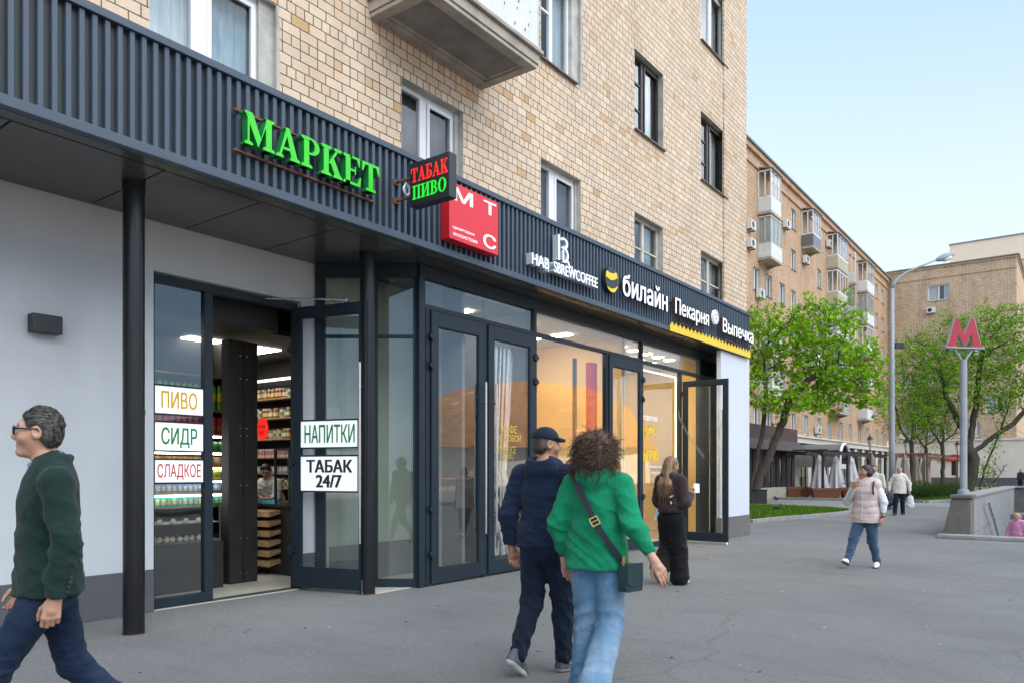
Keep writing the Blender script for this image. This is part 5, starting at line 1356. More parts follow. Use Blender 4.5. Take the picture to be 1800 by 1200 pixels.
balcony(1408.5, 1443, 5, dict(low='roofmetal', glaz=True, frame='white_pvc', roof=True)); balcony(1409, 1444, 3, dict(low='rail')); balcony(1410, 1444, 2, GLZ)
balcony(1453, 1491, 5, dict(CRS, roof=True)); balcony(1453, 1491, 4, CRS); balcony(1453, 1492, 3, GLZ); balcony(1453, 1492, 2, GLB); balcony(1455, 1494, 1, dict(low='rail'))
balcony(1489, 1505, 5, GLZ, .7); balcony(1489, 1505, 4, GLB, .7); balcony(1489, 1505, 3, GLZ, .7)
balcony(1507, 1537, 5, dict(GLZ, roof=True)); balcony(1507, 1537, 4, GLB); balcony(1507, 1537, 3, GLZ); balcony(1507, 1536, 2, dict(low='corr')); balcony(1507, 1535, 1, dict(low='corr'))
balcony(1332, 1375, 2, dict(low='corr')); balcony(1334, 1375, 1, GLZ)
# air conditioners on the block
acm = None
def aircon(p, axis, label):
    global acm
    if acm is None:
        o = thing('air_conditioner', p, label, 'air conditioner', 'air conditioners on the brick walls')
        m = MB(); m.box(0, .30, -.40, .40, 0, .56); m.build('case', M['ac'], o, local=True, bevel=.02)
        m = MB(); m.prism([(.2*math.cos(i*math.pi/10), .2*math.sin(i*math.pi/10)) for i in range(20)], (.306, -.1, .28), (0, 1, 0), (0, 0, 1), (1, 0, 0), .004); m.build('fan_grille', M['charcoal'], o, local=True)
        m = MB(); m.box(-.05, .30, -.3, -.26, -.05, -.001); m.box(-.05, .30, .26, .3, -.05, -.001); m.build('bracket', M['darksteel'], o, local=True)
        acm = o
    else:
        o = copy_tree(acm, None, label); o.location = p
    o.rotation_euler = (0, 0, 0 if axis == 'x' else -math.pi/2)
for px, py, lab in ((1377.5, 398, 'air conditioner box right of the top left glazed balcony'), (1412, 460, 'air conditioner box above the railed balcony of the long block'), (1453, 432, 'air conditioner box at the left side of the cream sided balcony'), (1315, 400, 'upper air conditioner box beside the corner of the near building'), (1315, 432, 'lower air conditioner box beside the corner of the near building'), (1331, 520, 'air conditioner box above the left tree crown'), (1433, 757, 'air conditioner box in a window just over the cafe roof')):
    yk, zk = onX(px, py, X2); aircon((X2 + .06, yk, zk - .2), 'x', lab)
# ------------------------------------------------------------------ end block across the square, and the tower beyond it
Y3 = Y2b + .3
b3 = thing('end_apartment_block', (-8, Y3, 0), 'tan brick block with a white ground storey closing the far end of the square', 'building')
P3 = PY(Y3); x3 = lambda px: onY(px, 0, Y3).x
XE = x3(1787); ZT = 22.4
wl = []
for px, ks in ((1600, (0, 2)), (1650, (5, 2, 0)), (1704, (3, 0)), (1752, (1,))):
    xc = x3(px)
    for k in ks: wl.append((xc - .95, xc + .95, SILL[k] + .2 if k else 4.9, (SILL[k] + .2 if k else 4.9) + 1.55))
w = MB(); holed(w, P3, X2 - .3, XE, 4.6, ZT - .3, wl, .2, 0, 1)
w.quad((XE, Y3, 4.6), (XE, Y3 + 14, 4.6), (XE, Y3 + 14, ZT - .3), (XE, Y3, ZT - .3), 0)
w.build('brick_wall', [M['brick_farx'], M['plaster']], b3)
r = MB(); r.box(X2 - .3, XE + .25, Y3 - .25, Y3 + 14, ZT - .1, ZT); r.box(X2 - .3, XE + .1, Y3 - .12, Y3 + 13.9, ZT - .299, ZT - .101, 1); r.box(X2 - .2, XE + .06, Y3 - .07, Y3, ZT - 1.3, ZT - 1.15, 1); r.build('eaves', [M['roofmetal'], M['brick_farx']], b3)
g = MB(); holed(g, P3, X2, 10.0, .9, 4.55, [(x3(1600), x3(1618), 1.0, 3.2), (x3(1672), x3(1684), 1.1, 3.2)], .3, 0, 0)
g.box(X2, 10.0, Y3 - .12, Y3 + .3, 4.551, 4.75, 0)
g.build('white_ground_storey', M['cream_stone'], b3)
g = MB(); g.box(X2, 10.0, Y3 - .08, Y3 + .3, 0, .895); g.build('grey_base', M['plinth'], b3)
wf = None
for (a, b, c, d) in wl:
    if wf is None: wf = window(b3, P3, a, b, c, d, .14, 'white_pvc', 'glass', 'curtain', split=(.5,), fw=.08, mw=.1, sill='roofmetal', room=.6); w0 = (a, c)
    else:
        o = copy_tree(wf, b3); o.location = Vector(wf.location) + Vector((a - w0[0], 0, c - w0[1]))
for a, b, c, d in ((x3(1600), x3(1618), 1.0, 3.2), (x3(1672), x3(1684), 1.1, 3.2)): window(b3, P3, a, b, c, d, .2, 'brown_pvc', 'glass', None, split=(.5,), sill=False)
aircon((x3(1637), Y3 - .06, onY(1637, 551, Y3).z), 'y', 'air conditioner box under the top window of the tan end block')
sg = MB(); k_ = onY(1648, 804, Y3 - .1); sg.box(x3(1650), x3(1706), Y3 - .14, Y3 - .03, 2.55, 3.15)
o = sg.build('red_shop_sign', M['sign_red'], None, loc=(x3(1650), Y3 - .1, 2.55)); tag(o, 'long red sign strip on the white ground storey behind the trees', 'sign')
dp = MB(); dp.tube([(X2 + .35, Y3 - .12, .2), (X2 + .35, Y3 - .12, ZT - .4)], .09, 8); dp.build('drain_pipe', M['roofmetal'], b3)
tw = thing('cream_tower', (0, 150, 0), 'plain cream tower block rising behind the tan end block', 'building')
YT = 165.0; xa = onY(1669.5, 0, YT).x; zt = onY(1669.5, 432, YT).z; PT = PY(YT)
wins_t = [(xa + f, xa + f + 1.9, zt - 6.2 - 3.3*k, zt - 4.4 - 3.3*k) for k in range(8) for f in (11.0, 13.6, 24.0)]
m = MB(); holed(m, PT, xa, xa + 42, 0, zt, wins_t, .3, 0, 0); m.box(xa + .02, xa + 42, YT + .31, YT + 18, 0, zt - .02); m.quad((xa, YT, 0), (xa, YT + 18, 0), (xa, YT + 18, zt), (xa, YT, zt)); m.build('rendered_wall', M['cream_tower'], tw)
m = MB(); m.box(xa - .15, xa + 42, YT - .15, YT + 18, zt, zt + .25); m.tube([(xa + 14, YT + 2, zt), (xa + 14, YT + 2, zt + 1.6)], .12, 5); m.tube([(xa + 24, YT + 2, zt), (xa + 24, YT + 2, zt + 1.2)], .3, 6); m.build('roof_edge', M['roofmetal'], tw)
for a, b, c, d in wins_t:
    m = MB(); m.quad(PT(a, c, .2), PT(b, c, .2), PT(b, d, .2), PT(a, d, .2)); o = m.build('window', M['glass'], tw)
# ------------------------------------------------------------------ sunlit far side of the street, met in the glass as reflections
def slab_block(name, x, y0, y1, zt, label, mt, rows):
    o = thing(name, (x, (y0 + y1)/2, 0), label, 'building')
    m = MB(); P = lambda a, z, d: (x + d, a, z); hs = []
    a = y0 + 1.5
    while a < y1 - 2.5:
        for k in range(rows): hs.append((a, a + 1.5, 3.6 + 3.1*k, 5.3 + 3.1*k))
        a += 3.2
    holed(m, P, y0, y1, 0, zt, hs, .2, 0, 1); m.box(x + .25, x + 12, y0, y1, 0, zt - .1, 2)
    m.build('wall', [M[mt], M['plaster'], M['dark_room']], o)
    r = MB(); r.box(x - .3, x + 12.3, y0 - .2, y1 + .2, zt, zt + .4); r.build('roof', M['roofmetal'], o)
    q = MB()
    for (a, b, c, d) in hs: q.quad(P(a, c, .15), P(a, d, .15), P(b, d, .15), P(b, c, .15))
    q.build('window_glass', M['glass'], o)
slab_block('opposite_block', 64, -50, 16, 8.5, 'long low sunlit brick block on the far side of the street', 'brick_far', 1)
slab_block('second_opposite_block', 84, 60, 150, 9, 'sunlit low block farther along the far side of the street', 'plaster', 1)
pv = thing('market_pavilion', (46, 82, 0), 'round market pavilion with a scaly copper coloured dome across the street', 'building')
m = MB(); m.lathe([(16.5, 0), (16.5, 4.2)], (46, 82, 0), 40); m.build('wall', M['cream_stone'], pv)
m = MB(); m.lathe([(17.4, 4.2), (17.1, 4.8), (16.0, 7.4), (13.6, 9.8), (9.8, 11.8), (5.0, 12.9), (.6, 13.3)], (46, 82, 0), 40); m.build('dome', brick('copper scales', (.50, .24, .09), (.36, .16, .06), (.12, .06, .03), 'x', w=.7, h=.4, mortar=.02, squash=1.0, sqf=2, pc=(.6, .34, .14)), pv, smooth=50)
m = MB(); P = lambda a, z, d: (28 + d, a, z)
fence = thing('street_railing', (26, 15, 0), 'orange painted street railing along the far pavement', 'railing')
m.box(26, 26.06, -20, 45, 1.0, 1.08); m.box(26, 26.06, -20, 45, .2, .26); m.build('rail', mat('orange paint', (.55, .22, .05), .5), fence)
m = MB()
for k in range(65): m.box(26.01, 26.05, -20 + k, -19.96 + k, 0, .999)
m.build('baluster', M['darksteel'], fence)
# ------------------------------------------------------------------ trees grown towards points in their crown
RV, DV = Vector((C_, S_, 0)), Vector((-S_, C_, 0))       # across the view, along the view
def colonize(seed, stems, attract, step=.26, infl=2.2, kill=.42, iters=90, bias=(0, 0, .12)):
    rng = np.random.default_rng(seed)
    pos, par = [], []
    for st in stems:
        prev = st[0] if isinstance(st[0], int) else -1
        pts = st[1:] if isinstance(st[0], int) else st
        if prev < 0: pos.append(np.array(pts[0], float)); par.append(-1); prev = len(pos) - 1; pts = pts[1:]
        for q in pts:
            q = np.array(q, float); a = pos[prev]; n = max(1, int(np.linalg.norm(q - a) / step))
            for i in range(1, n + 1):
                pos.append(a + (q - a)*i/n + rng.normal(0, .018, 3)); par.append(prev); prev = len(pos) - 1
    A = np.array(attract, float); alive = np.ones(len(A), bool)
    Pn = np.array(pos); D = np.linalg.norm(A[:, None] - Pn[None], axis=2); near = D.argmin(1); dist = D.min(1)
    b = np.array(bias)
    for it in range(iters):
        act = alive & (dist < infl)
        if not act.any(): 
            infl *= 1.3
            if infl > 8: break
            continue
        dirs = {}
        for i in np.nonzero(act)[0]:
            v = A[i] - pos[near[i]]; dirs.setdefault(near[i], []).append(v / (np.linalg.norm(v) + 1e-6))
        new = []
        for k, vs in dirs.items():
            v = np.mean(vs, 0) + b + rng.normal(0, .16, 3); v /= np.linalg.norm(v) + 1e-6
            new.append(pos[k] + v*step); par.append(int(k))
        s0 = len(pos); pos.extend(new)
        NN = np.array(new); D = np.linalg.norm(A[:, None] - NN[None], axis=2); m = D.min(1); am = D.argmin(1)
        better = m < dist; near[better] = s0 + am[better]; dist = np.minimum(dist, m)
        alive &= dist > kill
        if not alive.any(): break
    return pos, par
def ell(rng, c, r, n, shell=.35):
    out = []
    while len(out) < n:
        v = rng.uniform(-1, 1, 3); l = np.linalg.norm(v)
        if l > 1 or l < shell*rng.random(): continue
        out.append(np.array(c) + v*np.array(r))
    return out
def view_pts(base, pts):
    """points given as (across, along, up) from the base"""
    return [tuple(base + RV*p[0] + DV*p[1] + Vector((0, 0, p[2]))) for p in pts]
def make_tree(name, base, stems, blobs, label, leaf, bark, seed, lsize=.13, per=9, tip=.007, tipk=2.35, leafp=.85, step=.26, group=None, spread=.20, rtrunk=None, ntw=2, tws=1.0):
    rng = np.random.default_rng(seed); rr = random.Random(seed)
    att = []
    for (c, r, n) in blobs:
        loc = ell(rng, (0, 0, 0), r, n)
        cc = base + RV*c[0] + DV*c[1] + Vector((0, 0, c[2]))
        for q in loc: att.append(cc + RV*q[0] + DV*q[1] + Vector((0, 0, q[2])))
    sts = []
    for s in stems:
        if isinstance(s[0], int): sts.append([s[0]] + view_pts(base, s[1:]))
        else: sts.append(view_pts(base, s))
    pos, par = colonize(seed, sts, [tuple(a) for a in att], step)
    n = len(pos); ch = [[] for _ in range(n)]
    for i, p in enumerate(par):
        if p >= 0: ch[p].append(i)
    rad = [0.0]*n
    for i in range(n - 1, -1, -1):
        rad[i] = tip if not ch[i] else sum(rad[c]**tipk for c in ch[i])**(1/tipk)
    rad0 = list(rad)
    if rtrunk:
        k = rtrunk / max(rad); ex = math.log(rtrunk / tip) / math.log(max(rad) / tip)
        rad = [tip * (r / tip)**ex for r in rad]
    o = thing(name, base, label, 'tree', group)
    tb = MB(); tw = MB()
    roots = [i for i in range(n) if par[i] < 0]
    stack = [(r, None) for r in roots]
    while stack:
        i, p = stack.pop()
        chain = [] if p is None else [p]
        while True:
            chain.append(i)
            if not ch[i]: break
            k = sorted(ch[i], key=lambda c: -rad[c])
            for c in k[1:]: stack.append((c, i))
            i = k[0]
        if len(chain) < 2: continue
        rs = [rad[c] for c in chain]
        if p is not None: rs[0] = rs[1]
        thick = max(rs) > .035
        (tb if thick else tw).tube([pos[c] for c in chain], rs, 9 if max(rs) > .07 else (6 if thick else 4), cap=True)
    # fine side twigs with their leaf spots
    spots = []
    for i in range(n):
        if rad0[i] > tip*3.2 or par[i] < 0: continue
        p = Vector(pos[i]); bd = (p - Vector(pos[par[i]])).normalized(); spots.append((p, not ch[i]))
        for _ in range(ntw):
            d = (bd*.7 + Vector((rr.gauss(0, .7), rr.gauss(0, .7), rr.gauss(.12, .5)))).normalized(); L = rr.uniform(.22, .62)*tws; pts = [p]
            for k in range(3):
                d = (d + Vector((rr.gauss(0, .22), rr.gauss(0, .22), rr.gauss(.05, .18)))).normalized(); pts.append(pts[-1] + d*L/3)
            tw.tube(pts, [tip*.7, tip*.6, tip*.5, tip*.3], 3, cap=False)
            if rr.random() < leafp: spots.append((pts[-1], True)); spots.append((pts[2], False))
    tb.build('trunk', M[bark], o, smooth='all')
    tw.build('twigs', M['twig'] if bark == 'bark' else M[bark], o, smooth='all')
    lf = MB()
    for sp0, tipq in spots:
        for _ in range(per if tipq else max(1, per//3)):
            c = sp0 + Vector((rr.gauss(0, spread), rr.gauss(0, spread), rr.gauss(-.02, spread*.7)))
            d = Vector((rr.gauss(0, 1), rr.gauss(0, 1), rr.gauss(-.25, .6))).normalized(); s = d.orthogonal(); s.rotate(Matrix.Rotation(rr.uniform(0, 6.28), 3, d)); nrm = d.cross(s)
            L = lsize * rr.uniform(.45, 1.35); W = L*.5
            a, e = c, c + d*L; f1 = c + d*L*.5 + s*W + nrm*W*.25; f2 = c + d*L*.5 - s*W + nrm*W*.25
            if lsize > .1:   # lobed leaf
                lf.add([a, c + d*L*.18 + s*W*.9 + nrm*W*.2, c + d*L*.42 + s*W*.5, c + d*L*.62 + s*W*.95 + nrm*W*.2, c + d*L*.72 + s*W*.35, e, c + d*L*.72 - s*W*.35, c + d*L*.62 - s*W*.95 + nrm*W*.2, c + d*L*.42 - s*W*.5, c + d*L*.18 - s*W*.9 + nrm*W*.2],
                       [(0,1,2,8,9), (2,3,4,6,7,8), (4,5,6)])
            else: lf.add([a, f1, e, f2], [(0, 1, 2), (0, 2, 3)])
    lf.build('leaves', M[leaf], o)
    return o
B1 = onG(1318, 886)
make_tree('leaning_maple_tree', B1, [
    [(-.1, 0, 0), (.25, 0, 1.6), (.62, .1, 3.4), (.75, .1, 5.0), (.7, .2, 6.6)],
    [(0, -.1, 0), (.55, -.1, 1.5), (1.25, -.1, 3.2), (1.7, -.2, 4.7), (2.6, -.2, 5.6), (3.8, -.1, 6.1)],
    ], [((.9, .3, 7.0), (1.2, 1.6, 1.7), 190), ((2.6, 0, 6.9), (1.6, 1.9, 1.9), 260), ((4.3, .2, 6.0), (1.8, 1.8, 1.6), 230), ((3.2, -.4, 8.2), (2.2, 1.4, .9), 110), ((1.6, -.6, 4.6), (1.2, 1.2, .8), 90), ((5.3, 0, 4.9), (1.0, 1.2, .9), 80), ((3.4, .6, 4.6), (1.2, 1.2, .6), 60), ((.3, .2, 8.3), (.9, 1.0, 1.0), 60), ((.3, 0, 5.2), (.5, .9, 1.2), 40)],
    'two stemmed leaning tree with fresh bright green leaves beside the grey pier', 'leaf_a', 'bark', 11, lsize=.15, per=8, spread=.12, leafp=.22, rtrunk=.17, ntw=4, tws=1.15, tip=.009)
B2 = at(1701, 883, 37.0); B2.z = .07
make_tree('spreading_tree', B2, [
    [(0, 0, -.05), (.1, 0, .9), (.3, 0, 2.0), (-.2, .1, 3.4), (-.9, .2, 5.0), (-1.2, .3, 6.5)],
    [8, (.9, -.1, 2.9), (1.9, -.2, 3.6), (2.9, -.2, 4.6), (4.0, -.1, 6.2)],
    [9, (.5, .3, 4.2), (.8, .4, 6.2), (1.0, .4, 7.8)],
    [(.25, -.3, 0), (.7, -.3, 1.6), (1.4, -.2, 3.2), (2.2, 0, 5.2)],
    ], [((-1.6, 0, 5.4), (1.8, 1.8, 1.8), 230), ((0, .2, 7.2), (2.2, 2, 2.0), 300), ((1.8, 0, 7.6), (2.2, 2, 2.0), 260), ((3.6, 0, 6.3), (1.9, 1.9, 2.0), 220), ((-2.4, 0, 7.0), (1.2, 1.5, 1.3), 110), ((1.4, 0, 5.0), (1.6, 1.5, 1.0), 110), ((5.2, 0, 5.0), (1.2, 1.2, 1.6), 80), ((-2.3, 0, 4.0), (1.0, 1.2, .8), 60)],
    'broad tree with a dark forked trunk behind the underpass parapet', 'leaf_b', 'bark_dark', 23, lsize=.092, per=7, spread=.12, leafp=.46, rtrunk=.27, tip=.0085, ntw=4, tws=1.2)
for i, (px, d, hgt, lab, sd) in enumerate(((1601, 52, 9.5, 'slim olive leaved tree right behind the tall street lamp pole', 31), (1655, 55, 10.5, 'thin tree with sparse yellow green leaves left of the spreading tree', 32), (1626, 62, 9.0, 'slender background tree between the two thin olive leaved trees', 33))):
    b = at(px, 900, d); b.z = .05
    make_tree('slim_tree', b, [[(0, 0, 0), (.1, 0, 1.8), (.05, 0, 3.6), (.3, 0, 5.6)], [9, (-.6, .2, 4.4), (-1.0, .2, 6.0)], [10, (.9, -.2, 4.2), (1.4, 0, 5.6)]],
        [((0, 0, hgt*.62), (2.3, 2.0, hgt*.30), 300), ((.3, 0, hgt*.85), (1.3, 1.3, hgt*.16), 120)], lab, 'leaf_c', 'bark_dark', sd, lsize=.085, per=5, spread=.13, leafp=.65, rtrunk=.14, step=.32, ntw=3, tws=1.3, group='slim trees at the back of the square')
b = at(1733, 868, 44); b.z = .06
make_tree('small_bush_tree', b, [[(0, 0, 0), (0, 0, .5), (-.3, 0, 1.0)], [1, (.5, 0, .9), (.9, 0, 1.3)]], [((.3, 0, 1.6), (1.1, .9, .6), 130)], 'small sparse bush tree against the white wall at the right', 'leaf_c', 'bark_dark', 41, lsize=.07, per=3, spread=.06, leafp=.5, rtrunk=.05, step=.16, ntw=2, tws=.6)
# low junipers on the lawn
def mound(px, d, w, h, label, sd, dens=1500):
    rr = random.Random(sd); b = at(px, 880, d); b.z = .05; o = thing('low_shrub', b, label, 'shrub', 'low shrubs on the far lawn'); m = MB(); tw = MB()
    for k in range(dens):
        a = rr.uniform(0, 6.28); q = math.sqrt(rr.random()); x, y = q*math.cos(a)*w, q*math.sin(a)*w*.7; z = h*(1 - q*q)**.5*rr.uniform(.25, 1.1) + .03
        d_ = Vector((math.cos(a)*q*1.2 + rr.gauss(0, .4), math.sin(a)*q*1.2 + rr.gauss(0, .4), rr.uniform(.1, .9))).normalized(); s = d_.orthogonal().normalized()*.02; L = rr.uniform(.08, .2)
        c = b + RV*x + DV*y + Vector((0, 0, z)); m.add([c - s, c + s, c + d_*L], [(0, 1, 2)])
        if k % 18 == 0: tw.tube([b + RV*x*.3 + DV*y*.3, c], .008, 4)
    m.build('foliage', M['shrub'], o); tw.build('stems', M['twig'], o)
mound(1606, 40, .9, .55, 'low brown green shrub nearest the woman with two bags', 1); mound(1628, 42, 1.3, .65, 'wide low juniper shrub in the middle of the far lawn edge', 2); mound(1655, 43, 1.3, .8, 'dark juniper shrub near the red letter sign post', 3); mound(1680, 45, 1.0, .7, 'dark shrub close behind the parapet end', 4); mound(1615, 47, 1.2, .8, 'juniper shrub behind the others under the taupe umbrellas', 5)

# ------------------------------------------------------------------ street lamp and red letter sign
LB = onG(1568, 895)
sl = thing('street_lamp', LB, 'tall grey street lamp with a curved arm beside the woman carrying bags', 'street lamp')
m = MB(); m.lathe([(.21, 0), (.21, .12), (.17, .16), (.165, .9), (.20, .93), (.20, 1.0), (.16, 1.04), (.15, 1.2)], LB, 18); m.build('base', M['lamp_base'], sl, smooth=40)
m = MB(); zt = 8.55; pts = [LB + Vector((0, 0, z)) for z in (1.19, 2.5, 5, zt)]; rs = [.115, .105, .09, .075]
m.tube(pts, rs, 14); m.build('pole', M['lamp_grey'], sl, smooth='all')
m = MB(); ap = [LB + Vector((0, 0, zt - .02))] + [LB + RV*x + Vector((0, 0, z)) for x, z in ((.08, 8.75), (.28, 9.0), (.62, 9.22), (1.1, 9.42), (1.7, 9.66))]
m.tube(ap, [.06, .055, .05, .045, .04, .036], 10); m.build('arm', M['lamp_grey'], sl, smooth='all')
hd = LB + RV*2.05 + Vector((0, 0, 9.78)); ax = (RV*.94 + Vector((0, 0, .34))).normalized()
m = MB(); m.tube([hd - ax*.38, hd - ax*.3, hd - ax*.05, hd + ax*.25, hd + ax*.40], [.03, .085, .14, .12, .04], 14); m.build('lamp_head', M['lamp_grey'], sl, smooth='all')
m = MB(); c = hd - Vector((0, 0, .06)) + ax*.06; m.tube([c - ax*.2, c - ax*.1, c + ax*.15, c + ax*.24], [.04, .12, .12, .04], 14); m.build('lens', M['white_pvc'], sl, smooth='all')
m = MB(); q = LB + Vector((0, 0, 6.35)) + RV*.28; m.obox(q, RV, DV, (0, 0, 1), .16, .05, .12); m.obox(LB + Vector((0, 0, 6.35)) + RV*.1, RV, DV, (0, 0, 1), .06, .02, .03); m.build('control_box', M['charcoal'], sl)

# ------------------------------------------------------------------ underpass stairwell
st = thing('underpass_parapet', (-2.2, 20, 0), 'grey granite parapet and stairwell leading down to the underpass at the right', 'stairwell')
PZ = .93
m = MB()
# rough end block with a battered street side
m.add([(-2.60, 19.93, 0), (-2.04, 19.93, 0), (-2.04, 20.65, 0), (-2.60, 20.65, 0), (-2.42, 19.97, PZ - .06), (-2.04, 19.97, PZ - .06), (-2.04, 20.65, PZ - .06), (-2.42, 20.65, PZ - .06)], [(0,3,2,1),(4,5,6,7),(0,1,5,4),(1,2,6,5),(2,3,7,6),(3,0,4,7)])
m.build('end_block', M['granite_rough'], st, bevel=.015)
m = MB(); m.box(-2.45, -2.0, 19.92, 20.68, PZ - .057, PZ + .02); m.build('end_cap', M['granite_rough'], st, bevel=.01)
m = MB()
for k in range(11):
    y0, y1 = 20.66 + k*1.17, 20.66 + (k + 1)*1.17 - .006
    for z0, z1 in ((-3.4, -2.3), (-2.294, -1.1), (-1.094, .06), (.066, PZ - .05)): m.box(-2.40, -2.04 + rnd.uniform(-.004, .004), y0, y1, z0, z1 - .006)
m.build('side_wall', M['granite'], st)
m = MB()
for k in range(5): m.box(-2.42, -2.0, 20.69 + k*2.57, 20.69 + (k + 1)*2.57 - .008, PZ - .049, PZ + .015)
m.build('coping', M['kerb'], st, bevel=.01)
m = MB()
for k in range(4): m.box(-2.39 + k*1.26, -2.39 + (k + 1)*1.26 - .006, 33.53, 33.9, -3.4, PZ - .05)
m.box(2.6, 2.95, 19.95, 33.5, -3.4, PZ - .05)
m.build('back_wall', M['granite_rough'], st)
m = MB(); m.box(-2.42, 3.0, 33.45, 33.95, PZ - .049, PZ + .02); m.box(2.57, 3.0, 19.9, 33.44, PZ - .049, PZ + .02); m.build('back_coping', M['kerb'], st, bevel=.01)
m = MB(); n = 22
for k in range(n): m.box(-2.04, 2.6, 20.1 + .36*k, 20.1 + .36*(k + 1), -3.6, -.16*k - .02)
m.box(-2.04, 2.6, 20.1 + .36*n, 33.5, -3.6, -.16*n); m.build('steps', M['kerb'], st)
m = MB(); m.box(-2.62, 3.0, 19.22, 19.62, .0, .085); m.build('sill', M['kerb'], st, bevel=.015)
m = MB(); m.tube([(-1.93, 22.6, .72), (-1.93, 24.3, .10), (-1.93, 27.5, -1.2), (-1.93, 29, -1.8)], .028, 8); 
for yk, zk in ((22.7, .66), (24.8, -.12), (27.0, -1.0)): m.tube([(-1.93, yk, zk), (-2.04, yk, zk - .05)], .012, 6)
m.build('handrail', M['steel'], st)
# the post with the red letter
MP = at(1690, 866, 18.3); MPz = PZ + .02
ms2 = thing('underground_sign', (MP.x, MP.y, MPz), 'red letter М on a grey post standing on the end of the granite parapet', 'sign')
b_ = Vector((-2.23, 20.42, MPz))
dsp = b_
m = MB(); m.tube([dsp, dsp + Vector((0, 0, .10)), dsp + Vector((0, 0, .12)), dsp + Vector((0, 0, 2.0)), dsp + Vector((0, 0, 3.12))], [.13, .12, .078, .076, .072], 16); m.build('post', M['lamp_grey'], ms2, smooth=50)
U = (RV*.985 + DV*.17).normalized(); Nn = Vector((U.y, -U.x, 0)); top = dsp + Vector((0, 0, 3.10))
m = MB()
for s_ in (-1, 1): m.tube([top - Vector((0, 0, .1)), top + U*.10*s_ + Vector((0, 0, .08)), top + U*.21*s_ + Vector((0, 0, .22)), top + U*.27*s_ + Vector((0, 0, .27))], .024, 8)
m.build('fork', M['lamp_grey'], ms2, smooth='all')
Mo = [(-.53,0),(-.53,.055),(-.47,.055),(-.27,.66),(-.21,.66),(0,.27),(.21,.66),(.27,.66),(.47,.055),(.53,.055),(.53,0),(.20,0),(.20,.055),(.245,.055),(.19,.30),(0,-.0),(-.19,.30),(-.245,.055),(-.20,.055),(-.20,0)]
Mo = [(x*.94, z*1.04) for x, z in Mo]
lo = top + Vector((0, 0, .30))
m = MB(); m.prism(Mo, lo + Nn*.036, U, UZ, Nn, .072); m.build('letter_edge', M['lamp_grey'], ms2)
cx_ = 0.0
m = MB(); ins = [(x*.955, .012 + z*.955) for x, z in Mo]
m.prism(ins, lo + Nn*.040, U, UZ, Nn, .004); m.prism(ins, lo - Nn*.037, U, UZ, Nn, .004); m.build('letter_face', M['metro_red'], ms2)
m = MB(); m.obox(lo - Vector((0, 0, .018)), U, Nn, UZ, .50, .07, .015); m.build('tray', M['lamp_grey'], ms2)

# ------------------------------------------------------------------ cafe corner
cf = thing('cafe_pavilion', (-15, 40, 0), 'dark timber cafe pavilion with a shingled mansard edge behind the leaning tree', 'building')
cx1, cya, cyb = -13.7, 33.0, 46.2
m = MB(); m.box(X2 + .4, cx1, cya, cyb, .0, 2.65); m.build('wall', M['dark_wood'], cf)
m = MB()
for k in range(14):
    yk = cya + .3 + k*.94; m.box(cx1 + .002, cx1 + .05, yk, yk + .10, .3, 2.6)
m.build('batten', M['black_wood'], cf)
for k in range(6):
    m = MB(); m.quad((cx1 + .02, cya + 5.2 + k*1.88 - 2.4, .9), (cx1 + .02, cya + 6.0 + k*1.88 - 2.4, .9), (cx1 + .02, cya + 6.0 + k*1.88 - 2.4, 2.3), (cx1 + .02, cya + 5.2 + k*1.88 - 2.4, 2.3)); m.build('window_glass', M['glass'], cf)
m = MB(); e = .75
m.add([(X2, cya, 2.62), (cx1 + e, cya, 2.62), (cx1 + e, cyb + e, 2.62), (X2, cyb + e, 2.62), (X2, cya, 3.22), (cx1 + .15, cya, 3.22), (cx1 + .15, cyb + .15, 3.22), (X2, cyb + .15, 3.22)], [(0,3,2,1),(4,5,6,7),(0,1,5,4),(1,2,6,5),(2,3,7,6),(3,0,4,7)])
m.build('awning', M['awning_dark'], cf)
m = MB(); m.box(X2 + .36, cx1 + .12, cya, cyb + .12, 3.222, 3.95); m.build('shingle_band', mat('purple brown shingle', (.075, .045, .045), .85, var=.35, vscale=9, bmp=.6, bscale=18), cf)
m = MB(); m.box(cx1 + .05, cx1 + .35, cya - 1, cyb - 2.2, 0, .62); m.build('stone_wall', M['concrete'], cf)
va = thing('arched_awning', (-15, 56, 0), 'grey barrel vaulted entrance awning with a white arched front', 'awning')
yc, rw, sp_ = 56.2, 1.25, 2.3
m = MB(); n = 14; A_ = [(yc + rw*math.cos(math.pi*i/n), sp_ + 1.1*math.sin(math.pi*i/n)) for i in range(n + 1)]
pr_ = [(yc + rw, sp_ - .5)] + A_ + [(yc - rw, sp_ - .5)]
for x0, x1, nn in ((X2 + .36, -13.3, 8),):
    for j in range(nn):
        xa, xb = x0 + (x1 - x0)*j/nn, x0 + (x1 - x0)*(j + 1)/nn
        for (a, b) in zip(pr_[:-1], pr_[1:]): m.quad((xa, a[0], a[1]), (xb, a[0], a[1]), (xb, b[0], b[1]), (xa, b[0], b[1]))
m.build('canvas', M['awning_grey'], va, smooth=60)
m = MB()
for (a, b) in zip(pr_[:-1], pr_[1:]): m.tube([(-13.28, a[0], a[1]), (-13.28, b[0], b[1])], .10, 6)
m.box(-13.34, -13.24, yc - rw + .02, yc + rw - .02, sp_ - .62, sp_ - .3); m.build('front_arch', M['white_pvc'], va)
m = MB()
for s_ in (-1, 1): m.box(-13.4, -13.25, yc + s_*rw - .07, yc + s_*rw + .07, 0, sp_ - .65)
m.build('post', M['white_pvc'], va)
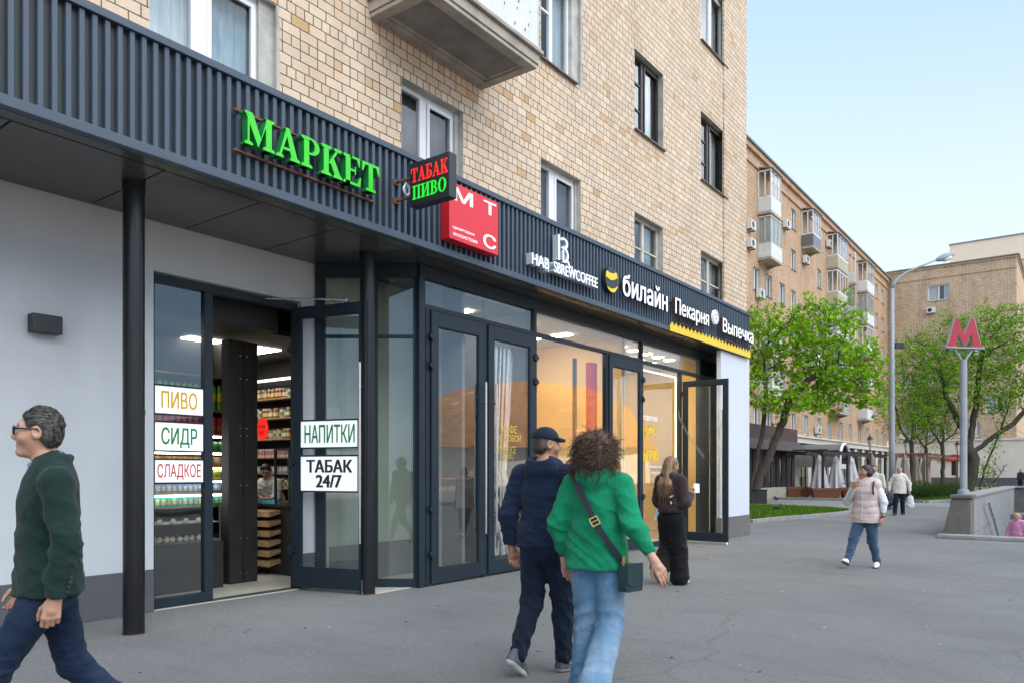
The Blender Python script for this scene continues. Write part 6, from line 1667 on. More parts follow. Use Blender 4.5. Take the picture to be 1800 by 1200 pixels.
def umbrella(px, d, z0, z1, rw, mt, label, group):
    b = at(px, 900, d); b.z = 0; o = thing('closed_umbrella', b, label, 'parasol', group); rr = random.Random(int(px)); sc_ = []
    m = MB(); m.tube([b, b + Vector((0, 0, z1 - .05))], .03, 8); m.build('pole', M['lamp_grey'], o)
    m = MB(); n = 32; prof = [(1.0, z0), (.94, z0 + .25), (.72, z0 + (z1 - z0)*.42), (.42, z0 + (z1 - z0)*.78), (.36, z0 + (z1 - z0)*.84), (.20, z1 - .10), (.04, z1)]
    o_ = len(m.v)
    for j, (r_, z) in enumerate(prof):
        for k in range(n):
            a = 2*math.pi*k/n; f = 1 + .22*math.sin(8*a + .5*j*0.4)*(1 - j/7) + .05*math.sin(3*a + px)
            m.v.append((b.x + rw*r_*f*math.cos(a), b.y + rw*r_*f*math.sin(a), z + (.04*math.sin(8*a) if j == 0 else 0)))
    for j in range(len(prof) - 1):
        for k in range(n): m.f.append((o_ + j*n + k, o_ + j*n + (k+1) % n, o_ + (j+1)*n + (k+1) % n, o_ + (j+1)*n + k)); m.m.append(0)
    m.build('canopy', M[mt], o, smooth=70)
    m = MB(); zz = z0 + (z1 - z0)*.80; m.lathe([(rw*.47, zz), (rw*.46, zz + .05)], (b.x, b.y, 0), 14); m.build('tie', M[mt], o)
for px, d, lab in ((1440, 43, 'closed pale umbrella behind the nearest brown planter, leftmost of the three'), (1469.5, 45, 'closed pale umbrella in the middle of the three pale ones'), (1496, 46.5, 'closed pale umbrella right of the middle pale one, beside the walking woman')):
    umbrella(px, d, .5, 2.42, .44, 'umbrella', lab, 'pale closed umbrellas')
for px, d, lab in ((1533, 50, 'closed brown umbrella behind the man in the pale shirt'), (1590, 50, 'closed brown umbrella left of the slim tree trunk'), (1610, 53, 'closed taupe umbrella with the slim tree beside it'), (1626, 54, 'closed taupe umbrella, rightmost of the row under the timber frame')):
    umbrella(px, d, .3, 2.65, .40, 'umbrella_tan', lab, 'brown closed umbrellas')
def planter(px, py, w, label, ang=0.0, h=.60):
    b = onG(px, py); o = thing('trough_planter', b, label, 'planter', 'red brown trough planters'); t = (RV*math.cos(ang) + DV*math.sin(ang)); q = Vector((-t.y, t.x, 0)); m = MB()
    def rc(hw, hd, z): return [b + t*sx*hw + q*sy*hd + Vector((0, 0, z)) for sx, sy in ((-1,-1),(1,-1),(1,1),(-1,1))]
    lo, mid, hi = rc(w*.40, .18, .04), rc(w*.48, .26, h - .1), rc(w*.5, .29, h - .099)
    m.add(lo + mid, [(0,3,2,1),(0,1,5,4),(1,2,6,5),(2,3,7,6),(3,0,4,7)]); m.add(hi + rc(w*.5, .29, h), [(0,3,2,1),(4,5,6,7),(0,1,5,4),(1,2,6,5),(2,3,7,6),(3,0,4,7)])
    for k in range(1, 4): 
        f_ = k/4; zz = .04 + (h - .14)*f_; a = rc(w*(.40 + .08*f_) + .006, .18 + .08*f_ + .006, zz); c_ = rc(w*(.40 + .08*f_) + .006, .18 + .08*f_ + .006, zz + .02); m.add(a + c_, [(0,1,5,4),(1,2,6,5),(2,3,7,6),(3,0,4,7)])
    m.build('trough', M['terracotta'], o)
    m = MB(); m.box(-.5, .5, -.2, .2, 0, .02); 
    s_ = MB()
    for v in rc(w*.47, .25, h + .004): s_.v.append(tuple(v))
    s_.f.append((0, 1, 2, 3)); s_.m.append(0); s_.build('earth', M['soil'], o)
    f = MB()
    for sx in (-.3, .3): f.obox(b + t*w*sx + Vector((0, 0, .02)), t, q, UZ, .06, .15, .02)
    f.build('foot', M['charcoal'], o)
planter(1388, 874, 1.3, 'red brown trough planter half hidden at the left end of the row', .3); planter(1402, 873, 1.62, 'red brown trough planter left of the front one, below the dark cafe'); planter(1451, 877, 1.6, 'red brown trough planter nearest the lawn, under the left pale umbrella'); planter(1500, 875.5, 1.4, 'red brown trough planter partly hidden by the walking woman')
planter(1600, 864, 1.6, 'far red brown planter left of the taupe umbrellas'); planter(1640, 861, 1.8, 'far red brown planter under the timber frame'); planter(1668, 860, 1.6, 'far red brown planter at the right end below the red sign')
m = MB(); m.box(-13.3, -7.0, 41.0, 41.3, 0, .12); tag(m.build('terrace_edge', M['kerb']), kind='structure')
def pergola(name, x, y0, y1, mt, label, n):
    o = thing(name, (x, (y0 + y1)/2, 0), label, 'pergola')
    m = MB(); m.box(x - .07, x + .07, y0, y1, 2.45, 2.62); m.box(x - 2.0, x - 1.86, y0, y1, 2.45, 2.62); m.build('beam', M[mt], o)
    m = MB()
    for k in range(n*2): yk = y0 + .3 + (y1 - y0 - .6)*k/(n*2 - 1); m.box(x - 2.2, x + .25, yk - .04, yk + .04, 2.623, 2.70)
    m.build('rafter', M[mt], o)
    for k in range(n):
        yk = y0 + .3 + (y1 - y0 - .6)*k/(n - 1)
        for xx in (x, x - 1.93):
            m = MB(); m.tube([(xx, yk, 0), (xx, yk, 2.449)], .075, 6); m.tube([(xx, yk, 1.7), (xx, yk + .7, 2.45)], .04, 5); m.build('post', M[mt], o)
pergola('dark_pergola', -11.4, 43.2, 60, 'pergola_dark', 'dark timber frame over the row of pale umbrellas', 4)
pergola('brown_pergola', -8.2, 56, 78, 'pergola', 'brown timber frame over the taupe umbrellas at the back', 4)
def lantern(px, d, label):
    b = at(px, 900, d); b.z = 0; o = thing('lantern_post', b, label, 'lantern post', 'old style lantern posts'); m = MB(); m.lathe([(.10, 0), (.09, .5), (.045, .6), (.035, 3.0)], b, 10); m.build('post', M['charcoal'], o, smooth=40)
    m = MB(); m.lathe([(.05, 3.0), (.08, 3.05), (.16, 3.45)], b, 6); m.build('glass_body', M['cream_siding'], o)
    m = MB(); m.lathe([(.20, 3.46), (.12, 3.6), (.03, 3.68), (.025, 3.78)], b, 6); m.build('lantern_roof', M['charcoal'], o)
lantern(1529.5, 47, 'black lantern post above the man in the pale shirt'); lantern(1592.5, 52, 'black lantern post right of the tall street lamp'); lantern(1683, 56, 'black lantern post left of the red letter sign post')
m = MB(); bb = onG(1336, 888.5); bn = thing('black_bin', bb, 'square black litter bin at the edge of the lawn below the cafe', 'bin')
m.obox(bb + Vector((0, 0, .34)), RV, DV, UZ, .23, .23, .33); m.build('body', M['charcoal'], bn, bevel=.015)
m = MB(); m.obox(bb + Vector((0, 0, .69)), RV, DV, UZ, .245, .245, .02); m.build('rim', M['black'], bn)
def pigeon(px, py, ang, label):
    b = onG(px, py, .08); o = thing('pigeon', b, label, 'pigeon', rz=ang); m = MB()
    m.tube([(-.17, 0, .10), (-.09, 0, .12), (0, 0, .13), (.07, 0, .15), (.105, 0, .20), (.125, 0, .235), (.145, 0, .235), (.17, 0, .228)], [.012, .035, .062, .058, .034, .030, .024, .004], 10); m.build('body', M['charcoal'], o, smooth='all', local=True)
    m = MB()
    for s_ in (-1, 1): m.tube([(.0, .022*s_, .09), (.005, .025*s_, .0), (.035, .03*s_, .004)], .005, 5)
    m.build('leg', mat('pink leg', (.35, .12, .10)), o, local=True)
pigeon(1365, 880.5, 2.5, 'dark pigeon on the paving beyond the lawn'); pigeon(1366, 897, .6, 'dark pigeon standing on the near part of the lawn')
# ------------------------------------------------------------------ figures: smooth distance fields turned into one continuous surface
class SDF:
    def __init__(s, res): s.res, s.pr = res, []
    def cone(s, a, b, ra, rb, k=.02, sc=None, op='add'):
        s.pr.append(('c', np.array(a, float), np.array(b, float), ra, rb, k, None if sc is None else np.array(sc, float), op)); return s
    def ell(s, c, r, k=.02, rot=None, op='add'):
        s.pr.append(('e', np.array(c, float), np.array(r, float), rot, 0, k, None, op)); return s
    def half(s, p, n, k=.0):          # keep the side the normal points away from
        s.pr.append(('h', np.array(p, float), np.array(n, float) / np.linalg.norm(n), 0, 0, k, None, 'cut')); return s
    def mesh(s):
        h = s.res; lo = np.full(3, 1e9); hi = np.full(3, -1e9)
        def bb(p):
            if p[0] == 'c':
                r = max(p[3], p[4]) * (np.ones(3) if p[6] is None else np.maximum(1, p[6])); return np.minimum(p[1], p[2]) - r, np.maximum(p[1], p[2]) + r
            m = p[2].max() if p[3] is not None else p[2]; return p[1] - m, p[1] + m
        for p in s.pr:
            if p[7] == 'add': a, b = bb(p); lo = np.minimum(lo, a); hi = np.maximum(hi, b)
        lo = lo - 3*h; hi = hi + 3*h; n = np.ceil((hi - lo)/h).astype(int) + 1
        D = np.full(n, .12, np.float32)
        ax = [lo[i] + h*np.arange(n[i]) for i in range(3)]
        for p in s.pr:
            if p[0] == 'h':
                d = sum((ax[i] - p[1][i]).reshape([-1 if j == i else 1 for j in range(3)]) * p[2][i] for i in range(3)); np.maximum(D, d.astype(np.float32), out=D); continue
            a, b = bb(p); m = .045 + p[5]
            i0 = np.clip(np.floor((a - m - lo)/h).astype(int), 0, n); i1 = np.clip(np.ceil((b + m - lo)/h).astype(int) + 1, 0, n)
            if (i1 <= i0).any(): continue
            sl = tuple(slice(i0[i], i1[i]) for i in range(3))
            X, Y, Z = np.meshgrid(*[ax[i][sl[i]] for i in range(3)], indexing='ij', sparse=True)
            if p[0] == 'c':
                A, B, ra, rb, k, sc = p[1:7]; q = np.ones(3) if sc is None else sc
                pa = [(X - A[0])/q[0], (Y - A[1])/q[1], (Z - A[2])/q[2]]; ba = (B - A)/q; L2 = max(1e-9, float(ba @ ba))
                t = np.clip((pa[0]*ba[0] + pa[1]*ba[1] + pa[2]*ba[2])/L2, 0, 1)
                d = np.sqrt((pa[0] - ba[0]*t)**2 + (pa[1] - ba[1]*t)**2 + (pa[2] - ba[2]*t)**2) - (ra + (rb - ra)*t)
                if sc is not None: d = d*min(1, float(q.min())*1.12)
            else:
                c, r, rot, _, k = p[1:6]; V = [X - c[0], Y - c[1], Z - c[2]]
                if rot is not None: V = [V[0]*rot[0][i] + V[1]*rot[1][i] + V[2]*rot[2][i] for i in range(3)]
                e = np.sqrt((V[0]/r[0])**2 + (V[1]/r[1])**2 + (V[2]/r[2])**2); e2 = np.sqrt((V[0]/r[0]**2)**2 + (V[1]/r[1]**2)**2 + (V[2]/r[2]**2)**2) + 1e-9
                d = e*(e - 1)/e2
            d = d.astype(np.float32); T = D[sl]
            if p[7] == 'add':
                hh = np.clip(.5 + .5*(T - d)/max(k, 1e-4), 0, 1); D[sl] = T + (d - T)*hh - k*hh*(1 - hh)
            else:
                hh = np.clip(.5 - .5*(T + d)/max(k, 1e-4), 0, 1); D[sl] = T + (-d - T)*hh + k*hh*(1 - hh)
        return nets(D, lo, h)
def nets(D, lo, h):
    ins = D < 0; s = np.zeros(np.array(D.shape) - 1, np.int8)
    for i in (0, 1):
        for j in (0, 1):
            for k in (0, 1): s += ins[i:i + s.shape[0], j:j + s.shape[1], k:k + s.shape[2]]
    act = np.argwhere((s > 0) & (s < 8)); idx = np.full(s.shape, -1, np.int32); idx[tuple(act.T)] = np.arange(len(act))
    cor = [(i, j, k) for i in (0, 1) for j in (0, 1) for k in (0, 1)]
    val = np.stack([D[act[:, 0] + c[0], act[:, 1] + c[1], act[:, 2] + c[2]] for c in cor], 1); acc = np.zeros((len(act), 3)); cnt = np.zeros(len(act))
    for a in range(8):
        for b in range(a + 1, 8):
            df = np.array(cor[b]) - np.array(cor[a])
            if np.abs(df).sum() != 1: continue
            va, vb = val[:, a], val[:, b]; m = (va < 0) != (vb < 0); t = np.where(m, va/np.where(m, va - vb, 1), 0)
            acc += np.where(m[:, None], np.array(cor[a]) + t[:, None]*df, 0); cnt += m
    V = lo + h*(act + acc/np.maximum(cnt, 1)[:, None]); Fs = []
    for axn in range(3):
        u, v = [(1, 2), (2, 0), (0, 1)][axn]; sh = list(D.shape); sl0 = [slice(None)]*3; sl1 = [slice(None)]*3; sl0[axn] = slice(0, -1); sl1[axn] = slice(1, None)
        A, B = ins[tuple(sl0)], ins[tuple(sl1)]; e = np.argwhere(A != B); e = e[(e[:, u] > 0) & (e[:, v] > 0) & (e[:, u] < D.shape[u] - 1) & (e[:, v] < D.shape[v] - 1)]
        if not len(e): continue
        def ci(du, dv): q = e.copy(); q[:, u] -= du; q[:, v] -= dv; return idx[tuple(q.T)]
        q = np.stack([ci(1, 1), ci(0, 1), ci(0, 0), ci(1, 0)], 1); fl = ~A[tuple(e.T)]; q[fl] = q[fl][:, ::-1]; Fs.append(q)
    return V, np.concatenate(Fs)
def vnorm(V, Fq):
    n = np.cross(V[Fq[:, 2]] - V[Fq[:, 0]], V[Fq[:, 3]] - V[Fq[:, 1]]); N = np.zeros_like(V)
    for i in range(4): np.add.at(N, Fq[:, i], n)
    return N/(np.linalg.norm(N, axis=1)[:, None] + 1e-9)
def wrinkle(V, Fq, amp, seed, stretch=(1, 1, 1.0), fr=18, foci=None, base=.4):
    r = np.random.default_rng(seed); P = V*np.array(stretch); w = np.zeros(len(V))
    for o in range(7):
        d = r.normal(0, 1, 3); d /= np.linalg.norm(d); f = fr*r.uniform(.5, 1.9); g = r.normal(0, 1, 3)*fr*.35
        x = np.sin(P @ d*f + 1.7*np.sin(P @ g + r.uniform(0, 6)) + r.uniform(0, 6)); w += (1 - np.abs(x))**1.5*r.uniform(.5, 1)*(fr*.9/f)**.5
    k = 1.0
    if foci:
        k = np.full(len(V), base)
        for c, sg, a in foci: k = k + a*np.exp(-((V - np.asarray(c))**2).sum(1)/(2*sg*sg))
    return V + vnorm(V, Fq)*((w - w.mean())*amp*k)[:, None]
def to_obj(name, V, Fq, mats, parent, mi=None, kind=None):
    me = bpy.data.meshes.new(name); Fq = np.asarray(Fq, np.int32)
    me.vertices.add(len(V)); me.vertices.foreach_set('co', np.asarray(V, np.float32).ravel())
    me.loops.add(Fq.size); me.loops.foreach_set('vertex_index', Fq.ravel()); me.polygons.add(len(Fq))
    me.polygons.foreach_set('loop_start', np.arange(len(Fq), dtype=np.int32)*4); me.polygons.foreach_set('loop_total', np.full(len(Fq), 4, np.int32))
    if not isinstance(mats, (list, tuple)): mats = [mats]
    for m in mats: me.materials.append(m)
    if mi is not None: me.polygons.foreach_set('material_index', mi.astype(np.int32))
    me.polygons.foreach_set('use_smooth', np.ones(len(Fq), bool)); me.update(calc_edges=True); me.validate()
    o = bpy.data.objects.new(name, me); COL.objects.link(o); o.parent = parent
    return o
v3 = lambda *a: np.array(a, float)
def unit(v): v = np.asarray(v, float); return v/(np.linalg.norm(v) + 1e-9)
def rotm(yaw, pitch, roll=0):
    """columns: head's right, forward, up. yaw turns to the left, pitch lifts the chin"""
    m = Matrix.Rotation(yaw, 3, 'Z') @ Matrix.Rotation(pitch, 3, 'X') @ Matrix.Rotation(roll, 3, 'Y'); return np.array(m)
BASE = dict(pelvis=(0, 0, .95), waist=(0, 0, 1.10), chest=(0, .0, 1.29), upper=(0, -.01, 1.40), neck=(0, -.015, 1.475), head=(0, .015, 1.635),
            shL=(-.185, -.01, 1.425), shR=(.185, -.01, 1.425), elL=(-.235, -.03, 1.14), elR=(.235, -.03, 1.14), wrL=(-.245, .03, .89), wrR=(.245, .03, .89),
            hpL=(-.09, 0, .93), hpR=(.09, 0, .93), knL=(-.10, .02, .50), knR=(.10, .02, .50), anL=(-.105, -.02, .085), anR=(.105, -.02, .085))
class Figure:
    def __init__(s, name, loc, face, label, scale=1.0, res=.007, female=False, look=(0, 0, 0), skin='skin', girth=1.0, **J):
        s.J = {k: np.array(J.get(k, v), float) for k, v in BASE.items()}
        if female and 'shL' not in J: s.J['shL'][0] += .025
        if female and 'shR' not in J: s.J['shR'][0] -= .025
        fx, fy = face; s.root = thing(name, loc, label, 'person', None, math.atan2(-fx, fy)); s.root.scale = (scale,)*3
        s.res, s.fem, s.skin, s.g = res, female, skin, girth; s.H = rotm(*[R(a) for a in look])
        s.fl = J.get('footL', (0, 0)); s.fr = J.get('footR', (0, 0)); s.handL = J.get('hL', dict()); s.handR = J.get('hR', dict())
    def hp(s, p): return s.J['head'] + s.H @ (np.array(p, float)*v3(1, .9, 1))
    def body(s):
        J, g = s.J, s.g; f = SDF(min(s.res, .006) if s.res < .009 else s.res*.8)
        hp, Hm = s.hp, s.H
        f.ell(hp((0, -.018, .03)), (.076, .089, .088), .01, Hm); f.cone(hp((0, .02, -.02)), hp((0, .052, -.085)), .066, .034, .03)
        f.ell(hp((0, .03, -.01)), (.066, .062, .075), .02, Hm)
        f.cone(hp((-.035, .072, .034)), hp((.035, .072, .034)), .015, .015, .015)
        for sx in (-1, 1):
            f.ell(hp((sx*.031, .098, .008)), (.017, .012, .012), .012, Hm, 'sub'); f.ell(hp((sx*.031, .078, .009)), (.013, .012, .012), .004, Hm)
            f.ell(hp((sx*.042, .062, -.028)), (.024, .022, .022), .02, Hm)
            f.ell(hp((sx*.077, -.006, .0)), (.011, .024, .034), .008, Hm); f.ell(hp((sx*.086, -.002, .002)), (.008, .012, .018), .005, Hm, 'sub')
        f.cone(hp((0, .088, .016)), hp((0, .107, -.022)), .0095, .0135, .012); f.cone(hp((-.010, .095, -.027)), hp((.010, .095, -.027)), .010, .010, .008)
        f.cone(hp((-.020, .084, -.054)), hp((.020, .084, -.054)), .0095, .0095, .008); f.cone(hp((-.017, .083, -.066)), hp((.017, .083, -.066)), .009, .009, .008); f.ell(hp((0, .078, -.096)), (.022, .018, .018), .015, Hm)
        f.cone(J['neck'] - v3(0, 0, .03), hp((0, -.01, -.05)), .064*(.9 if s.fem else 1), .055*(.9 if s.fem else 1), .03)
        for a, b, ra, rb in (('pelvis', 'waist', .135, .120), ('waist', 'chest', .120, .145), ('chest', 'upper', .145, .125)): f.cone(J[a], J[b], ra*g, rb*g, .04, (1, .70, 1))
        f.cone(J['shL'], J['shR'], .055, .055, .05); f.cone(J['neck'], J['upper'], .06, .09, .04)
        for S in 'LR':
            f.cone(J['sh'+S], J['el'+S], .052*g, .041*g, .03); f.cone(J['el'+S], J['wr'+S], .041*g, .027, .02)
            f.cone(J['hp'+S], J['kn'+S], .082*g, .055*g, .04); f.cone(J['kn'+S], J['an'+S], .054*g, .036, .03); f.cone(J['an'+S], J['an'+S] + v3(0, .06, -.04), .036, .028, .02)
            s.hand(f, S)
        V, Fq = f.mesh(); c = V[Fq].mean(1); L = ((c - J['head']) @ Hm)/v3(1, .9, 1); x, y, z = np.abs(L[:, 0]), L[:, 1], L[:, 2]
        mi = np.zeros(len(Fq)); q = .75 if s.res < .009 else 1.0
        mi[(x < .021) & (np.abs(z + .0605) < .0085) & (y > .082)] = 1
        eye = (np.abs(x - .031) < .0125) & (np.abs(z - .009) < .0062) & (y > .075); mi[eye] = 3; mi[eye & (np.abs(x - .031) < .0065)] = 2
        mi[(x > .014) & (x < .048) & (np.abs(z - .036 + .25*np.maximum(0, x - .035)) < .0048) & (y > .065)] = 4
        s.bodyo = to_obj('body', V, Fq, [M[s.skin], M['lip'], M['eye'], M['eyewhite'], s.brow if hasattr(s, 'brow') else M['eye']], s.root, mi); return s
    def hand(s, f, S):
        J = s.J; h = s.handL if S == 'L' else s.handR; sg = -1 if S == 'L' else 1
        W = J['wr'+S]; d = unit(h.get('dir', W - J['el'+S])); pn = np.array(h.get('palm', (-sg, .25, 0)), float); pn = unit(pn - d*(pn @ d)); sd = np.cross(d, pn)
        if sd @ np.array(h.get('thumb', (0, 1, .0))) < 0: sd = -sd          # side the thumb leaves from
        curl = h.get('curl', (22, 34, 22))
        off = [.030, .010, -.010, -.028]; ln = [(.042, .026, .021), (.046, .030, .022), (.042, .028, .021), (.034, .020, .018)]; pl = [.088, .090, .085, .078]
        f.cone(W, W + d*.05, .026, .026, .02, None)
        for i in range(4):
            k0 = W + d*.02 + sd*off[i]*.6; k1 = W + d*pl[i] + sd*off[i]*1.02; f.cone(k0, k1, .0145, .0118, .010)
            a, p = 0.0, k1
            for j in range(3):
                a += R(curl[j] + (i - 1)*4); q = p + (d*math.cos(a) + pn*math.sin(a) + sd*off[i]*.10*(1 if j == 0 else 0))*ln[i][j]; r = (.0098, .0090, .0082, .0072)[j]*(.9 if i == 3 else 1); f.cone(p, q, r, (.0098, .0090, .0082, .0072)[j + 1]*(.9 if i == 3 else 1), .003); p = q
        t0 = W + d*.028 + sd*.024 + pn*.006; t1 = t0 + (d*.62 + sd*.55 + pn*.45)*.042; t2 = t1 + (d*.9 + sd*.18 + pn*.35)*.034; t3 = t2 + (d*.92 - sd*.05 + pn*.35)*.026
        f.cone(t0, t1, .0165, .0125, .012); f.cone(t1, t2, .0118, .0102, .004); f.cone(t2, t3, .0100, .0078, .003)
    def top(s, name, m, hem=.88, thick=.02, sleeve=1.0, cuff=None, hood=None, collar=None, wr=.004, loose=0.0, sl_r=None, bag=0.0, zip=None, neckdip=True, seed=1, blouson=0.0, mats=None, puff=0, sthick=None):
        J, g, t = s.J, s.g, thick; f = SDF(s.res); st = t if sthick is None else sthick
        low = J['pelvis'] - v3(0, 0, max(0, J['pelvis'][2] - hem) + .06)
        f.cone(J['chest'], J['upper'], .150*g + t, .128*g + t, .04, (1, .72, 1)); f.cone(J['waist'], J['chest'], .130*g + t + loose, .150*g + t, .04, (1, .74, 1)); f.cone(low, J['waist'], .150*g + t + loose + bag, .130*g + t + loose, .04, (1, .76, 1))
        f.cone(J['shL'], J['shR'], .052 + t*.45, .052 + t*.45, .05); f.cone(J['upper'], J['neck'], .09 + t, .066 + t*.5, .03)
        for S in 'LR':
            if sleeve <= 0: f.cone(J['sh'+S], J['sh'+S] + unit(J['el'+S] - J['sh'+S])*.03, .062 + t, .055 + t, .03); continue
            f.cone(J['sh'+S], J['el'+S], .058*g + st, .050*g + st, .035)
            e = J['el'+S] + (J['wr'+S] - J['el'+S])*sleeve; r1 = sl_r or .040*g + st; f.cone(J['el'+S], e, .050*g + st, r1, .025)
            if sleeve > .5 and cuff is not None: f.cone(e - unit(J['wr'+S] - J['el'+S])*.03, e + unit(J['wr'+S] - J['el'+S])*.025, r1*cuff, r1*cuff, .006)
        if hood:
            b = J['neck']; f.ell(b + v3(0, -.085, -.015)*1, (.125, .062, .085), .03); f.cone(b + v3(-.085, .03, .015), b + v3(-.07, -.07, .03), .038, .045, .03); f.cone(b + v3(.085, .03, .015), b + v3(.07, -.07, .03), .038, .045, .03); f.ell(b + v3(0, -.07, .06), (.075, .05, .03), .02, None, 'sub')
        if collar:
            b = J['neck'] + v3(0, 0, .01); n = 10
            for i in range(n):
                a0, a1 = 2*math.pi*i/n, 2*math.pi*(i + 1)/n; 
                if collar == 'open' and (math.cos(a0) > .55 and math.cos(a1) > .55): continue
                f.cone(b + v3(.072*math.sin(a0), .072*math.cos(a0), .012 - .02*math.cos(a0)), b + v3(.072*math.sin(a1), .072*math.cos(a1), .012 - .02*math.cos(a1)), .016, .016, .012)
        for S in 'LR':
            if J['pelvis'][2] - hem > .03: f.cone(J['hp'+S] + v3(0, -.01, .07), J['hp'+S] + v3(0, -.015, -.10), .104*g + t*.8, .106*g + t*.8, .03)
        f.half((0, 0, hem), (0, 0, -1)); 
        if puff:  pass
        V, Fq = f.mesh(); V = wrinkle(V, Fq, wr, seed, (.75, .75, 1.25), 24, [(J['elL'], .10, 1.3), (J['elR'], .10, 1.3), (J['wrL'], .08, .8), (J['wrR'], .08, .8), (J['shL'] + v3(.05, 0, -.08), .07, .9), (J['shR'] + v3(-.05, 0, -.08), .07, .9), (v3(0, -.1, hem + .09), .14, .9), (v3(0, .1, hem + .09), .14, .7)])
        if puff:
            N = vnorm(V, Fq); tor = np.abs(V[:, 0]) < .24; V = V + N*(np.abs(np.sin(V[:, 2]*math.pi/puff))**.6*.007*tor)[:, None]
        mi = None
        if mats:
            c = V[Fq].mean(1); mi = mats[1](c)
        o = to_obj(name, V, Fq, [M[m]] + ([M[x] for x in mats[0]] if mats else []), s.root, mi); return o
    def trousers(s, name, m, waist=1.0, r=(.105, .078, .062), t=0.0, wr=.004, seed=2, hem=None, seat=1.0, fr=20):
        J, g = s.J, s.g; f = SDF(s.res)
        f.cone(J['pelvis'] - v3(0, .01, .02), J['pelvis'] + v3(0, 0, .10), .146*g*seat, .134*g, .04, (1, .74, 1)); 
        f.ell(J['pelvis'] + v3(-.07, -.055, -.05), (.085*g*seat, .075*g, .09), .04); f.ell(J['pelvis'] + v3(.07, -.055, -.05), (.085*g*seat, .075*g, .09), .04)
        for S in 'LR':
            f.cone(J['hp'+S] - v3(0, .005, .03), J['kn'+S], r[0]*g, r[1]*g, .035)
            a = J['an'+S]; e = a + unit(J['kn'+S] - a)*(.0 if hem is None else hem); f.cone(J['kn'+S], e, r[1]*g, r[2], .025)
            f.cone(e, e - unit(J['kn'+S] - a)*.02, r[2]*1.02, r[2]*1.04, .01)
        f.half((0, 0, waist), (0, 0, 1))
        V, Fq = f.mesh(); V = wrinkle(V, Fq, wr, seed, (.8, .8, 1.1), fr*1.2, [(J['knL'], .11, 1.3), (J['knR'], .11, 1.3), (J['anL'] + v3(0, 0, .06), .09, 1.5), (J['anR'] + v3(0, 0, .06), .09, 1.5), (J['pelvis'] - v3(0, 0, .10), .10, 1.0)]); return to_obj(name, V, Fq, M[m], s.root)
    def shoes(s, m, sole, L=1.0, seed=3):
        for S, (pitch, yaw) in (('L', s.fl), ('R', s.fr)):
            f = SDF(min(s.res, .008)); A = s.J['an'+S]; m3 = np.array(Matrix.Rotation(R(yaw), 3, 'Z') @ Matrix.Rotation(R(pitch), 3, 'X')); q = lambda x, y, z: A + m3 @ np.array((x*L, y*L, z))
            f.cone(q(0, -.02, .01), q(0, -.03, -.035), .045, .040, .02); f.cone(q(0, -.035, -.045), q(0, .10, -.052), .040, .043, .02, None); f.cone(q(0, .03, -.02), q(0, .11, -.045), .042, .036, .03); f.cone(q(0, .10, -.055), q(.0, .165, -.060), .043, .028, .02)
            up = m3 @ v3(0, 0, 1); f.half(q(0, 0, -.085), -up)
            V, Fq = f.mesh(); c = V[Fq].mean(1); z = (c - A) @ up; y = (c - A) @ (m3 @ v3(0, 1, 0))
            mi = np.zeros(len(Fq)); mi[z < -.060 + .0*y] = 1; to_obj('shoe', V, Fq, [M[m], M[sole]], s.root, mi)
    def hair(s, m, style, seed=4):
        f = SDF(min(s.res, .006)); hp, Hm = s.hp, s.H
        if style in ('short', 'crop'):
            e = .009 if style == 'short' else .004
            f.ell(hp((0, -.020, .034)), (.077 + e, .084 + e, .087 + e), .01, Hm); f.cone(hp((-.035, -.052, -.02)), hp((.035, -.052, -.02)), .050, .050, .03)
            f.ell(hp((0, .095, -.03)), (.10, .072, .105), .012, Hm, 'sub'); f.ell(hp((0, .03, -.075)), (.12, .075, .07), .012, Hm, 'sub')
            for sx in (-1, 1): f.ell(hp((sx*.09, .012, -.005)), (.026, .034, .038), .01, Hm, 'sub')
            f.half(hp((0, 0, -.075)), Hm @ v3(0, .25, -1))
            amp, fq_ = .0016, 60
        elif style == 'bun':
            f.ell(hp((0, -.024, .036)), (.086, .097, .094), .01, Hm); f.cone(hp((-.05, -.05, -.02)), hp((.05, -.05, -.02)), .062, .062, .03); f.ell(hp((0, .10, -.035)), (.078, .070, .098), .014, Hm, 'sub'); f.ell(hp((0, -.13, .03)), (.05, .045, .05), .015, Hm); f.half(hp((0, 0, -.085)), Hm @ v3(0, 0, -1)); amp, fq_ = .004, 50
        elif style == 'curly':
            f.ell(hp((0, -.035, .02)), (.132, .135, .125), .03, Hm); f.ell(hp((0, -.065, -.075)), (.146, .112, .125), .04, Hm); f.ell(hp((0, .12, -.05)), (.075, .085, .12), .02, Hm, 'sub'); amp, fq_ = .006, 55
        elif style == 'long':
            f.ell(hp((0, -.022, .036)), (.088, .098, .094), .01, Hm); b = s.J['upper']; f.cone(hp((-.035, -.06, -.03)), b + v3(-.05, -.135, -.02), .062, .055, .04); f.cone(hp((.035, -.06, -.03)), b + v3(.04, -.135, -.02), .062, .055, .04); f.cone(b + v3(-.05, -.135, -.02), b + v3(-.075, -.14, -.17), .055, .03, .04); f.cone(b + v3(.04, -.135, -.02), b + v3(-.01, -.145, -.17), .055, .028, .04); f.ell(hp((0, .11, -.04)), (.075, .070, .12), .014, Hm, 'sub'); amp, fq_ = .004, 40
        V, Fq = f.mesh(); V = wrinkle(V, Fq, amp, seed, (1, 1, .35 if style in ('long', 'bun') else 1), fq_); o = to_obj('hair', V, Fq, M[m], s.root)
        rr = random.Random(seed); mb = MB(); N = vnorm(V, Fq)
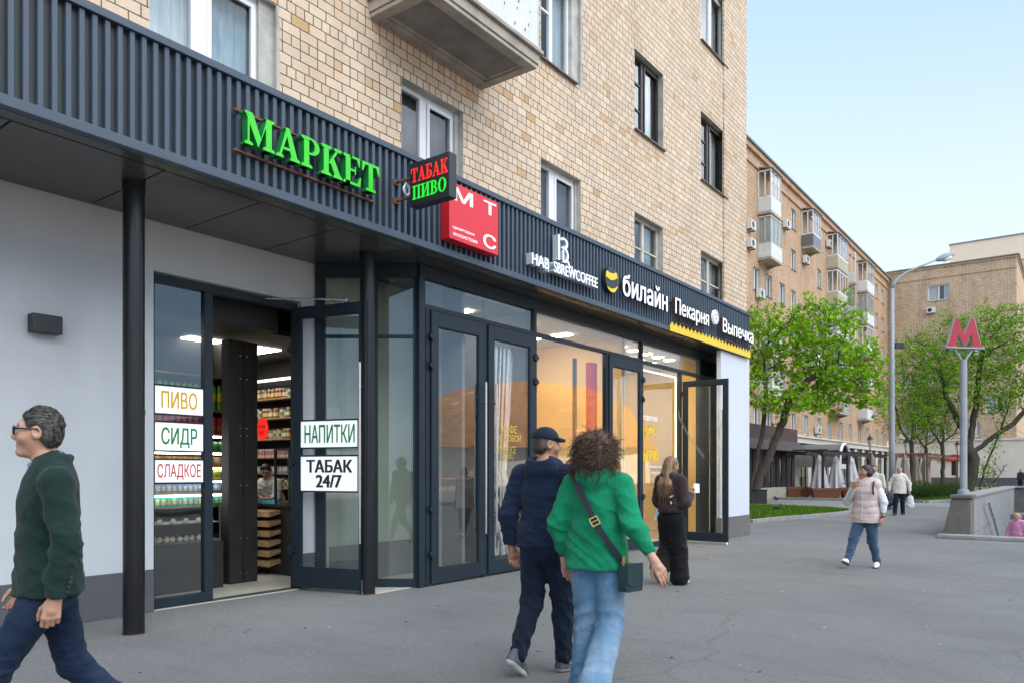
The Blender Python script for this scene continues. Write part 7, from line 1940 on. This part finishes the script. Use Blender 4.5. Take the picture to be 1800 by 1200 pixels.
        if style == 'short' and s.res < .009:
            for i in [rr.randrange(len(V)) for _ in range(1500)]:
                p, n = Vector(V[i]), Vector(N[i]); l = (V[i] - s.J['head']) @ Hm
                d = Vector(Hm @ v3(l[0]*2.5, -.8 + l[2]*-2, .15 - 1.1*max(0, -l[1]*9) )); d = (d - n*d.dot(n)).normalized() + n*.12; L = rr.uniform(.014, .028)
                mb.tube([p - n*.002, p + d*L*.5, p + d*L - n*.004], [.0018, .0015, .0005], 3)
            mb.build('loose_hair', M[m], o, local=True, smooth='all')
        if style in ('curly', 'long') and s.res < .012:
            ids = [rr.randrange(len(V)) for _ in range(1700 if style == 'curly' else 520)]
            for i in ids:
                p, n = Vector(V[i]), Vector(N[i]); pts = []; ph = rr.uniform(0, 6.28)
                if style == 'curly':
                    if p.z > s.J['head'][2] + .17: continue
                    d = (n*.55 + Vector((0, 0, -.65)) + Vector((rr.gauss(0, .3), rr.gauss(0, .3), rr.gauss(0, .2)))).normalized(); a = d.orthogonal().normalized(); b = d.cross(a); L = rr.uniform(.04, .10); cr = rr.uniform(.004, .009)
                    for k in range(9): w = k/8; pts.append(p - n*.006 + d*L*w + (a*math.cos(ph + w*9) + b*math.sin(ph + w*9))*cr*min(1, w*3))
                    mb.tube(pts, [.0024]*6 + [.002, .0014, .0006], 3)
                else:
                    if p.z > s.J['head'][2] + .06 or p.y > s.J['head'][1] + .02: continue
                    d = (Vector((0, 0, -1)) + Vector((rr.gauss(0, .09), rr.gauss(0, .06), 0))).normalized(); L = rr.uniform(.05, .17)
                    for k in range(6): w = k/5; pts.append(p + n*.002 + d*L*w + Vector((math.sin(ph + w*5)*.005, math.cos(ph + w*4)*.003, 0)))
                    mb.tube(pts, [.0022, .0022, .002, .0018, .0012, .0005], 3)
            mb.build('loose_hair', M[m], o, local=True, smooth='all')
        return o
def band(parent, name, pts, w, t, m, nrm):
    """flat strap along pts; nrm gives the outward direction at each point"""
    mb = MB(); vs = []
    for i, p in enumerate(pts):
        p = Vector(p); n = Vector(nrm[i]).normalized(); d = (Vector(pts[min(i+1, len(pts)-1)]) - Vector(pts[max(i-1, 0)])).normalized(); s_ = d.cross(n).normalized()
        vs += [p - s_*w/2, p + s_*w/2, p + s_*w/2 + n*t, p - s_*w/2 + n*t]
    fs = []
    for i in range(len(pts) - 1):
        a, b = i*4, (i + 1)*4
        for k in range(4): fs.append((a + k, a + (k+1) % 4, b + (k+1) % 4, b + k))
    fs += [(3, 2, 1, 0), tuple(len(vs) - 4 + k for k in range(4))]
    mb.add(vs, fs); return mb.build(name, m, parent, local=True, smooth=40)
# ------------------------------------------------------------------ people
M['cl_green_jacket'] = cloth('dark green knit jacket', (.007, .024, .020), .18, 520, .4, .5, .9, .08)
M['cl_blue_shirt'] = cloth('blue check shirt', (.16, .22, .36), .25, 260)
M['cl_navy_jeans'] = cloth('navy jeans', (.007, .017, .042), .3, 380, .6, .9, .85, .04, 4, (.02, .04, .08))
M['cl_dark_jeans'] = cloth('dark indigo jeans', (.006, .012, .028), .35, 380, .6, .9, .85, .04, 4, (.014, .026, .046))
M['cl_navy_hoodie'] = cloth('navy hooded sweatshirt', (.008, .017, .042), .2, 420, .5, .8, .9, .06)
M['cl_navy_cap'] = cloth('navy cap', (.006, .012, .029), .15, 420, .2, .2, .8, .06)
M['cl_green_knit'] = cloth('bright green knit', (.004, .215, .10), .10, 360, .5, .7, .9, .06)
M['cl_light_jeans'] = cloth('light washed jeans', (.085, .19, .32), .3, 380, .5, .8, .85, .1, 3.2, (.27, .37, .46))
M['cl_brown_hoodie'] = cloth('brown hooded top', (.040, .023, .025), .2, 420, .5, 1.0, .9, .08)
M['cl_black_trousers'] = cloth('black wide trousers', (.004, .004, .005), .3, 420, .6, 1.2, .8, .05)
M['cl_pink_vest'] = cloth('pale pink quilted vest', (.60, .475, .46), .06, 300, .25, .5, .6, .2)
M['cl_white_knit'] = cloth('white sleeve', (.66, .68, .72), .06, 360, .3, .5)
M['cl_blue_trousers'] = cloth('blue jogger trousers', (.03, .065, .13), .2, 400, .45, .7)
M['cl_pale_tee'] = cloth('pale yellow grey shirt', (.52, .52, .42), .08, 300)
M['cl_pattern'] = None
def patterned(name):
    m, nt, b, o = _new(name); v = posn(nt); vo = N(nt, 'ShaderNodeTexVoronoi'); vo.inputs['Scale'].default_value = 24; LK(nt, v, vo.inputs['Vector'])
    LK(nt, ramp(nt, vo.outputs['Distance'], [(.16, (.15, .12, .16)), (.3, (.60, .53, .48)), (.5, (.68, .62, .57))]), b.inputs['Base Color']); setp(b, Roughness=.8); return m
M['cl_pattern'] = patterned('pale floral jacket')
M['cl_lilac'] = cloth('lilac scarf', (.30, .18, .32), .3, 200)
M['cl_pink'] = cloth('pink sweatshirt', (.60, .24, .42), .08, 300, .3, .5)
M['cl_dark'] = cloth('dark jacket', (.015, .02, .035), .2, 300)
M['cl_white_tee'] = cloth('white shirt', (.62, .60, .56), .08, 300)
M['hair_grey'] = mat('greying hair', (.055, .048, .043), .55, var=.7, vscale=70, stretch=(1, 1, .3), bmp=.8, bscale=160, bdist=.004)
M['hair_curly'] = mat('curly brown hair', (.075, .038, .022), .5, var=.6, vscale=22, bmp=.8, bscale=120, bdist=.005)
M['hair_long'] = mat('dark blond hair', (.21, .125, .06), .45, var=.5, vscale=26, stretch=(1.6, 1.6, .15), bmp=.8, bscale=120, bdist=.004)
M['hair_dark'] = mat('black brown hair', (.014, .010, .009), .45, var=.5, vscale=40, bmp=.6, bscale=120, bdist=.004)
M['hair_blond'] = mat('fair hair', (.36, .26, .14), .5, var=.3, vscale=40)
M['hair_brown'] = mat('short brown hair', (.055, .035, .025), .5, var=.4, vscale=50, bmp=.6, bscale=150, bdist=.004)
M['shoe_grey'] = mat('grey suede sneaker', (.075, .085, .10), .8, var=.5, vscale=14)
M['sole_white'] = mat('off white sole', (.55, .53, .48), .7, var=.1)
M['shoe_white'] = mat('white canvas shoe', (.68, .68, .68), .6, var=.05)
M['sole_grey'] = mat('grey sole', (.13, .12, .11), .8, var=.2)
M['shoe_dark'] = mat('dark shoe', (.02, .02, .022), .6, var=.1)
M['leather'] = mat('dark teal leather', (.010, .038, .045), .4, var=.15, vscale=10)
M['strap_navy'] = mat('navy woven strap', (.012, .018, .03), .8, var=.1)
M['strap_edge'] = mat('pale strap edging', (.28, .30, .30), .8, var=.1)
M['brass'] = mat('brass buckle', (.6, .42, .15), .3, metal=1.0, var=.1)
M['bag_white'] = mat('white plastic bag', (.62, .68, .70), .35, var=.1, bmp=.5, bscale=14, bdist=.02)
M['bag_navy'] = mat('dark blue bag', (.015, .022, .05), .5, var=.2)
def feet(px, py, z=0.0): return onG(px, py, z)
# --- man in the dark green jacket, walking out of the left edge
p1 = at(86, 828, 3.74); p1.z = 0
m1 = Figure('person', p1, (-.40, -.92), 'man with glasses in a dark green jacket and jeans walking past the grey wall', 1.02, .007, False, (-4, 2, 0), 'skin', 1.0,
    head=(0, .045, 1.635), shL=(-.20, -.035, 1.40), shR=(.20, .0, 1.415), elL=(-.250, -.075, 1.115), wrL=(-.252, -.03, .872), elR=(.25, .0, 1.12), wrR=(.21, .10, .89),
    hpL=(-.09, .0, .93), hpR=(.09, .0, .93), knL=(-.10, .21, .545), anL=(-.10, .34, .14), knR=(.10, -.10, .50), anR=(.10, -.38, .20), footL=(18, 0), footR=(-35, 0),
    hL=dict(curl=(30, 50, 30), palm=(1, -.1, 0)), hR=dict(curl=(30, 45, 30)))
m1.body(); m1.hair('hair_grey', 'short', 3)
m1.top('jacket', 'cl_green_jacket', .875, .022, .93, None, None, 'open', .006, .022, .050, .016, seed=5, sthick=.014)
f = SDF(.006); b = m1.J['neck'] + v3(0, .016, .006)
for i in range(12):
    a0, a1 = 2*math.pi*i/12, 2*math.pi*(i+1)/12
    f.cone(b + v3(.060*math.sin(a0), .01 + .062*math.cos(a0), .028 - .028*math.cos(a0)), b + v3(.060*math.sin(a1), .01 + .062*math.cos(a1), .028 - .028*math.cos(a1)), .014, .014, .01)
f.cone(b + v3(-.03, .066, -.005), b + v3(-.038, .086, -.045), .015, .009, .01); f.cone(b + v3(.03, .066, -.005), b + v3(.038, .086, -.045), .015, .009, .01)
V, Fq = f.mesh(); to_obj('shirt', V, Fq, M['cl_blue_shirt'], m1.root)
m1.trousers('jeans', 'cl_navy_jeans', .99, (.100, .071, .056), seed=6, wr=.005); m1.shoes('shoe_dark', 'sole_grey')
g = MB()
for sx in (-1, 1):
    for k in range(12):
        a0, a1 = 2*math.pi*k/12, 2*math.pi*(k+1)/12
        g.tube([m1.hp((sx*.034 + .026*math.cos(a), .104, .008 + .019*math.sin(a))) for a in (a0, a1)], .0034, 5)
    g.tube([m1.hp((sx*.060, .101, .014)), m1.hp((sx*.076, .06, .016)), m1.hp((sx*.083, -.005, .016)), m1.hp((sx*.080, -.025, -.004))], [.0046, .0046, .004, .003], 6)
g.tube([m1.hp((-.009, .107, .012)), m1.hp((.009, .107, .012))], .0034, 5)
g.build('glasses', M['charcoal'], m1.root, local=True, smooth='all')
bt = MB()
for k in range(4): c = m1.J['wrL'] + unit(m1.J['elL'] - m1.J['wrL'])*(.035 + .022*k) + v3(-.035, -.045, 0); bt.obox(c, (1, 0, 0), (0, 1, 0), (0, 0, 1), .007, .007, .006)
bt.build('cuff_buttons', M['charcoal'], m1.root, local=True)
# --- man in the navy cap
p2 = feet(960, 1180)
m2 = Figure('person', p2, (-.14, 1), 'man in a navy cap, navy hooded top and dark jeans seen from behind', 1.025, .007, False, (-46, -2, 0), 'skin_tan', 1.06,
    shL=(-.20, .0, 1.42), shR=(.20, -.02, 1.42), elL=(-.285, -.05, 1.13), wrL=(-.275, -.01, .875), elR=(.27, .03, 1.14), wrR=(.24, .14, .92),
    knL=(-.10, -.02, .50), anL=(-.11, -.24, .15), knR=(.09, .09, .50), anR=(.11, .08, .085), footL=(-38, -10), footR=(0, -34), hL=dict(curl=(35, 50, 30), palm=(.6, -.8, 0), thumb=(-.3, .6, 0)))
m2.body(); m2.hair('hair_brown', 'crop', 8); m2.top('hooded_top', 'cl_navy_hoodie', .905, .024, 1.0, .80, True, None, .006, .012, .054, -.012, seed=9, sthick=.018)
m2.trousers('jeans', 'cl_dark_jeans', .965, (.104, .077, .060), seed=10, wr=.006, hem=.035); m2.shoes('shoe_grey', 'sole_white')
sl = MB()   # side stripes and laces of the near shoe
A = m2.J['anR']; mr = np.array(Matrix.Rotation(R(-34), 3, 'Z')); q = lambda x, y, z: tuple(A + mr @ v3(x, y, z))
for (a, b_) in (((.042, .01, -.048), (.046, .06, -.012)), ((.046, .05, -.045), (.042, .02, -.010)), ((.0455, .035, -.052), (.0455, .035, -.008))): sl.tube([q(*a), q(*b_)], .004, 5)
for k in range(4): sl.tube([q(-.025, .045 + .02*k, .012 - .012*k), q(.025, .05 + .02*k, .012 - .012*k)], .0035, 5)
sl.build('shoe_trim', M['shoe_white'], m2.root, local=True)
f = SDF(.006); hp, Hm = m2.hp, m2.H
f.ell(hp((0, -.018, .045)), (.092, .101, .088), .01, Hm); f.half(hp((0, 0, .038)), Hm @ v3(0, -.12, -1)); 
V, Fq = f.mesh(); to_obj('cap', V, Fq, M['cl_navy_cap'], m2.root)
f = SDF(.005); 
for i in range(7):
    a0, a1 = R(-66 + 132*i/7), R(-66 + 132*(i+1)/7)
    for rr_ in (0, .022, .042): f.cone(hp((.088*math.sin(a0), .078*math.cos(a0) + .02 + rr_*math.cos(a0)**.5, .046 - rr_*.25)), hp((.088*math.sin(a1), .078*math.cos(a1) + .02 + rr_*math.cos(a1)**.5, .046 - rr_*.25)), .009, .009, .012)
V, Fq = f.mesh(); bo = to_obj('cap_brim', V, Fq, M['cl_navy_cap'], m2.root)
sm = MB(); sm.tube([hp((.093*math.sin(a), -.018 - .111*math.cos(a), .05 + .0*a)) for a in [R(-50 + 10*i) for i in range(11)]], .004, 5); sm.build('cap_seam', M['black'], m2.root, local=True)
# --- woman in the green sweater
p3 = at(1050, 828, 5.1); p3.z = 0
w3 = Figure('person', p3, (-.16, 1), 'woman with curly brown hair in a bright green knit hooded sweater and pale jeans', .985, .007, True, (-14, -3, 0), 'skin', 1.0,
    pelvis=(0, 0, .95), shL=(-.175, 0, 1.415), shR=(.175, -.01, 1.415), elL=(-.275, -.04, 1.145), wrL=(-.255, .03, .89), elR=(.275, -.08, 1.16), wrR=(.43, -.10, .93),
    knL=(-.09, .06, .50), anL=(-.10, .02, .085), knR=(.085, .02, .48), anR=(.10, -.28, .18), footL=(0, 4), footR=(-45, -6), hL=dict(curl=(28, 36, 20), palm=(.5, -.85, 0), thumb=(.5, .2, 0)), hR=dict(curl=(20, 28, 16), palm=(-.4, .8, -.3), thumb=(-.6, .2, .2)))
w3.body(); w3.hair('hair_curly', 'curly', 12); w3.top('sweater', 'cl_green_knit', .85, .026, .62, .90, True, None, .006, .030, .052, .012, seed=13, sthick=.022)
w3.trousers('jeans', 'cl_light_jeans', .925, (.108, .092, .103), seed=14, wr=.0045, hem=-.03, seat=1.02); w3.shoes('shoe_white', 'sole_white', .92)
wb = MB(); c = w3.J['wrL'] + unit(w3.J['elL'] - w3.J['wrL'])*.045; n = unit(w3.J['elL'] - w3.J['wrL']); wb.tube([c - n*.010, c + n*.010], .036, 14); wb.build('wristband', M['charcoal'], w3.root, local=True, smooth=50)
def world_of(fig, p): return fig.root.matrix_basis @ Vector(p)
# crossbody bag: strap over the left shoulder across the back to the right hip
pts, nr = [], []
for i in range(13):
    w = i/12; x = -.115 + .345*w; z = 1.475 - .60*w; y = -.155 - .030*math.sin(math.pi*w) + (.085*max(0, w - .62)/.38) + (.07*max(0, .12 - w)/.12)
    pts.append(world_of(w3, (x, y, z)) ); nr.append(w3.root.matrix_basis.to_3x3() @ Vector((.35*w, -1, .25)))
bgp = world_of(w3, (.255, -.06, .81)); bg_ = thing('shoulder_bag', bgp, 'small dark teal leather bag on a navy strap across the green sweater', 'bag', None, w3.root.rotation_euler.z - .35)
def bandw(parent, name, pts, w, t, m, nrm):
    inv = parent.matrix_basis.inverted(); return band(parent, name, [inv @ p for p in pts], w, t, m, [inv.to_3x3() @ n for n in nrm])
stp = bandw(bg_, 'strap', pts, .042, .008, M['strap_navy'], nr)
for dz in (-.012, .012):
    bandw(stp, 'strap_edging', [p + Vector((0, 0, dz*1.3)) + nr[i].normalized()*.0085 for i, p in enumerate(pts)], .006, .002, M['strap_edge'], nr)
bk = MB(); c = bg_.matrix_basis.inverted() @ pts[6]
iv3 = bg_.matrix_basis.inverted().to_3x3(); bt_ = (iv3 @ (pts[7] - pts[5])).normalized(); bn_ = (iv3 @ nr[6]).normalized(); bs_ = bt_.cross(bn_).normalized()
for t_, s_, ht, hs in ((.026, 0, .004, .028), (-.026, 0, .004, .028), (0, .026, .022, .004), (0, -.026, .022, .004), (0, 0, .003, .022)): bk.obox(c + bt_*t_ + bs_*s_ + bn_*.013, bt_, bs_, bn_, ht, hs, .004)
bk.build('buckle', M['brass'], stp, local=True)
bb_ = MB(); bb_.prism([(-.078, -.09), (.078, -.09), (.085, -.06), (.08, .075), (.066, .088), (-.066, .088), (-.08, .075), (-.085, -.06)], (.035, 0, 0), (0, 1, 0), (0, 0, 1), (1, 0, 0), .065); bb_.build('bag_body', M['leather'], bg_, local=True, bevel=.012)
bb_ = MB(); bb_.prism([(-.080, -.03), (-.05, -.052), (.05, -.052), (.080, -.03), (.078, .092), (-.078, .092)], (.042, 0, 0), (0, 1, 0), (0, 0, 1), (1, 0, 0), .006); bb_.build('flap', M['leather'], bg_, local=True, bevel=.004)
tb_ = MB(); tb_.tube([(.0, -.07, .08), (.0, -.07, .14)], .010, 8); tb_.obox((0, -.07, .10), (1, 0, 0), (0, 1, 0), (0, 0, 1), .012, .012, .004); tb_.build('ring', M['brass'], bg_, local=True)
# --- girl in the brown hooded top
p4 = feet(1180, 1026)
w4 = Figure('person', p4, (.18, 1), 'girl with long fair hair in a brown hooded top and wide black trousers', .955, .009, True, (-28, -14, 0), 'skin', 1.0,
    elL=(-.22, -.01, 1.14), wrL=(-.06, .20, 1.16), elR=(.24, -.02, 1.13), wrR=(.17, .22, 1.22), knL=(-.09, .06, .50), anL=(-.08, -.16, .22), knR=(.10, .03, .50), anR=(.10, .05, .085), footL=(-72, 0), footR=(0, -8),
    hR=dict(dir=(.1, .7, .7), palm=(-.5, -.5, .7), curl=(40, 60, 30)), hL=dict(curl=(30, 50, 30)))
w4.body(); w4.hair('hair_long', 'long', 15); w4.top('hooded_top', 'cl_brown_hoodie', .99, .030, .95, .85, True, None, .006, .02, .055, .0, seed=16)
w4.trousers('trousers', 'cl_black_trousers', 1.04, (.116, .120, .128), seed=17, wr=.009, hem=.04, fr=14); w4.shoes('shoe_white', 'sole_grey', .95)
q = world_of(w4, w4.J['wrR'] + v3(.03, .09, .10)); ph = thing('phone', q, 'pale phone held up by the girl in the brown top', 'phone', None, w4.root.rotation_euler.z + .6); m = MB(); m.obox((0, 0, 0), (1, 0, 0), (0, .6, .8), (0, -.8, .6), .037, .075, .004); m.build('phone_body', M['white_let'], ph, local=True, bevel=.003)
q = world_of(w4, (-.205, -.04, .95)); pr2 = thing('paper_tag', q, 'white folded paper at the left hip of the girl in brown', 'paper', None, w4.root.rotation_euler.z); m = MB(); m.obox((0, 0, 0), (1, .2, 0), (0, 1, 0), (.25, 0, 1), .035, .003, .075); m.build('sheet', M['white_let'], pr2, local=True)
em = MB()
for (a, b_, c, d) in ((.06, .02, .045, .012), (.045, -.05, .012, .03)): em.obox((.10 + a*.3, -.168, 1.19 + b_*1.2), (1, .1, .5), (0, 1, 0), (-.5, 0, 1), c*.6, .003, d*.6)
em.build('top_print', M['white_let'], w4.root, local=True)
# --- woman in the pale vest walking towards the camera
p5 = feet(1522, 996.5)
w5 = Figure('person', p5, (-.12, -1), 'woman in a pale pink quilted vest over white sleeves walking towards the shops', .90, .0085, True, (-38, 3, 0), 'skin_tan', 1.13,
    pelvis=(0, 0, .90), waist=(0, .0, 1.08), hpL=(-.09, 0, .88), hpR=(.09, 0, .88), head=(0, .03, 1.635),
    elR=(.30, .03, 1.13), wrR=(.115, .245, 1.37), elL=(-.285, -.02, 1.13), wrL=(-.285, .03, .86), knR=(.14, .17, .49), anR=(.17, .36, .14), knL=(-.11, .0, .48), anL=(-.15, -.10, .10), footR=(22, -6), footL=(-6, 8),
    hR=dict(dir=(-.25, .15, 1), palm=(-.6, -.75, 0), thumb=(-.8, .1, 0), curl=(42, 62, 30)), hL=dict(curl=(28, 40, 25)))
w5.body(); w5.hair('hair_dark', 'bun', 18)
w5.top('white_top', 'cl_white_knit', .95, .008, .96, None, None, None, .003, 0, .036, seed=19)
w5.top('quilted_vest', 'cl_pink_vest', .775, .032, 0, None, None, 'open', .004, .012, None, .012, seed=20, puff=.115)
zp = MB(); zp.tube([(.0, .175 + .02*math.sin(k), 1.36 - .057*k) for k in range(11)], .0035, 5); zp.build('vest_zip', M['cl_white_knit'], w5.root, local=True)
w5.trousers('trousers', 'cl_blue_trousers', .97, (.100, .074, .056), seed=21, wr=.006); w5.shoes('shoe_white', 'sole_grey', .95)
q = world_of(w5, w5.J['wrR'] + v3(.02, .06, .085)); vp = thing('vape_pen', q, 'thin dark stick held at the mouth by the woman in the pink vest', 'vape pen', None, w5.root.rotation_euler.z); m = MB(); m.tube([(-.03, 0, .005), (.10, .06, -.01)], [.006, .009], 8); m.build('tube', M['charcoal'], vp, local=True)
w_ = MB(); c = w5.J['wrL'] + unit(w5.J['elL'] - w5.J['wrL'])*.02; n = unit(w5.J['elL'] - w5.J['wrL']); w_.tube([c - n*.012, c + n*.012], .038, 12); w_.build('wristband', M['charcoal'], w5.root, local=True)
band(w5.root, 'bag_strap', [(-.15, -.10, 1.475), (-.155, .0, 1.515), (-.16, .10, 1.46), (-.165, .155, 1.36), (-.175, .15, 1.25)], .03, .006, M['charcoal'], [(0, -.5, 1), (0, 0, 1), (-.2, .7, .7), (-.2, 1, .2), (-.4, 1, 0)])
# --- man behind her
p6 = at(1537, 828, 21); p6.z = 0
m6 = Figure('person', p6, (.1, -1), 'man in a pale shirt walking behind the woman in the pink vest', .95, .013, False, (0, 0, 0), 'skin', 1.05, hL=dict(), knR=(.1, .1, .5), anR=(.1, .12, .085))
m6.body(); m6.hair('hair_dark', 'crop', 22); m6.top('shirt', 'cl_pale_tee', .9, .02, .1, None, None, None, .004, .01, .055, seed=23); m6.trousers('trousers', 'cl_dark_jeans', 1.0, seed=24); m6.shoes('shoe_dark', 'sole_grey')
# --- woman with two bags
p7 = feet(1581, 904.5)
w7 = Figure('person', p7, (.16, -1), 'woman in a lilac headscarf and pale patterned jacket carrying two bags', .93, .012, True, (6, 0, 0), 'skin', 1.1,
    pelvis=(0, 0, .93), elL=(-.32, -.02, 1.15), wrL=(-.335, .04, .90), elR=(.32, -.02, 1.15), wrR=(.335, .05, .90), knR=(.11, .10, .49), anR=(.15, .10, .09), knL=(-.10, -.02, .49), anL=(-.11, -.08, .09), footR=(4, -10), hL=dict(curl=(70, 80, 40)), hR=dict(curl=(70, 80, 40)))
w7.body(); w7.top('patterned_jacket', 'cl_pattern', .79, .034, .95, None, None, 'open', .005, .03, .052, .02, seed=25, sthick=.02); w7.trousers('jeans', 'cl_dark_jeans', 1.0, (.10, .075, .07), seed=26); w7.shoes('shoe_dark', 'sole_grey')
f = SDF(.008); f.ell(w7.hp((0, -.02, .045)), (.088, .098, .088), .01, w7.H); f.cone(w7.hp((0, -.06, -.02)), w7.J['neck'] + v3(0, -.03, .0), .06, .05, .03); f.ell(w7.hp((0, .10, -.03)), (.075, .06, .085), .01, w7.H, 'sub'); V, Fq = f.mesh(); to_obj('headscarf', wrinkle(V, Fq, .004, 27, fr=40), Fq, M['cl_lilac'], w7.root)
def carrier(fig, S, name, label, mt, w, h, dx=0.0):
    q = world_of(fig, fig.J['wr'+S] + v3(dx, .02, -.10)); o = thing(name, q, label, 'bag', None, fig.root.rotation_euler.z); f = SDF(.012)
    f.cone((0, 0, -.13 - h + w*.5), (0, 0, -.16), w*.5, w*.40, .03, (1, .45, 1)); V, Fq = f.mesh(); to_obj('bag_body', wrinkle(V, Fq, .008, 3, fr=14), Fq, M[mt], o)
    m = MB()
    for sy in (-.02, .02): m.tube([(-w*.22, sy, -.15), (-w*.08, sy, -.04), (0, sy*.3, .0), (w*.08, sy, -.04), (w*.22, sy, -.15)], .007, 5)
    m.build('bag_handle', M[mt], o, local=True)
carrier(w7, 'R', 'shopping_bag', 'dark blue shopping bag in the hand of the woman in the patterned jacket', 'bag_navy', .36, .34, .03); carrier(w7, 'L', 'plastic_bag', 'white plastic bag in the hand of the woman in the patterned jacket', 'bag_white', .24, .40, -.02)
# --- child coming up the underpass stairs
q = at(1789, 828, 19.2); q.z = -.98
g8 = Figure('person', q, (-.55, -1), 'fair haired child in a pink sweatshirt on the underpass stairs', .82, .01, True, (6, -24, 0), 'skin', .95, head=(0, .04, 1.60), hL=dict(), elR=(.26, .02, 1.14), wrR=(.25, .12, .93))
g8.body(); g8.hair('hair_blond', 'bun', 28); g8.top('sweatshirt', 'cl_pink', .86, .04, .95, None, None, None, .006, .02, .05, seed=29); g8.trousers('trousers', 'cl_dark', 1.0, seed=30); g8.shoes('shoe_white', 'sole_white')
# --- shop assistant behind the counter
q = at(465, 828, 11.9); q.z = .013
m9 = Figure('person', (-10.2, 7.38, .013), (.25, -1), 'shop assistant with dark hair in a white shirt bending over the counter', .93, .01, True, (30, -30, 0), 'skin', 1.0,
    chest=(0, .10, 1.27), upper=(0, .15, 1.37), neck=(0, .18, 1.435), head=(0, .235, 1.58), shL=(-.165, .14, 1.39), shR=(.165, .14, 1.39), elL=(-.22, .24, 1.14), wrL=(-.10, .40, 1.13), elR=(.22, .24, 1.14), wrR=(.08, .40, 1.13))
m9.body(); m9.hair('hair_dark', 'short', 31); m9.top('shirt', 'cl_white_tee', .9, .02, .3, None, None, None, .005, .01, .055, seed=32); m9.trousers('trousers', 'cl_dark', 1.0, seed=33); m9.shoes('shoe_dark', 'sole_grey')
# --- far figure by the green awning at the right edge
q = at(1794, 828, 60); q.z = 0
m10 = Figure('person', q, (-.6, -1), 'distant person in dark clothes at the far right beyond the underpass', .95, .02, False, (0, 0, 0), 'skin', 1.1)
m10.body(); m10.hair('hair_dark', 'crop', 34); m10.top('jacket', 'cl_dark', .86, .03, .95, seed=35); m10.trousers('trousers', 'cl_dark_jeans', 1.0, seed=36); m10.shoes('shoe_white', 'sole_white')
